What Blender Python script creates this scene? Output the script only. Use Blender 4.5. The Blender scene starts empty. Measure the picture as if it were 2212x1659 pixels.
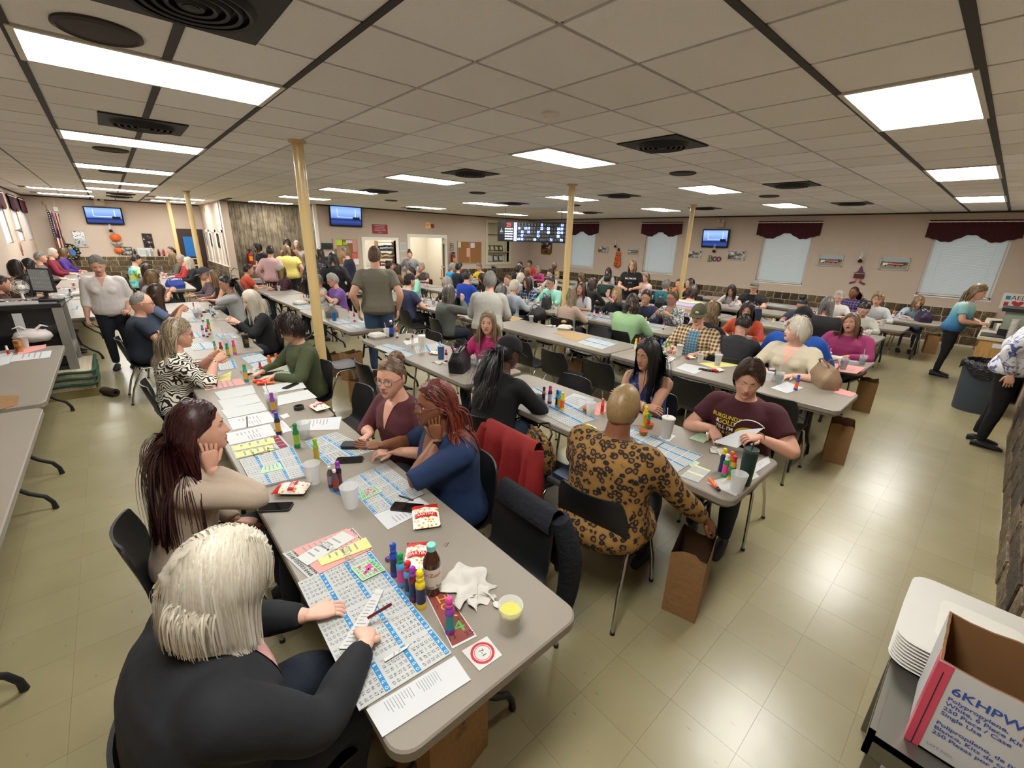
import bpy, bmesh, math, random
import numpy as np
from mathutils import Vector, Matrix, Euler
random.seed(7); rng = np.random.default_rng(7)
SC = bpy.context.scene
COL = SC.collection
PI = math.pi
# ---------------------------------------------------------------- camera
FPX, CAMH, CEIL = 932.0, 2.0744, 2.965
PITCH, YAW, ROLL = 0.3222, 0.7355, -0.0298
def _rot():
    cp, sp, cy, sy, cr, sr = math.cos(PITCH), math.sin(PITCH), math.cos(YAW), math.sin(YAW), math.cos(ROLL), math.sin(ROLL)
    fwd = np.array([sy*cp, cy*cp, -sp]); right = np.array([cy, -sy, 0]); down = -np.cross(right, fwd)
    return np.array([[cr, sr, 0], [-sr, cr, 0], [0, 0, 1]]) @ np.stack([right, down, fwd])
RC = _rot(); CAMP = np.array([0, 0, CAMH])
cam = bpy.data.cameras.new('camera'); camo = bpy.data.objects.new('camera', cam); COL.objects.link(camo)
cam.sensor_fit = 'HORIZONTAL'; cam.sensor_width = 36; cam.lens = FPX/2212*36; cam.clip_start = 0.05; cam.clip_end = 200
mw = Matrix.Identity(4)
for i in range(3):
    mw[i][0] = RC[0][i]; mw[i][1] = -RC[1][i]; mw[i][2] = -RC[2][i]; mw[i][3] = CAMP[i]
camo.matrix_world = mw
SC.camera = camo
# ---------------------------------------------------------------- world, exposure
SC.view_settings.view_transform = 'Standard'; SC.view_settings.look = 'None'; SC.view_settings.gamma = 1
SC.view_settings.use_curve_mapping = False
SC.view_settings.exposure = 0.4
wd = bpy.data.worlds.new('daylight'); SC.world = wd; wd.use_nodes = True
wn = wd.node_tree.nodes; wn.clear()
wb = wn.new('ShaderNodeBackground'); wo = wn.new('ShaderNodeOutputWorld'); wd.node_tree.links.new(wb.outputs[0], wo.inputs[0])
wb.inputs[0].default_value = (0.80, 0.90, 1.0, 1); wb.inputs[1].default_value = 1.15
if hasattr(SC, 'cycles'):
    SC.cycles.max_bounces = 6; SC.cycles.diffuse_bounces = 4; SC.cycles.glossy_bounces = 3; SC.cycles.transmission_bounces = 4; SC.cycles.caustics_reflective = False; SC.cycles.caustics_refractive = False
LAMP_W = 24.5          # strength of the fluorescent diffusers
# the frame is taken as 2212 x 1659 for measuring the photograph
def ray(u, v): return RC.T @ np.array([(u-1106)/FPX, (v-829.5)/FPX, 1.0])
def onz(u, v, z): d = ray(u, v); return CAMP + d*((z-CAMH)/d[2])
def onx(u, v, x): d = ray(u, v); return CAMP + d*(x/d[0])
def ony(u, v, y): d = ray(u, v); return CAMP + d*(y/d[1])
def scr(p):
    c = RC @ (np.array(p, float)-CAMP)
    return (1106+FPX*c[0]/c[2], 829.5+FPX*c[1]/c[2], c[2])
# ---------------------------------------------------------------- materials
def lin(c):
    if isinstance(c, str):
        c = c.lstrip('#'); c = [int(c[i:i+2], 16)/255 for i in (0, 2, 4)]
    return tuple((x/12.92 if x <= .04045 else ((x+.055)/1.055)**2.4) for x in c)
MATS = {}
def nt(m): return m.node_tree.nodes, m.node_tree.links
def mat(name, col, rough=.6, metal=0, bump=None, var=None, trans=0, emit=0, alpha=1, spec=.5, coat=0, ior=1.45, sub=0):
    if name in MATS: return MATS[name]
    m = bpy.data.materials.new(name); m.use_nodes = True; MATS[name] = m
    n, l = nt(m); b = n['Principled BSDF']; c = lin(col)
    b.inputs['Base Color'].default_value = (*c, 1); b.inputs['Roughness'].default_value = rough; b.inputs['Metallic'].default_value = metal
    b.inputs['Specular IOR Level'].default_value = spec; b.inputs['IOR'].default_value = ior
    if trans: b.inputs['Transmission Weight'].default_value = trans
    if coat: b.inputs['Coat Weight'].default_value = coat; b.inputs['Coat Roughness'].default_value = .08
    if emit: b.inputs['Emission Color'].default_value = (*c, 1); b.inputs['Emission Strength'].default_value = emit
    if alpha < 1: b.inputs['Alpha'].default_value = alpha
    if sub: b.inputs['Subsurface Weight'].default_value = sub; b.inputs['Subsurface Radius'].default_value = (.01, .004, .002)
    if var or bump:
        tc = n.new('ShaderNodeTexCoord')
    if var:
        sc, am = var[0], var[1]; st = var[2] if len(var) > 2 else (1, 1, 1)
        mp = n.new('ShaderNodeMapping'); mp.inputs['Scale'].default_value = st
        no = n.new('ShaderNodeTexNoise'); no.inputs['Scale'].default_value = sc; no.inputs['Detail'].default_value = 4
        l.new(tc.outputs['Object'], mp.inputs[0]); l.new(mp.outputs[0], no.inputs[0])
        mx = n.new('ShaderNodeMix'); mx.data_type = 'RGBA'
        mx.inputs['A'].default_value = (*[x*(1-am) for x in c], 1); mx.inputs['B'].default_value = (*[min(1, x*(1+am)) for x in c], 1)
        l.new(no.outputs['Fac'], mx.inputs['Factor']); l.new(mx.outputs['Result'], b.inputs['Base Color'])
    if bump:
        no = n.new('ShaderNodeTexNoise'); no.inputs['Scale'].default_value = bump[0]; no.inputs['Detail'].default_value = 3
        l.new(tc.outputs['Object'], no.inputs[0])
        bp = n.new('ShaderNodeBump'); bp.inputs['Strength'].default_value = bump[1]; bp.inputs['Distance'].default_value = bump[2] if len(bump) > 2 else .01
        l.new(no.outputs['Fac'], bp.inputs['Height']); l.new(bp.outputs[0], b.inputs['Normal'])
    return m
def ramp(n, stops, interp='LINEAR'):
    r = n.new('ShaderNodeValToRGB'); r.color_ramp.interpolation = interp
    e = r.color_ramp.elements
    while len(e) < len(stops): e.new(1)
    for k, (p, c) in enumerate(stops): e[k].position = p; e[k].color = (*lin(c), 1)
    return r
def pattern(name, build, rough=.8):
    """material whose base colour comes from build(nodes, links, object-coords socket)"""
    if name in MATS: return MATS[name]
    m = bpy.data.materials.new(name); m.use_nodes = True; MATS[name] = m
    n, l = nt(m); b = n['Principled BSDF']; b.inputs['Roughness'].default_value = rough
    tc = n.new('ShaderNodeTexCoord'); s = build(n, l, tc.outputs['Object'])
    l.new(s, b.inputs['Base Color']); return m
def mapped(n, l, src, scale=(1, 1, 1), rot=(0, 0, 0)):
    mp = n.new('ShaderNodeMapping'); mp.inputs['Scale'].default_value = scale; mp.inputs['Rotation'].default_value = rot
    l.new(src, mp.inputs[0]); return mp.outputs[0]
def noise_col(n, l, src, sc, stops, detail=3, interp='LINEAR', dist=0):
    no = n.new('ShaderNodeTexNoise'); no.inputs['Scale'].default_value = sc; no.inputs['Detail'].default_value = detail; no.inputs['Distortion'].default_value = dist
    l.new(src, no.inputs[0]); r = ramp(n, stops, interp); l.new(no.outputs['Fac'], r.inputs[0]); return r.outputs[0]
def vor_col(n, l, src, sc, stops, interp='LINEAR', out='Distance', rnd=1):
    v = n.new('ShaderNodeTexVoronoi'); v.inputs['Scale'].default_value = sc; v.inputs['Randomness'].default_value = rnd
    l.new(src, v.inputs[0]); r = ramp(n, stops, interp); l.new(v.outputs[out], r.inputs[0]); return r.outputs[0]
def wave_col(n, l, src, sc, stops, dist=0, interp='LINEAR', direc='X', dsc=1):
    v = n.new('ShaderNodeTexWave'); v.bands_direction = direc; v.inputs['Scale'].default_value = sc; v.inputs['Distortion'].default_value = dist; v.inputs['Detail'].default_value = 1; v.inputs['Detail Scale'].default_value = dsc
    l.new(src, v.inputs[0]); r = ramp(n, stops, interp); l.new(v.outputs['Fac'], r.inputs[0]); return r.outputs[0]
def mixc(n, l, a, b, fac=.5, mode='MULTIPLY'):
    x = n.new('ShaderNodeMix'); x.data_type = 'RGBA'; x.blend_type = mode
    if isinstance(fac, (int, float)): x.inputs['Factor'].default_value = fac
    else: l.new(fac, x.inputs['Factor'])
    l.new(a, x.inputs['A']); l.new(b, x.inputs['B']); return x.outputs['Result']
# ---------------------------------------------------------------- mesh builder
class MB:
    def __init__(s): s.v = []; s.f = []; s.m = []; s.nv = 0
    def add(s, v, f, m=0, M=None):
        v = np.asarray(v, float).reshape(-1, 3)
        if M is not None:
            A = np.array(M); v = v @ A[:3, :3].T + A[:3, 3]
        o = s.nv; s.v.append(v); s.nv += len(v)
        s.f.extend([tuple(i+o for i in q) for q in f])
        s.m.extend(m if isinstance(m, list) else [m]*len(f)); return s
    def box(s, x0, x1, y0, y1, z0, z1, m=0, M=None):
        v = [(x, y, z) for z in (z0, z1) for y in (y0, y1) for x in (x0, x1)]
        return s.add(v, [(0, 2, 3, 1), (4, 5, 7, 6), (0, 1, 5, 4), (2, 6, 7, 3), (0, 4, 6, 2), (1, 3, 7, 5)], m, M)
    def prism(s, pts, z0, z1, m=0, M=None, top=True, bot=True):
        n = len(pts); v = [(x, y, z0) for x, y in pts]+[(x, y, z1) for x, y in pts]
        f = [(i, (i+1) % n, n+(i+1) % n, n+i) for i in range(n)]
        if top: f.append(tuple(range(n, 2*n)))
        if bot: f.append(tuple(range(n-1, -1, -1)))
        return s.add(v, f, m, M)
    def loft(s, rings, m=0, M=None, cap=True, closed=True):
        k = len(rings[0]); v = np.concatenate([np.asarray(r, float) for r in rings]); f = []
        for i in range(len(rings)-1):
            for j in range(k if closed else k-1):
                a = i*k+j; b = i*k+(j+1) % k; f.append((a, b, b+k, a+k))
        if cap and closed:
            f.append(tuple(range(k-1, -1, -1))); f.append(tuple(range((len(rings)-1)*k, len(rings)*k)))
        return s.add(v, f, m, M)
    def lathe(s, prof, n=16, m=0, M=None, cap=False):
        a = np.arange(n)*2*PI/n; c, q = np.cos(a), np.sin(a)
        return s.loft([np.stack([r*c, r*q, np.full(n, z)], 1) for r, z in prof], m, M, cap)
    def tube(s, path, rad, n=8, m=0, M=None, cap=True, up=None):
        P = np.asarray(path, float); k = len(P)
        R = np.full(k, rad) if np.isscalar(rad) else np.asarray(rad, float)
        T = np.gradient(P, axis=0); T /= np.linalg.norm(T, axis=1)[:, None]+1e-9
        u = np.array([0, 0, 1.]) if up is None else np.asarray(up, float)
        if abs(T[0] @ u) > .9*np.linalg.norm(u): u = np.array([1., 0, 0]) if abs(T[0][0]) < .9 else np.array([0, 1., 0])
        rings = []; a = np.arange(n)*2*PI/n
        for i in range(k):
            x = np.cross(u, T[i]); x /= np.linalg.norm(x)+1e-9; y = np.cross(T[i], x); u = y
            rings.append(P[i]+R[i]*(np.cos(a)[:, None]*x+np.sin(a)[:, None]*y))
        return s.loft(rings, m, M, cap)
    def ell(s, c, r, nu=12, nv=8, m=0, M=None):
        th = np.linspace(0, PI, nv+1)[1:-1]; ph = np.arange(nu)*2*PI/nu
        v = [(0, 0, 1)]+[(math.sin(t)*math.cos(p), math.sin(t)*math.sin(p), math.cos(t)) for t in th for p in ph]+[(0, 0, -1)]
        f = [(0, 1+j, 1+(j+1) % nu) for j in range(nu)]
        for i in range(nv-2):
            for j in range(nu):
                a = 1+i*nu+j; b = 1+i*nu+(j+1) % nu; f.append((a, a+nu, b+nu, b))
        o = 1+(nv-2)*nu; L = o+nu
        f += [(L, o+(j+1) % nu, o+j) for j in range(nu)]
        return s.add(np.array(v)*np.array(r)+np.array(c), f, m, M)
    def grid(s, fn, nu, nv, m=0, M=None):
        v = [fn(i/nu, j/nv) for j in range(nv+1) for i in range(nu+1)]
        f = [(j*(nu+1)+i, j*(nu+1)+i+1, (j+1)*(nu+1)+i+1, (j+1)*(nu+1)+i) for j in range(nv) for i in range(nu)]
        return s.add(v, f, m, M)
    def verts(s): return np.concatenate(s.v) if s.v else np.zeros((0, 3))
    def mesh(s, name, mats, smooth=40):
        me = bpy.data.meshes.new(name); me.from_pydata(s.verts().tolist(), [], s.f)
        for x in (mats if isinstance(mats, (list, tuple)) else [mats]): me.materials.append(x)
        if any(s.m): me.polygons.foreach_set('material_index', s.m)
        if smooth:
            me.polygons.foreach_set('use_smooth', [True]*len(s.f))
            if smooth < 180: me.set_sharp_from_angle(angle=math.radians(smooth))
        me.update(); return me
    def build(s, name, mats, parent=None, smooth=40, loc=None, rz=None):
        o = bpy.data.objects.new(name, s.mesh(name, mats, smooth)); COL.objects.link(o)
        if parent is not None: o.parent = parent
        if loc is not None: o.location = loc
        if rz is not None: o.rotation_euler = (0, 0, rz)
        return o
def rrect(x0, x1, y0, y1, r, n=4):
    p = []
    for cx, cy, a0 in ((x1-r, y0+r, -90), (x1-r, y1-r, 0), (x0+r, y1-r, 90), (x0+r, y0+r, 180)):
        for k in range(n+1):
            a = math.radians(a0+90*k/n); p.append((cx+r*math.cos(a), cy+r*math.sin(a)))
    return p
def ob(name, me, parent=None, loc=(0, 0, 0), rot=(0, 0, 0)):
    o = bpy.data.objects.new(name, me); COL.objects.link(o); o.location = loc; o.rotation_euler = rot
    if parent is not None: o.parent = parent
    return o
def empty(name, loc=(0, 0, 0), rz=0):
    o = bpy.data.objects.new(name, None); COL.objects.link(o); o.location = tuple(float(q) for q in loc); o.rotation_euler = (0, 0, rz); o.empty_display_size = .1; return o
USED = {}
def tag(o, label, cat, group=None, kind=None):
    if group is None and kind is None:
        USED[label] = USED.get(label, 0)+1
    o['label'] = label; o['category'] = cat
    if group: o['group'] = group
    if kind: o['kind'] = kind
    return o
def struct(o): o['kind'] = 'structure'; return o
def copy_tree(o, parent=None):
    c = o.copy(); COL.objects.link(c); c.parent = parent
    for ch in o.children: copy_tree(ch, c)
    return c
def TM(loc=(0, 0, 0), rot=(0, 0, 0), s=1):
    return Matrix.Translation(loc) @ Euler(rot).to_matrix().to_4x4() @ Matrix.Diagonal((*((s,)*3 if np.isscalar(s) else s), 1))
# text as mesh data (flat print), centred, lying in XY with given height
_TX = {}
def text_geo(t, size, align='CENTER', ext=0, bold=0, spacing=1, res=3):
    k = (t, size, align, ext, bold, spacing, res)
    if k in _TX: return _TX[k]
    cu = bpy.data.curves.new('print', 'FONT'); cu.body = t; cu.size = size; cu.align_x = align; cu.align_y = 'CENTER'; cu.extrude = ext; cu.resolution_u = res; cu.offset = bold; cu.space_line = spacing
    o = bpy.data.objects.new('print', cu); me = o.to_mesh(); n = len(me.vertices)
    v = np.empty(n*3); me.vertices.foreach_get('co', v); v = v.reshape(-1, 3); f = [tuple(p.vertices) for p in me.polygons]
    o.to_mesh_clear(); bpy.data.objects.remove(o); bpy.data.curves.remove(cu)
    _TX[k] = (v, f); return v, f
# colours used all over
m_chrome = mat('chrome', '#b9b9b4', .18, 1)
m_black = mat('black_plastic', '#17181a', .42, bump=(400, .15, .001))
m_white = mat('white_paint', '#e6e2d8', .5)
m_paper = mat('white_paper', '#c2c3c0', .75)
m_dark = mat('dark_gap', '#12110f', .9)
m_steel = mat('dark_steel', '#262628', .4, .3)
# ================================================================ ROOM
GX, GY, GP = 1.036, 2.18, 0.604
XR, YB, XL, YF, YN = 14.5, 15.0, -1.72, 20.6, -0.52
m_ctile = mat('ceiling_tile', '#b3aaa0', .9, var=(3, .05), bump=(260, .5, .004))
def _ct():
    m = MATS['ceiling_tile']; n, l = nt(m); b = n['Principled BSDF']
    tc = n.new('ShaderNodeTexCoord'); gi = n.new('ShaderNodeObjectInfo')
    c1 = vor_col(n, l, tc.outputs['Object'], 90, [(0, '#8b8886'), (.10, '#d2d0ce'), (.16, '#f4f3f2')])
    r2 = ramp(n, [(0, '#f1efec'), (1, '#ffffff')]); l.new(gi.outputs['Random'], r2.inputs[0])
    l.new(mixc(n, l, c1, r2.outputs[0], 1), b.inputs['Base Color'])
_ct()
m_bar = mat('ceiling_grid_bar', '#2b2723', .6)
m_wall = mat('painted_wall', '#baa999', .75, var=(2.5, .04))
def _wall_grooves():
    m = MATS['painted_wall']; n, l = nt(m); b = n['Principled BSDF']
    g = n.new('ShaderNodeNewGeometry'); sx = n.new('ShaderNodeSeparateXYZ'); l.new(g.outputs['Position'], sx.inputs[0])
    ad = n.new('ShaderNodeMath'); ad.operation = 'ADD'; l.new(sx.outputs[0], ad.inputs[0]); l.new(sx.outputs[1], ad.inputs[1])
    md = n.new('ShaderNodeMath'); md.operation = 'PINGPONG'; md.inputs[1].default_value = .305; l.new(ad.outputs[0], md.inputs[0])
    mr = n.new('ShaderNodeMapRange'); mr.inputs['From Max'].default_value = .006; l.new(md.outputs[0], mr.inputs[0])
    bp = n.new('ShaderNodeBump'); bp.inputs['Strength'].default_value = .5; bp.inputs['Distance'].default_value = .004; l.new(mr.outputs[0], bp.inputs['Height']); l.new(bp.outputs[0], b.inputs['Normal'])
_wall_grooves()
m_brick = pattern('rough_brick', lambda n, l, s: noise_col(n, l, s, 22, [(.3, '#392e22'), (.5, '#665741'), (.7, '#8a7859')], 6), .9)
def _bk():
    n, l = nt(m_brick); b = n['Principled BSDF']; gi = n.new('ShaderNodeObjectInfo')
    src = b.inputs['Base Color'].links[0].from_socket
    r2 = ramp(n, [(0, '#8f8a84'), (.5, '#d8d2c8'), (1, '#ffffff')]); l.new(gi.outputs['Random'], r2.inputs[0]); l.new(mixc(n, l, src, r2.outputs[0], 1), b.inputs['Base Color'])
    tc = n.new('ShaderNodeTexCoord'); no = n.new('ShaderNodeTexNoise'); no.inputs['Scale'].default_value = 45; l.new(tc.outputs['Object'], no.inputs[0])
    bp = n.new('ShaderNodeBump'); bp.inputs['Strength'].default_value = .7; bp.inputs['Distance'].default_value = .02; l.new(no.outputs['Fac'], bp.inputs['Height']); l.new(bp.outputs[0], b.inputs['Normal'])
_bk()
m_mortar = mat('mortar', '#c6b9a0', .9)
def _ftile(n, l, s):
    gi = n.new('ShaderNodeObjectInfo'); ge = n.new('ShaderNodeNewGeometry')
    a = noise_col(n, l, mapped(n, l, ge.outputs['Position'], (1, 1, 1)), 2.2, [(.3, '#908765'), (.7, '#9a916f')], 3)
    st = noise_col(n, l, mapped(n, l, ge.outputs['Position'], (60, 14, 1), (0, 0, .9)), 1.0, [(.0, '#6d6149'), (.24, '#8b7f66'), (.31, '#ffffff')], 4)
    r2 = ramp(n, [(0, '#f6f4f0'), (1, '#ffffff')]); l.new(gi.outputs['Random'], r2.inputs[0])
    return mixc(n, l, mixc(n, l, a, st, .55), r2.outputs[0], 1)
m_floor = pattern('vinyl_floor_tile', _ftile, .29)
def _fl():
    n, l = nt(m_floor); b = n['Principled BSDF']; b.inputs['Specular IOR Level'].default_value = .5; b.inputs['Coat Weight'].default_value = .25; b.inputs['Coat Roughness'].default_value = .24
    ge = n.new('ShaderNodeNewGeometry'); no = n.new('ShaderNodeTexNoise'); no.inputs['Scale'].default_value = 7; l.new(ge.outputs['Position'], no.inputs[0])
    bp = n.new('ShaderNodeBump'); bp.inputs['Strength'].default_value = .06; bp.inputs['Distance'].default_value = .02; l.new(no.outputs['Fac'], bp.inputs['Height']); l.new(bp.outputs[0], b.inputs['Normal']); l.new(bp.outputs[0], b.inputs['Coat Normal'])
_fl()
m_grout = mat('floor_seam', '#75694e', .8)
# ---- floor
floor = struct(MB().box(-2.6, XR+.2, -1.6, YF+.2, -.12, -.002).build('floor', m_grout, smooth=0))
FT = .3048; FX0, FY0 = 1.6028, .2623
tm = MB().box(-.1519, .1519, -.1519, .1519, -.006, 0).mesh('floor_tile', m_floor, 0)
cand = []; rest = MB(); RX = []
for i in range(int((XL-FX0)/FT)-2, int((XR-FX0)/FT)+1):
    for j in range(int((-1.5-FY0)/FT), int((YF-FY0)/FT)+1):
        cx, cy = FX0+(i+.5)*FT, FY0+(j+.5)*FT
        if cx > XR or cy > YF or (cy > YB and cx > 5.2) or cy < -1.4 or cx < XL: continue
        u, v, d = scr((cx, cy, 0)); vis = d > .1 and -60 < u < 2270 and -60 < v < 1720
        cand.append((not vis, d, cx, cy))
cand.sort()
for k, (nv, d, cx, cy) in enumerate(cand):
    if k < 300: ob('floor_tile', tm, floor, (cx, cy, 0))
    else: rest.add([(cx+a*.1519, cy+b*.1519, 0) for a, b in ((-1, -1), (1, -1), (1, 1), (-1, 1))], [(0, 1, 2, 3)])
fr = rest.build('floor_tiles_beyond', m_floor, floor, 0); fr['kind'] = 'stuff'
# ---- ceiling
ceiling = struct(MB().box(-2.6, XR+.2, -1.6, YF+.2, CEIL+.02, CEIL+.12).build('ceiling', m_bar, smooth=0))
LIGHTS = [(x, y) for x in (0.432, 4.056, 7.68, 11.304) for y in (.67, 3.69, 6.71, 9.74, 12.76)] + [(4.0, 15.8), (-.65, 16.4), (-.65, 18.9), (.432, 15.0), (1.85, 17.0), (1.85, 19.0)]
VENTS = [(.432, 2.48), (.432, 5.51), (4.056, 2.48), (4.056, 5.51), (7.68, 2.48), (7.68, 5.51), (11.304, 2.48), (11.304, 5.51), (.5, 16.6), (.5, 18.1), (4.4, 9.2), (7.9, 8.9), (7.6, 13.4), (11.5, 9.3)]
def covered(cx, cy):
    for x, y in LIGHTS:
        if abs(cx-x) < .59 and abs(cy-y) < .30: return True
    return False
hw = GP/2-.0115
ctm = MB().box(-hw, hw, -hw, hw, CEIL, CEIL+.019).mesh('ceiling_tile', m_ctile, 0)
cand = []; rest = MB()
for i in range(-6, 24):
    for j in range(-7, 32):
        cx, cy = GX+(i+.5)*GP, GY+(j+.5)*GP
        if cx > XR+.3 or cy > YF+.3 or covered(cx, cy) or (cx > 5.4 and cy > YB+.3): continue
        u, v, d = scr((cx, cy, CEIL)); vis = d > .1 and -150 < u < 2360 and -200 < v < 1720
        cand.append((not vis, d, cx, cy))
cand.sort()
for k, (nv, d, cx, cy) in enumerate(cand):
    if k < 300: ob('ceiling_tile', ctm, ceiling, (cx, cy, 0))
    else: rest.box(cx-hw, cx+hw, cy-hw, cy+hw, CEIL, CEIL+.015)
cr = rest.build('ceiling_tiles_beyond', m_ctile, ceiling, 0); cr['kind'] = 'stuff'
for x0, x1, y0, y1 in ((-.19, -.152, -1.5, YF), (1.018, 1.054, -1.5, YF), (.41, .452, 2.79, 3.39), (.41, .452, 4.0, 6.4), (.41, .452, 7.0, 9.4), (.41, .452, 10.05, 14.5), (-1.5, XR, .345, .387), (-1.5, XR, .952, .99)):
    MB().box(x0, x1, y0, y1, CEIL-.006, CEIL+.004).build('grid_bar', m_bar, ceiling, 0)
# ---- fluorescent lights
m_lamp = bpy.data.materials.new('light_diffuser'); m_lamp.use_nodes = True
def _lamp():
    n, l = nt(m_lamp); n.clear(); o = n.new('ShaderNodeOutputMaterial'); e = n.new('ShaderNodeEmission'); e.inputs[0].default_value = (1, .98, .93, 1); e.inputs[1].default_value = LAMP_W
    l.new(e.outputs[0], o.inputs[0])
_lamp()
m_lframe = mat('light_frame', '#cfcabd', .4)
lf = MB()
for a in ((-.604, -.575, -.30, .30), (.575, .604, -.30, .30), (-.575, .575, -.30, -.272), (-.575, .575, .272, .30)): lf.box(a[0], a[1], a[2], a[3], -.012, .02)
lfm = lf.mesh('light_frame', m_lframe, 0)
ldm = MB().box(-.575, .575, -.272, .272, -.008, .004).mesh('diffuser', m_lamp, 0)
_WC = {}
def where(x, y):   # a place in the room: which file of the ceiling and how far back
    f = ['over the aisle by the left windows', 'over the first table row', 'over the far door corner', 'over the third table row', 'over the fourth table row', 'over the fifth table row', 'over the tables by the right wall'][0 if x < 0 else 1 if x < 1.3 else 2 if x < 3 else 3 if x < 5 else 4 if x < 7 else 5 if x < 10 else 6]
    k = (f, 'v') ; b = 'nearest the camera' if y < 1.5 else 'second from the camera' if y < 4.5 else 'third from the camera' if y < 7.6 else 'fourth from the camera' if y < 10.8 else 'fifth from the camera' if y < 14 else 'sixth from the camera' if y < 15.9 else 'seventh from the camera' if y < 17.2 else 'farthest from the camera'
    return b+' '+f
for k, (x, y) in enumerate(LIGHTS):
    t = empty('ceiling_light', (x, y, CEIL)); ob('frame', lfm, t); ob('diffuser', ldm, t)
    tag(t, 'fluorescent ceiling panel, '+where(x, y), 'ceiling light'); t['group'] = 'fluorescent ceiling lights'
m_vent = mat('vent_black', '#161514', .55)
vm = MB().box(-.30, .30, -.30, .30, -.008, .004).mesh('vent_plate', m_vent, 0)
vr = MB()
for r in (.06, .105, .15, .195, .235): vr.lathe([(r, -.008), (r-.016, -.034), (r-.03, -.030), (r-.018, -.006)], 28)
vr.lathe([(.0, -.036), (.03, -.034), (.035, -.01)], 16)
vrm = vr.mesh('round_louver', m_vent)
for x, y in VENTS:
    t = empty('ceiling_vent', (x, y, CEIL-.004)); ob('vent_plate', vm, t); ob('round_louver', vrm, t)
    tag(t, 'black square ceiling vent, '+where(x, y), 'vent'); t['group'] = 'black ceiling vents'
m_spk = mat('speaker_grille', '#3b3531', .6, bump=(900, .6, .003))
sm = MB().lathe([(.165, 0), (.168, -.012), (.15, -.02), (.14, -.012), (.07, -.02), (0.001, -.022)], 32).mesh('speaker_grille', m_spk)
for x, y in ((.155, 3.17), (.232, 7.5), (5.75, 3.17), (9.12, 3.28), (5.7, 11.2), (5.78, 7.6), (.26, 10.3), (9.1, 7.9)):
    tag(ob('ceiling_speaker', sm, None, (x, y, CEIL)), 'round dark ceiling speaker grille, '+where(x, y), 'speaker')['group'] = 'round ceiling speakers'
t = MB().lathe([(.07, 0), (.07, -.012), (.05, -.018), (.048, -.035), (.03, -.05), (.001, -.052)], 24).build('smoke_detector', m_white, loc=(2.61, 2.555, CEIL))
tag(t, 'round white smoke detector on the ceiling', 'smoke detector')
# ---- walls
def wall_with_holes(name, axis, pos, a0, a1, holes, th=.14, sgn=1, m=m_wall, top=CEIL+.02):
    """axis 'x': wall plane x=pos spanning y a0..a1; holes (b0,b1,z0,z1)"""
    b = MB(); cuts = sorted(holes); cur = a0
    def bx(p0, p1, z0, z1):
        if p1-p0 < 1e-4 or z1-z0 < 1e-4: return
        if axis == 'x': b.box(min(pos, pos+sgn*th), max(pos, pos+sgn*th), p0, p1, z0, z1)
        else: b.box(p0, p1, min(pos, pos+sgn*th), max(pos, pos+sgn*th), z0, z1)
    for h in cuts:
        bx(cur, h[0], 0, top); bx(h[0], h[1], 0, h[2]); bx(h[0], h[1], h[3], top); cur = h[1]
    bx(cur, a1, 0, top)
    return struct(b.build(name, m, smooth=0))
WINS = [(11.35, 12.64), (7.85, 9.08), (3.88, 5.14), (.17, 1.43)]
WZ0, WZ1 = 1.09, 2.62
wall_right = wall_with_holes('wall_right', 'x', XR, YN-.2, YB+.2, [(a, b, WZ0, WZ1) for a, b in WINS])
LW = [(15.25, 16.3), (17.45, 18.5), (19.35, 20.3)]
wall_left = wall_with_holes('wall_left', 'x', XL, -1.6, YF+.1, [(a, b, 1.66, 2.75) for a, b in LW], sgn=-1)
wall_far = wall_with_holes('wall_far', 'y', YF, XL-.1, 2.9, [])
wall_side = wall_with_holes('wall_side', 'x', 2.75, 16.45, YF, [], th=.16)
wall_back = wall_with_holes('wall_back', 'y', YB, 5.0, XR+.1, [(6.55, 7.72, 1.06, 1.93), (8.3, 9.78, -.01, 2.06), (11.95, 13.15, 1.15, 2.73)])
wall_alcove = struct(MB().box(2.75, 5.14, 16.72, 16.86, 0, CEIL+.02).box(5.0, 5.14, YB+.03, 16.75, 0, CEIL+.02).build('wall_alcove', m_wall, smooth=0))
wall_front = wall_with_holes('wall_front', 'y', YN, 2.4, XR+.1, [(3.0, 9.2, .88, 2.3)], sgn=-1)
wall_light_stop = struct(MB().box(2.4, XR+.1, -1.62, -1.5, 0, CEIL).build('wall_light_stop', m_wall, smooth=0)); struct(MB().box(2.95, 9.25, YN-.2, YN+.05, .88, .92).build('trim_40', mat('ledge_cream', '#c9bd9c', .5), smooth=0))  # unseen kitchen-side wall added behind the opening to keep world light out
wall_behind = struct(MB().box(-2.0, 2.5, -1.6, -1.46, 0, CEIL).box(2.4, 2.54, -1.6, -.5, 0, CEIL).build('wall_behind', m_wall, smooth=0))
# wood panelling in the alcove: planks
m_plank = pattern('weathered_plank', lambda n, l, s: mixc(n, l, noise_col(n, l, mapped(n, l, s, (14, 14, 1.3)), 2.2, [(.3, '#4b4233'), (.55, '#7d705a'), (.75, '#94876f')], 6, dist=.6), noise_col(n, l, s, 5, [(.3, '#8c8478'), (.6, '#ffffff')]), .7), .75)
px = 2.93; k = 0
while px < 4.97:
    w = (.205, .16, .235, .185)[k % 4]; w = min(w, 4.99-px)
    MB().box(px+.004, px+w-.004, 16.68-.004*(k % 2), 16.72, .02, CEIL-.03).build('plank', m_plank, wall_alcove, 0); px += w; k += 1
py = 15.02; k = 0
while py < 16.6:
    w = (.2, .235, .17)[k % 3]; MB().box(4.975, 5.0, py+.004, py+w-.004, .02, CEIL-.03).build('plank', m_plank, wall_alcove, 0); py += w; k += 1
struct(MB().box(2.74, 2.93, 16.43, 16.7, 0, CEIL).build('trim_1', m_wall, smooth=0))
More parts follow.
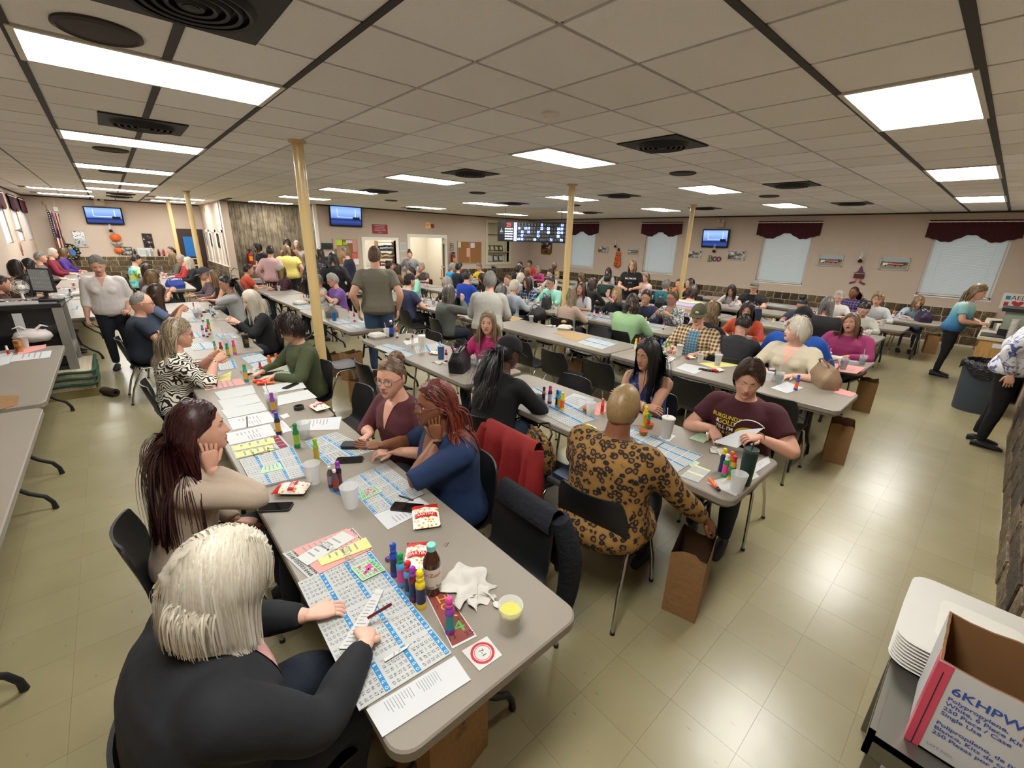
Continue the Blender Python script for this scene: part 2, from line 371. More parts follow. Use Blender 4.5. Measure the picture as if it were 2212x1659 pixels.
struct(MB().box(4.96, 5.06, 14.965, 15.02, 0, CEIL-.005).build('trim_2', m_white, smooth=0))
struct(MB().box(2.74, 5.1, 16.35, 16.45, CEIL-.02, CEIL+.01).box(2.72, 2.82, 15.0, 16.45, CEIL-.02, CEIL+.01).build('trim_3', m_bar, smooth=0))
struct(MB().box(5.0, XR, YB-.012, YB+.01, CEIL-.035, CEIL).box(XR-.012, XR+.01, YN, YB, CEIL-.035, CEIL).box(XL, 2.75, YF-.012, YF+.01, CEIL-.035, CEIL).box(XL-.01, XL+.012, -1.4, YF, CEIL-.035, CEIL).build('trim_4', m_bar, smooth=0))
struct(MB().box(XR-.02, XR+.01, YN, YB, 0, .1).box(5.0, 8.15, YB-.02, YB+.01, 0, .1).build('baseboard_right', mat('rubber_base', '#2a2724', .6), smooth=0))
# brick wainscots
BM = {}
def bmesh_box(w, h, d=.03):
    k = (round(w, 3), round(h, 3))
    if k not in BM:
        q = .006; b = MB(); rg = [[(-w/2, 0, 0), (w/2, 0, 0), (w/2, 0, h), (-w/2, 0, h)], [(-w/2, -d+q, 0), (w/2, -d+q, 0), (w/2, -d+q, h), (-w/2, -d+q, h)], [(-w/2+q, -d, q), (w/2-q, -d, q), (w/2-q, -d, h-q), (-w/2+q, -d, h-q)]]
        b.loft(rg, cap=True); BM[k] = b.mesh('brick', m_brick, 0)
    return BM[k]
_wk = [4]
def wainscot(axis, pos, a0, a1, top, face, big=.42, course=.185, small=.215, cap=.185):
    """face: rotation about z so the brick's -y side looks into the room"""
    _wk[0] += 1
    th = .06
    if axis == 'x': s = -1 if face < 0 else 1; base = MB().box(min(pos, pos+s*th), max(pos, pos+s*th), a0, a1, 0, top)
    else: s = -1; base = MB().box(a0, a1, pos-th, pos, 0, top) if face == 0 else MB().box(a0, a1, pos, pos+th, 0, top)
    root = struct(base.build('trim_%d' % _wk[0], m_mortar, smooth=0))
    g = .016; rows = []
    z = top-.012-cap; rows.append((z, cap, small))
    while z > course+.02: z -= course+g; rows.append((z, course, big))
    for r, (z, h, w) in enumerate(rows):
        p = a0+.01-(0 if r % 2 else w/2 if r else 0)
        while p < a1-.03:
            q0, q1 = max(p, a0+.01), min(p+w-g, a1-.01)
            if q1-q0 > .06:
                me = bmesh_box(q1-q0, h); c = (q0+q1)/2; d = random.uniform(-.006, .006)
                if axis == 'x': ob('brick', me, root, (pos+s*(th-.012)+d, c, z), (0, 0, face))
                elif face == 0: ob('brick', me, root, (c, pos-th+.012+d, z))
                else: ob('brick', me, root, (c, pos+th-.012+d, z), (0, 0, PI))
            p += w
    return root
wainscot('x', XR, .0, YB, .86, -PI/2)
wainscot('y', YB, 9.95, XR-.06, .90, 0)
wainscot('y', YF, XL, 1.72, 1.16, 0, course=.17, cap=.12, small=.26, big=.46)
wainscot('x', XL, 3.2, 20.5, .92, PI/2)
wainscot('y', YN, 3.0, 7.4, .86, PI)
wainscot('x', 2.75, 16.5, 20.5, 1.02, -PI/2, course=.15, cap=.15)
# ================================================================ WINDOWS
m_wframe = mat('window_frame', '#dcd9d0', .5)
m_glass = mat('window_glass', '#e8f2f5', .02, trans=1, ior=1.02, alpha=.35)
m_blind = bpy.data.materials.new('blind_slat'); m_blind.use_nodes = True
def _bl():
    n, l = nt(m_blind); b = n['Principled BSDF']; b.inputs['Base Color'].default_value = (*lin('#cfd2cc'), 1); b.inputs['Roughness'].default_value = .6
    t = n.new('ShaderNodeBsdfTranslucent'); t.inputs[0].default_value = (*lin('#c3cbc8'), 1); mx = n.new('ShaderNodeMixShader'); mx.inputs[0].default_value = .22
    l.new(b.outputs[0], mx.inputs[1]); l.new(t.outputs[0], mx.inputs[2]); l.new(mx.outputs[0], n['Material Output'].inputs[0])
_bl()
m_val = mat('burgundy_fabric', '#3d0f18', .9, bump=(60, .4, .01), var=(20, .3))
m_sheer = mat('sheer_white', '#e9ecf2', .8, alpha=.55)
def window(k, axis, pos, a0, a1, z0, z1, sgn):
    """sgn: direction of outdoors along the axis; drawn with local coords then mapped"""
    root = empty('window_%d' % k, (0, 0, 0)); struct(root)
    def bx(b, p0, p1, d0, d1, q0, q1):   # p along wall, d depth outward
        e0, e1 = sorted((pos+sgn*d0, pos+sgn*d1)); b.box(e0, e1, p0, p1, q0, q1)
    f = MB()
    for p0, p1, q0, q1 in ((a0, a0+.05, z0, z1), (a1-.05, a1, z0, z1), (a0, a1, z0, z0+.05), (a0, a1, z1-.05, z1)) : bx(f, p0, p1, .07, .12, q0, q1)
    f.build('window_frame', m_wframe, root, 0)
    g = MB(); bx(g, a0+.04, a1-.04, .092, .098, z0+.04, z1-.04); g.build('pane', m_glass, root, 0)
    return root, bx
wk = 0
for wk, (a0, a1) in enumerate(WINS, 1):
    root, bx = window(wk, 'x', XR, a0, a1, WZ0, WZ1, 1)
    s = MB(); z = WZ1-.06; ang = math.radians(62)
    while z > WZ0+.05:
        dx, dz = .0125*math.cos(ang), .0125*math.sin(ang)
        x = XR+.045; s.add([(x-dx, a0+.03, z+dz), (x+dx, a0+.03, z-dz), (x+dx, a1-.045, z-dz), (x-dx, a1-.045, z+dz)], [(0, 1, 2, 3)]); z -= .0235
    b = s.build('blind_slats', m_blind, root, 0); b['kind'] = 'stuff'
    r = MB(); bx(r, a0+.02, a1-.02, .03, .06, WZ0+.012, WZ0+.03); bx(r, a0+.02, a1-.02, .02, .06, WZ1-.06, WZ1-.01); r.build('blind_rail', m_wframe, root, 0)
    for q in (a0+.2, a1-.2):
        c = MB(); bx(c, q-.004, q+.004, .03, .033, WZ0+.02, WZ1-.05); c.build('blind_cord', m_wframe, root, 0)
    sl = MB(); bx(sl, a0-.02, a1+.02, -.015, .07, WZ0-.03, WZ0); sl.build('window_sill', m_wframe, root, 0)
for k2, (a0, a1) in enumerate(LW):
    root, bx = window(5+k2, 'x', XL, a0, a1, 1.66, 2.75, -1)
    def sheer(u, v): return (XL-.03+.008*math.sin(u*40), a0+.02+u*(a1-a0-.04), 1.68+v*1.05)
    MB().grid(sheer, 40, 2).build('sheer_curtain', m_sheer, root, 180)
# valances: gathered burgundy fabric over each window
def valance(axis_x, inward, a0, a1, ztop, zlow, zmid, label):
    def fn(u, v):
        a = a0+u*(a1-a0); d = .05+.012*math.sin(u*95+1.3*math.sin(u*17))*(.4+.6*v)
        edge = zlow+(zmid-zlow)*(.5+.5*math.cos(4*PI*u))*(1 if .25 < u < .75 else .6)+.008*math.sin(u*60)
        return (axis_x+inward*d, a, ztop+(edge-ztop)*v)
    o = MB()
    o.grid(fn, 90, 8); o.grid(lambda u, v: (axis_x+inward*.02, fn(u, v)[1], fn(u, v)[2]), 90, 1)
    w = o.build('valance', m_val, smooth=180)
    r = MB().tube([(axis_x+inward*.05, a0-.02, ztop-.04), (axis_x+inward*.05, a1+.02, ztop-.04)], .012, 8).build('curtain_rod', m_white, w)
    tag(w, label, 'valance')
for (a0, a1, zt, zl, zm), lab in zip(((11.2, 12.85, 2.83, 2.33, 2.48), (7.72, 9.27, 2.81, 2.33, 2.48), (3.72, 5.34, 2.80, 2.32, 2.48), (.04, 1.58, 2.79, 2.31, 2.47)),
        ('burgundy fabric valance over the window beside the number board', 'burgundy fabric valance over the second window from the number board', 'burgundy fabric valance over the window past the small wall television', 'widest burgundy valance over the window near the drink dispenser')):
    valance(XR, -1, a0, a1, zt, zl, zm, lab)
for (a0, a1), lab in zip(((15.1, 16.45), (17.3, 18.65), (19.2, 20.45)), ('burgundy valance on the leftmost of three sunlit windows', 'burgundy valance on the middle of three sunlit windows', 'burgundy valance on the sunlit window beside the flag')):
    valance(XL, 1, a0, a1, 2.83, 2.42, 2.5, lab)
# ================================================================ COLUMNS
m_col = mat('cream_gloss_paint', '#cdb27c', .3, coat=.3)
for (x, y), lab in zip(((1.62, 5.14), (1.62, 13.6), (1.62, 18.0), (5.85, 5.14), (10.3, 5.3)),
        ('cream painted round post behind the woman in the green sweater', 'cream painted round post behind the row of far diners', 'cream painted post by the brown door', 'cream painted round post left of the number board window', 'cream painted round post beside the wall television')):
    b = MB().lathe([(.055, 0), (.055, CEIL)], 28, cap=True).lathe([(.085, CEIL-.02), (.085, CEIL+.005)], 24, cap=True).lathe([(.08, 0), (.08, .012)], 24, cap=True)
    o = b.build('support_post', m_col, loc=(x, y, 0)); tag(o, lab, 'post')
# ================================================================ TABLES
m_ttop = mat('table_plastic', '#857d72', .42, bump=(700, .12, .001), var=(6, .04))
m_tleg = mat('table_leg_black', '#1c1c1e', .45)
m_trim = mat('table_rim', '#8c8276', .5)
m_tbrace = mat('table_brace_grey', '#77736c', .4, .4)
def make_table(L):
    W = .38; t = MB()
    o1 = rrect(-W, W, -L/2, L/2, .07, 6); o2 = rrect(-W+.006, W-.006, -L/2+.006, L/2-.006, .066, 6)
    def ring(o, z): return [(x, y, z) for x, y in o]
    t.loft([ring(o2, .742-.045), ring(o1, .742-.040), ring(o1, .742-.006), ring(o2, .742)])
    top = t.mesh('table_top', m_ttop, 30)
    a = MB().loft([ring(rrect(-W+.03, W-.03, -L/2+.03, L/2-.03, .05, 4), .672), ring(rrect(-W+.03, W-.03, -L/2+.03, L/2-.03, .05, 4), .7)])
    apr = a.mesh('apron', m_trim, 30)
    lg = MB(); y = L/2-.28
    for s in (-1, 1):
        lg.tube([(s*.05, y, .67), (s*.06, y, .5), (s*.10, y, .28), (s*.2, y, .17), (s*.27, y, .12), (s*.30, y, .06), (s*.305, y, .004)], [.016]*6+[.019], 8)
    lg.tube([(-.07, y, .42), (.07, y, .42)], .012, 6).tube([(-.28, y, .665), (.28, y, .665)], .014, 6)
    leg = lg.mesh('leg_frame', m_tleg, 60)
    br = MB().tube([(0, y-.01, .45), (0, y-.42, .68)], .009, 6)
    brc = br.mesh('brace', m_tbrace, 60)
    return top, apr, leg, brc
TBL = {}
def table(xc, y0, y1, label):
    L = round(y1-y0-.01, 3)
    if L not in TBL: TBL[L] = make_table(L)
    top, apr, leg, brc = TBL[L]
    t = empty('folding_table', (xc, (y0+y1)/2, 0)); ob('table_top', top, t); ob('apron', apr, t)
    for r in (0, PI): ob('leg_frame', leg, t, (0, 0, 0), (0, 0, r)); ob('brace', brc, t, (0, 0, 0), (0, 0, r))
    tag(t, label, 'table'); return t
ROWS = {'X': -1.0, 'A': .69, 'B': 2.66, 'C': 4.83, 'D': 6.60, 'E': 8.9, 'F': 10.55, 'G': 12.0}
RD = {'X': 'row along the window wall', 'A': 'row with the white-haired lady', 'B': 'row with the leopard-print lady', 'C': 'row with the tan handbag', 'D': 'row with the woman in magenta', 'E': 'row behind the magenta sweater', 'F': 'second row from the right wall', 'G': 'row nearest the blind-covered windows'}
TABS = {'X': [(2.3, 4.74), (4.84, 7.27), (9.4, 11.84), (11.9, 14.34), (14.4, 16.84), (16.9, 19.3)],
        'A': [(.745, 3.19), (3.2, 5.64), (5.65, 8.09), (8.1, 10.54), (13.0, 15.44), (15.5, 17.94)],
        'B': [(.69, 3.13), (3.2, 5.64), (6.12, 8.5), (8.52, 10.9), (10.95, 13.3)],
        'C': [(.68, 3.12), (3.13, 5.57), (6.0, 8.44), (8.5, 10.94)],
        'D': [(.85, 3.29), (3.3, 5.74), (5.75, 8.19), (8.2, 10.64), (10.7, 13.14)],
        'E': [(1.1, 3.54), (3.55, 5.99), (6.0, 8.44), (8.5, 10.94), (11.0, 13.44)],
        'F': [(1.0, 2.83), (2.84, 5.2), (5.45, 7.89), (7.9, 10.34)],
        'G': [(.65, 3.09), (3.1, 5.54), (5.6, 8.04), (8.1, 10.54), (10.6, 13.04)]}
ORD = ['first', 'second', 'third', 'fourth', 'fifth', 'sixth']
for r, ts in TABS.items():
    for k, (y0, y1) in enumerate(ts):
        table({'A': (.69, .69, .76, .88, 1.0, 1.02), 'B': (2.66, 2.68, 2.74, 2.8, 2.84), 'X': (-1.0, -1.0, -.74, -.74, -.74, -.74)}.get(r, (ROWS[r],)*6)[k], y0, y1, 'grey plastic folding table, %s from the camera in the %s' % (ORD[k], RD[r]))
# ================================================================ CHAIRS
def chair_proto():
    prof = [(.235, .425), (.225, .445), (.19, .452), (.1, .446), (0, .440), (-.1, .440), (-.16, .450), (-.2, .475), (-.222, .52), (-.238, .58), (-.255, .65), (-.272, .72), (-.288, .785), (-.292, .80)]
    wid = [.19, .205, .21, .212, .212, .212, .214, .216, .218, .22, .22, .212, .19, .17]
    nx = 10; V = []
    for lay in (0, 1):
        for (y, z), w in zip(prof, wid):
            back = max(0, min(1, (z-.47)/.15))
            for i in range(nx+1):
                u = -1+2*i/nx
                cy = back*.045*u*u; cz = (1-back)*.018*abs(u)**3
                off = -.012*lay
                V.append((w*u, y+cy+off*back, z+cz+off*(1-back)))
    n = len(prof); F = []; k = nx+1
    for lay in (0, 1):
        for a in range(n-1):
            for i in range(nx):
                q = lay*n*k+a*k+i; f = (q, q+1, q+k+1, q+k); F.append(f if lay else f[::-1])
    o = n*k
    for a in range(n-1):
        for i in (0, nx): q = a*k+i; f = (q, q+k, q+k+o, q+o); F.append(f if i == 0 else f[::-1])
    for i in range(nx):
        q = i; F.append((q, q+o, q+1+o, q+1)); q = (n-1)*k+i; F.append((q, q+1, q+1+o, q+o))
    shell = MB().add(V, F).mesh('shell', m_black, 60)
    legs = []
    for s in (-1, 1):
        f = MB().tube([(s*.19, .14, .425), (s*.205, .175, .40), (s*.225, .225, .2), (s*.235, .245, .015)], .0115, 8, 0).tube([(s*.235, .245, .018), (s*.2355, .2455, 0)], .015, 8, 1)
        b = MB().tube([(s*.19, -.1, .43), (s*.205, -.15, .40), (s*.225, -.24, .2), (s*.24, -.29, .015)], .0115, 8, 0).tube([(s*.24, -.29, .018), (s*.2405, -.291, 0)], .015, 8, 1)
        legs += [f.mesh('leg', [m_chrome, m_black], 60), b.mesh('leg', [m_chrome, m_black], 60)]
    fr = MB()
    for s in (-1, 1): fr.tube([(s*.19, .14, .427), (s*.19, -.1, .428)], .0115, 8)
    fr.tube([(-.19, .1, .427), (.19, .1, .427)], .009, 6).tube([(-.19, -.08, .427), (.19, -.08, .427)], .009, 6)
    return shell, legs, fr.mesh('seat_frame', m_chrome, 60)
CH = chair_proto()
def chair(x, y, ang, label, group='black stacking chairs around the tables'):
    """ang: direction the sitter faces, radians in world"""
    t = empty('stacking_chair', (x, y, 0), ang-PI/2); ob('shell', CH[0], t)
    for me in CH[1]: ob('leg', me, t)
    ob('seat_frame', CH[2], t); tag(t, label, 'chair', group); return t
# ================================================================ PATTERNED CLOTH
def _zebra(n, l, s): return mixc(n, l, wave_col(n, l, s, 10, [(.42, '#0f0d0c'), (.5, '#d8d2c4')], 22, direc='Z', dsc=1.1), noise_col(n, l, s, 4, [(.62, '#ffffff'), (.7, '#c8b070')]), 1)
PAT = {'zebra': _zebra,
 'leopard': lambda n, l, s: _leo(n, l, s),
 'tiedye': lambda n, l, s: noise_col(n, l, s, 7, [(.35, '#2b79a8'), (.45, '#5ec2d8'), (.55, '#b8c93a'), (.65, '#d8d25a')], 2, dist=1.5),
 'rainbow': lambda n, l, s: wave_col(n, l, s, 1.6, [(0, '#c99fb4'), (.3, '#4c86c8'), (.55, '#b9c46a'), (.8, '#d0a67a'), (1, '#b77fa0')], 2, direc='Z'),
 'paisley': lambda n, l, s: vor_col(n, l, s, 34, [(.18, '#d9d7d0'), (.3, '#34373a'), (.36, '#d9d7d0'), (.55, '#55595c')]),
 'darkprint': lambda n, l, s: vor_col(n, l, s, 22, [(.12, '#c6c4be'), (.2, '#2a2a2d')]),
 'floral': lambda n, l, s: noise_col(n, l, s, 16, [(.4, '#d9d8da'), (.55, '#cfd0d8'), (.6, '#5d6590'), (.7, '#3e4670')], 3, dist=1),
 'bluetank': lambda n, l, s: noise_col(n, l, mapped(n, l, s, (1, 1, .6)), 24, [(.4, '#121a45'), (.55, '#26356f'), (.68, '#8b9cc4')], 4),
 'ombre': lambda n, l, s: _grad(n, l, s, .85, 1.35, [(0, '#2c5a8e'), (.4, '#4c93b4'), (.75, '#8fc0c0'), (1, '#c2d5cc')]),
 'plaiddark': lambda n, l, s: _plaid(n, l, s, 15, '#2a2027', '#6a5560', '#8f8088'), 'plaidred': lambda n, l, s: _plaid(n, l, s, 14, '#3a1420', '#200c14', '#6a3040'),
 'plaidtan': lambda n, l, s: _plaid(n, l, s, 13, '#b59a6e', '#4c2f1a', '#ddd0b4'), 'plaidnavy': lambda n, l, s: _plaid(n, l, s, 8, '#2a3a5c', '#161d33', '#a9b4c4'), 'plaidpurple': lambda n, l, s: _plaid(n, l, s, 10, '#3d2a5c', '#1c1428', '#8a6aa8')}
def _grad(n, l, s, z0, z1, stops):
    sp = n.new('ShaderNodeSeparateXYZ'); l.new(s, sp.inputs[0]); mr = n.new('ShaderNodeMapRange'); mr.inputs['From Min'].default_value = z0; mr.inputs['From Max'].default_value = z1; l.new(sp.outputs[2], mr.inputs[0]); r = ramp(n, stops); l.new(mr.outputs[0], r.inputs[0]); return r.outputs[0]
def _plaid(n, l, s, sc, base, dk, lt):
    a = wave_col(n, l, s, sc*.55, [(.35, dk), (.5, base), (.85, base), (.95, lt)], 0, direc='X'); b = wave_col(n, l, s, sc*.55, [(.35, dk), (.5, base), (.85, base), (.95, lt)], 0, direc='Z'); return mixc(n, l, a, b, .5, 'MIX')
def _leo(n, l, s):
    v = n.new('ShaderNodeTexVoronoi'); v.inputs['Scale'].default_value = 28; nz = n.new('ShaderNodeTexNoise'); nz.inputs['Scale'].default_value = 30; l.new(s, nz.inputs[0])
    ad = n.new('ShaderNodeVectorMath'); ad.operation = 'MULTIPLY_ADD'; ad.inputs[1].default_value = (.022, .022, .022); l.new(nz.outputs['Color'], ad.inputs[0]); l.new(s, ad.inputs[2]); l.new(ad.outputs[0], v.inputs[0])
    r = ramp(n, [(0, '#6b4420'), (.22, '#7a4f22'), (.28, '#120c08'), (.47, '#120c08'), (.54, '#84602c'), (1, '#8f6a32')]); l.new(v.outputs['Distance'], r.inputs[0]); return r.outputs[0]
def cloth(k):
    m = pattern('print_'+k, PAT[k], .85); return m
# ================================================================ PEOPLE
SKINS = {'pale': '#d6ab97', 'fair': '#cb9a83', 'tan': '#b8866c', 'olive': '#b0836a', 'brown': '#75482f', 'dark': '#4d2d1e'}
def skin_mat(k):
    nm = 'skin_'+k
    if nm in MATS: return MATS[nm]
    m = mat(nm, SKINS[k], .48, sub=.08, var=(28, .09)); return m
def lip_mat(k): return mat('lips_'+k, {'pale': '#b56a5f', 'fair': '#a85f55', 'tan': '#9c5148', 'olive': '#93504a', 'brown': '#6b3833', 'dark': '#54302b'}[k], .35)
m_eye = mat('eye_white', '#d9d4cc', .2); m_pup = mat('pupil', '#0d0a08', .15)
def iris_mat(c): return mat('iris_'+c, {'brown': '#3a2417', 'blue': '#4d6675', 'hazel': '#55452a'}[c], .2)
def hair_mat(c):
    nm = 'hair_'+c
    if nm in MATS: return MATS[nm]
    A, B = {'white': ('#d6cdba', '#fbf6ea'), 'grey': ('#6f6c67', '#b9b6ae'), 'silver': ('#a3a09b', '#dedad3'), 'darkgrey': ('#47433e', '#8a857c'), 'black': ('#0b0a0a', '#1d1a19'), 'brown': ('#21150e', '#4e3422'), 'dkbrown': ('#150e0a', '#33221a'),
            'ltbrown': ('#4a3623', '#8a6a48'), 'blond': ('#8a734e', '#d3bd92'), 'dkblond': ('#57432b', '#a3875c'), 'auburn': ('#1f0a0b', '#4a1a18'), 'redbraid': ('#3d130c', '#7c2d1a'), 'streak': ('#4b3b2c', '#bda98a'), 'bleach': ('#7d6440', '#b79a66'), 'ashblond': ('#7b6a50', '#c4b394')}[c]
    m = bpy.data.materials.new(nm); m.use_nodes = True; MATS[nm] = m; n, l = nt(m); b = n['Principled BSDF']; b.inputs['Roughness'].default_value = .42
    g = n.new('ShaderNodeNewGeometry'); r = ramp(n, [(0, A), (1, B)]); l.new(g.outputs['Random Per Island'], r.inputs[0])
    tc = n.new('ShaderNodeTexCoord'); s = noise_col(n, l, mapped(n, l, tc.outputs['Object'], (90, 90, 9)), 1.6, [(.25, '#8f8f8f'), (.75, '#ffffff')])
    if c in ('white', 'silver', 'blond', 'ashblond', 'grey'):
        tr = n.new('ShaderNodeBsdfTranslucent'); tr.inputs[0].default_value = (*lin(B), 1); mx = n.new('ShaderNodeMixShader'); mx.inputs[0].default_value = .4; l.new(b.outputs[0], mx.inputs[1]); l.new(tr.outputs[0], mx.inputs[2]); l.new(mx.outputs[0], n['Material Output'].inputs[0])
    l.new(mixc(n, l, r.outputs[0], s, .3 if c in ('white', 'silver', 'grey') else .55), b.inputs['Base Color']); return m
# ---- head
_HG = {}
def head_geo(nph, nth, eyes='open', mouth=0):
    key = (nph, nth, eyes, mouth)
    if key in _HG: return _HG[key]
    u = np.arange(nph)/nph*2*PI; ph = u-.5*np.sin(u); th = np.linspace(0, PI, nth+1)
    V = []; idx = {}
    T, Q = np.meshgrid(th, ph, indexing='ij')
    x, y, z = np.sin(T)*np.sin(Q), np.sin(T)*np.cos(Q), np.cos(T)
    X = .0745*x; Y = np.where(y > 0, .090, .102)*y; Z = .118*z
    t = np.clip((-z-.05)/.95, 0, 1); fr = np.clip(y*1.3+.15, 0, 1)
    X = X*(1-.30*t**1.4)
    Y = Y+.046*t**1.3*fr-.012*t*(y < 0)
    X = X*(1+.04*np.exp(-((z-.1)/.4)**2))
    G = lambda a, c, s: np.exp(-((a-c)/s)**2)
    f = (y > 0)
    aX = np.abs(X)
    nz = np.clip((.020-Z)/.042, 0, 1); nose = np.where(Z > -.0225, .003+.021*nz, .024*np.clip(1-(-.0225-Z)/.010, 0, 1))*(Z < .024)
    D = nose*np.exp(-(X/(.0075+.0065*nz))**2)
    D += .006*G(aX, .013, .006)*G(Z, -.023, .007)
    D -= .0095*G(aX, .030, .015)*G(Z, .009, .010)
    D += .004*G(Z, .029, .008)*G(aX, .026, .025)
    D += .0045*G(aX, .040, .016)*G(Z, -.022, .016)
    D += (.0055*G(Z, -.0475, .0045)+.0065*G(Z, -.0575, .005)-.003*G(Z, -.0525, .0018))*np.exp(-(X/.021)**4)
    if mouth: D -= .012*G(Z, -.054, .006*mouth)*np.exp(-(X/.016)**4)
    D -= .004*G(Z, -.069, .006)*np.exp(-(X/.02)**2)
    D += .006*G(Z, -.094, .014)*np.exp(-(X/.02)**2)
    Y = Y+D*f*np.clip(y*4, 0, 1)
    V = np.stack([X, Y, Z], -1).reshape(-1, 3)
    F = []; Mi = []
    for i in range(nth):
        for j in range(nph):
            a = i*nph+j; b = i*nph+(j+1) % nph
            q = (a, a+nph, b+nph, b)
            c = V[list(q)].mean(0)
            m = 0
            if c[1] > .05 and abs(c[0]) < .0235 and abs(c[2]+.0525) < .0105*(1-(c[0]/.026)**2): m = 1
            if mouth and c[1] > .05 and abs(c[0]) < .014 and abs(c[2]+.0535) < .005*mouth: m = 4
            F.append(q); Mi.append(m)
    b = MB(); b.add(V, F, Mi)
    n1 = 14 if nph > 40 else 8
    for s in (-1, 1):
        c = np.array([s*.0305, .0655, .009]); R = .0128
        aa = np.linspace(0, PI*.62, 6); rings = []
        mm = []
        for k, a in enumerate(aa):
            a = max(a, .02); rings.append([(c[0]+R*math.sin(a)*math.cos(p), c[1]+R*math.cos(a), c[2]+R*math.sin(a)*math.sin(p)) for p in np.arange(n1)*2*PI/n1])
        aa2 = [.02, .22, .50, .9, 1.3, 1.8]
        rings = [[(c[0]+R*math.sin(a)*math.cos(p), c[1]+R*math.cos(a), c[2]+R*math.sin(a)*math.sin(p)-.0012*(a < .6)) for p in np.arange(n1)*2*PI/n1] for a in aa2]
        o = MB().loft(rings, cap=False); b.add(o.verts(), [tuple(q[::-1]) for q in o.f], [4]*n1+[3]*n1+[2]*(3*n1))
        lo = {'open': .30, 'down': -.30, 'shut': -.75}[eyes]
        Rl = .0139; el = np.linspace(lo, 1.25, 5); az = np.linspace(-1.35, 1.35, 9)
        b.grid(lambda p, q: (c[0]+Rl*math.cos(lo+(1.3-lo)*q)*math.sin(-1.35+2.7*p), c[1]+Rl*math.cos(lo+(1.3-lo)*q)*math.cos(-1.35+2.7*p), c[2]+Rl*math.sin(lo+(1.3-lo)*q)), 8, 5, 0)
        b.grid(lambda p, q: (c[0]+Rl*math.cos(-.45-.8*q)*math.sin(-1.35+2.7*p), c[1]+Rl*math.cos(-.45-.8*q)*math.cos(-1.35+2.7*p), c[2]+Rl*math.sin(-.45-.8*q)), 8, 3, 0)
        if nph > 30: # lash line
            b.tube([(c[0]+Rl*1.02*math.cos(lo)*math.sin(a), c[1]+Rl*1.02*math.cos(lo)*math.cos(a), c[2]+Rl*math.sin(lo)) for a in np.linspace(-1.2, 1.2, 7)], .0009, 4, 5)
        bx = np.linspace(.010, .047, 6); b.tube([(s*q, .0885-6.5*max(0, q-.012)**1.75*1.6+.001, .0285+.004*math.sin((q-.01)/.037*2.3)) for q in bx], [.0018, .0028, .003, .0028, .002, .001], 5, 5)
        b.ell((s*.0755, -.010, -.002), (.009, .017, .031), 8, 6, 0, None)
    _HG[key] = (b.verts(), b.f, b.m); return _HG[key]
def hand_geo(curl=20, thumb=30, spread=6, side=1, n=6):
    b = MB()
    prof = [(-.012, .025, .019), (.012, .027, .018), (.04, .036, .0165), (.07, .0405, .0145), (.092, .038, .0115), (.10, .033, .007)]
    a = np.arange(12)*2*PI/12
    b.loft([[(side*(w*np.sign(math.cos(q))*abs(math.cos(q))**.8), y, t*np.sign(math.sin(q))*abs(math.sin(q))**.8) for q in a] for y, w, t in prof])
    for k, (x, L, r, sp) in enumerate(((.028, .074, .0086, 1.2), (.0095, .082, .0088, .3), (-.009, .076, .0084, -.5), (-.0265, .060, .0076, -1.4))):
        c = math.radians(curl if np.isscalar(curl) else curl[k]); p = np.array([x, .088, 0.]); d = 0; az = math.radians(spread*sp); path = [p.copy()]; rad = [r*1.05]
        for sl, cf in ((.45, .7), (.30, 1.1), (.25, .8)):
            d += c*cf; st = np.array([math.sin(az)*math.cos(d), math.cos(az)*math.cos(d), -math.sin(d)])*L*sl
            path.append(p+st*.5); p = p+st; path.append(p.copy()); rad += [r*(1-.05*len(rad)/2)]*2
        path.append(p+st/np.linalg.norm(st)*r*.5); rad.append(r*.45)
        P = np.array(path); P[:, 0] *= side; b.tube(P, rad, n)
    t = math.radians(thumb); p = np.array([.022, .02, -.004]); path = [p, p+np.array([.022, .018, -.006]), p+np.array([.022+.022*math.sin(t), .02+.026*math.cos(t), -.011]), p+np.array([.022+.04*math.sin(t), .02+.05*math.cos(t), -.015]), p+np.array([.022+.044*math.sin(t), .02+.056*math.cos(t), -.016])]
    P = np.array(path); P[:, 0] *= side; b.tube(P, [.013, .0125, .0105, .009, .004], n)
    return b.verts(), b.f
def unit(v): v = np.asarray(v, float); return v/(np.linalg.norm(v)+1e-9)
def frame_from(d, nrm):
    y = unit(d); z = np.asarray(nrm, float); z = unit(z-(z @ y)*y); x = np.cross(y, z); return np.stack([x, y, z], 1)
def ik(S, W, l1, l2, pole):
    d = W-S; L = np.linalg.norm(d); L2 = min(L, (l1+l2)*.995); W = S+d/L*L2; L = L2
    c = (l1*l1-l2*l2+L*L)/(2*L); h = math.sqrt(max(1e-6, l1*l1-c*c)); e = d/np.linalg.norm(d)
    p = np.asarray(pole, float); p = unit(p-(p @ e)*e); return S+e*c+p*h, W
def smooth_path(pts, rads, n=4):
    P = np.array(pts, float); R = np.array(rads, float); k = len(P); out = []; orad = []
    for i in range(k-1):
        p0, p1, p2, p3 = P[max(i-1, 0)], P[i], P[i+1], P[min(i+2, k-1)]
        for t in np.arange(n)/n:
            out.append(.5*((2*p1)+(-p0+p2)*t+(2*p0-5*p1+4*p2-p3)*t*t+(-p0+3*p1-3*p2+p3)*t**3)); orad.append(R[i]+(R[i+1]-R[i])*t)
    out.append(P[-1]); orad.append(R[-1]); return np.array(out), np.array(orad)
PENDING = []      # meshes to remesh in one go
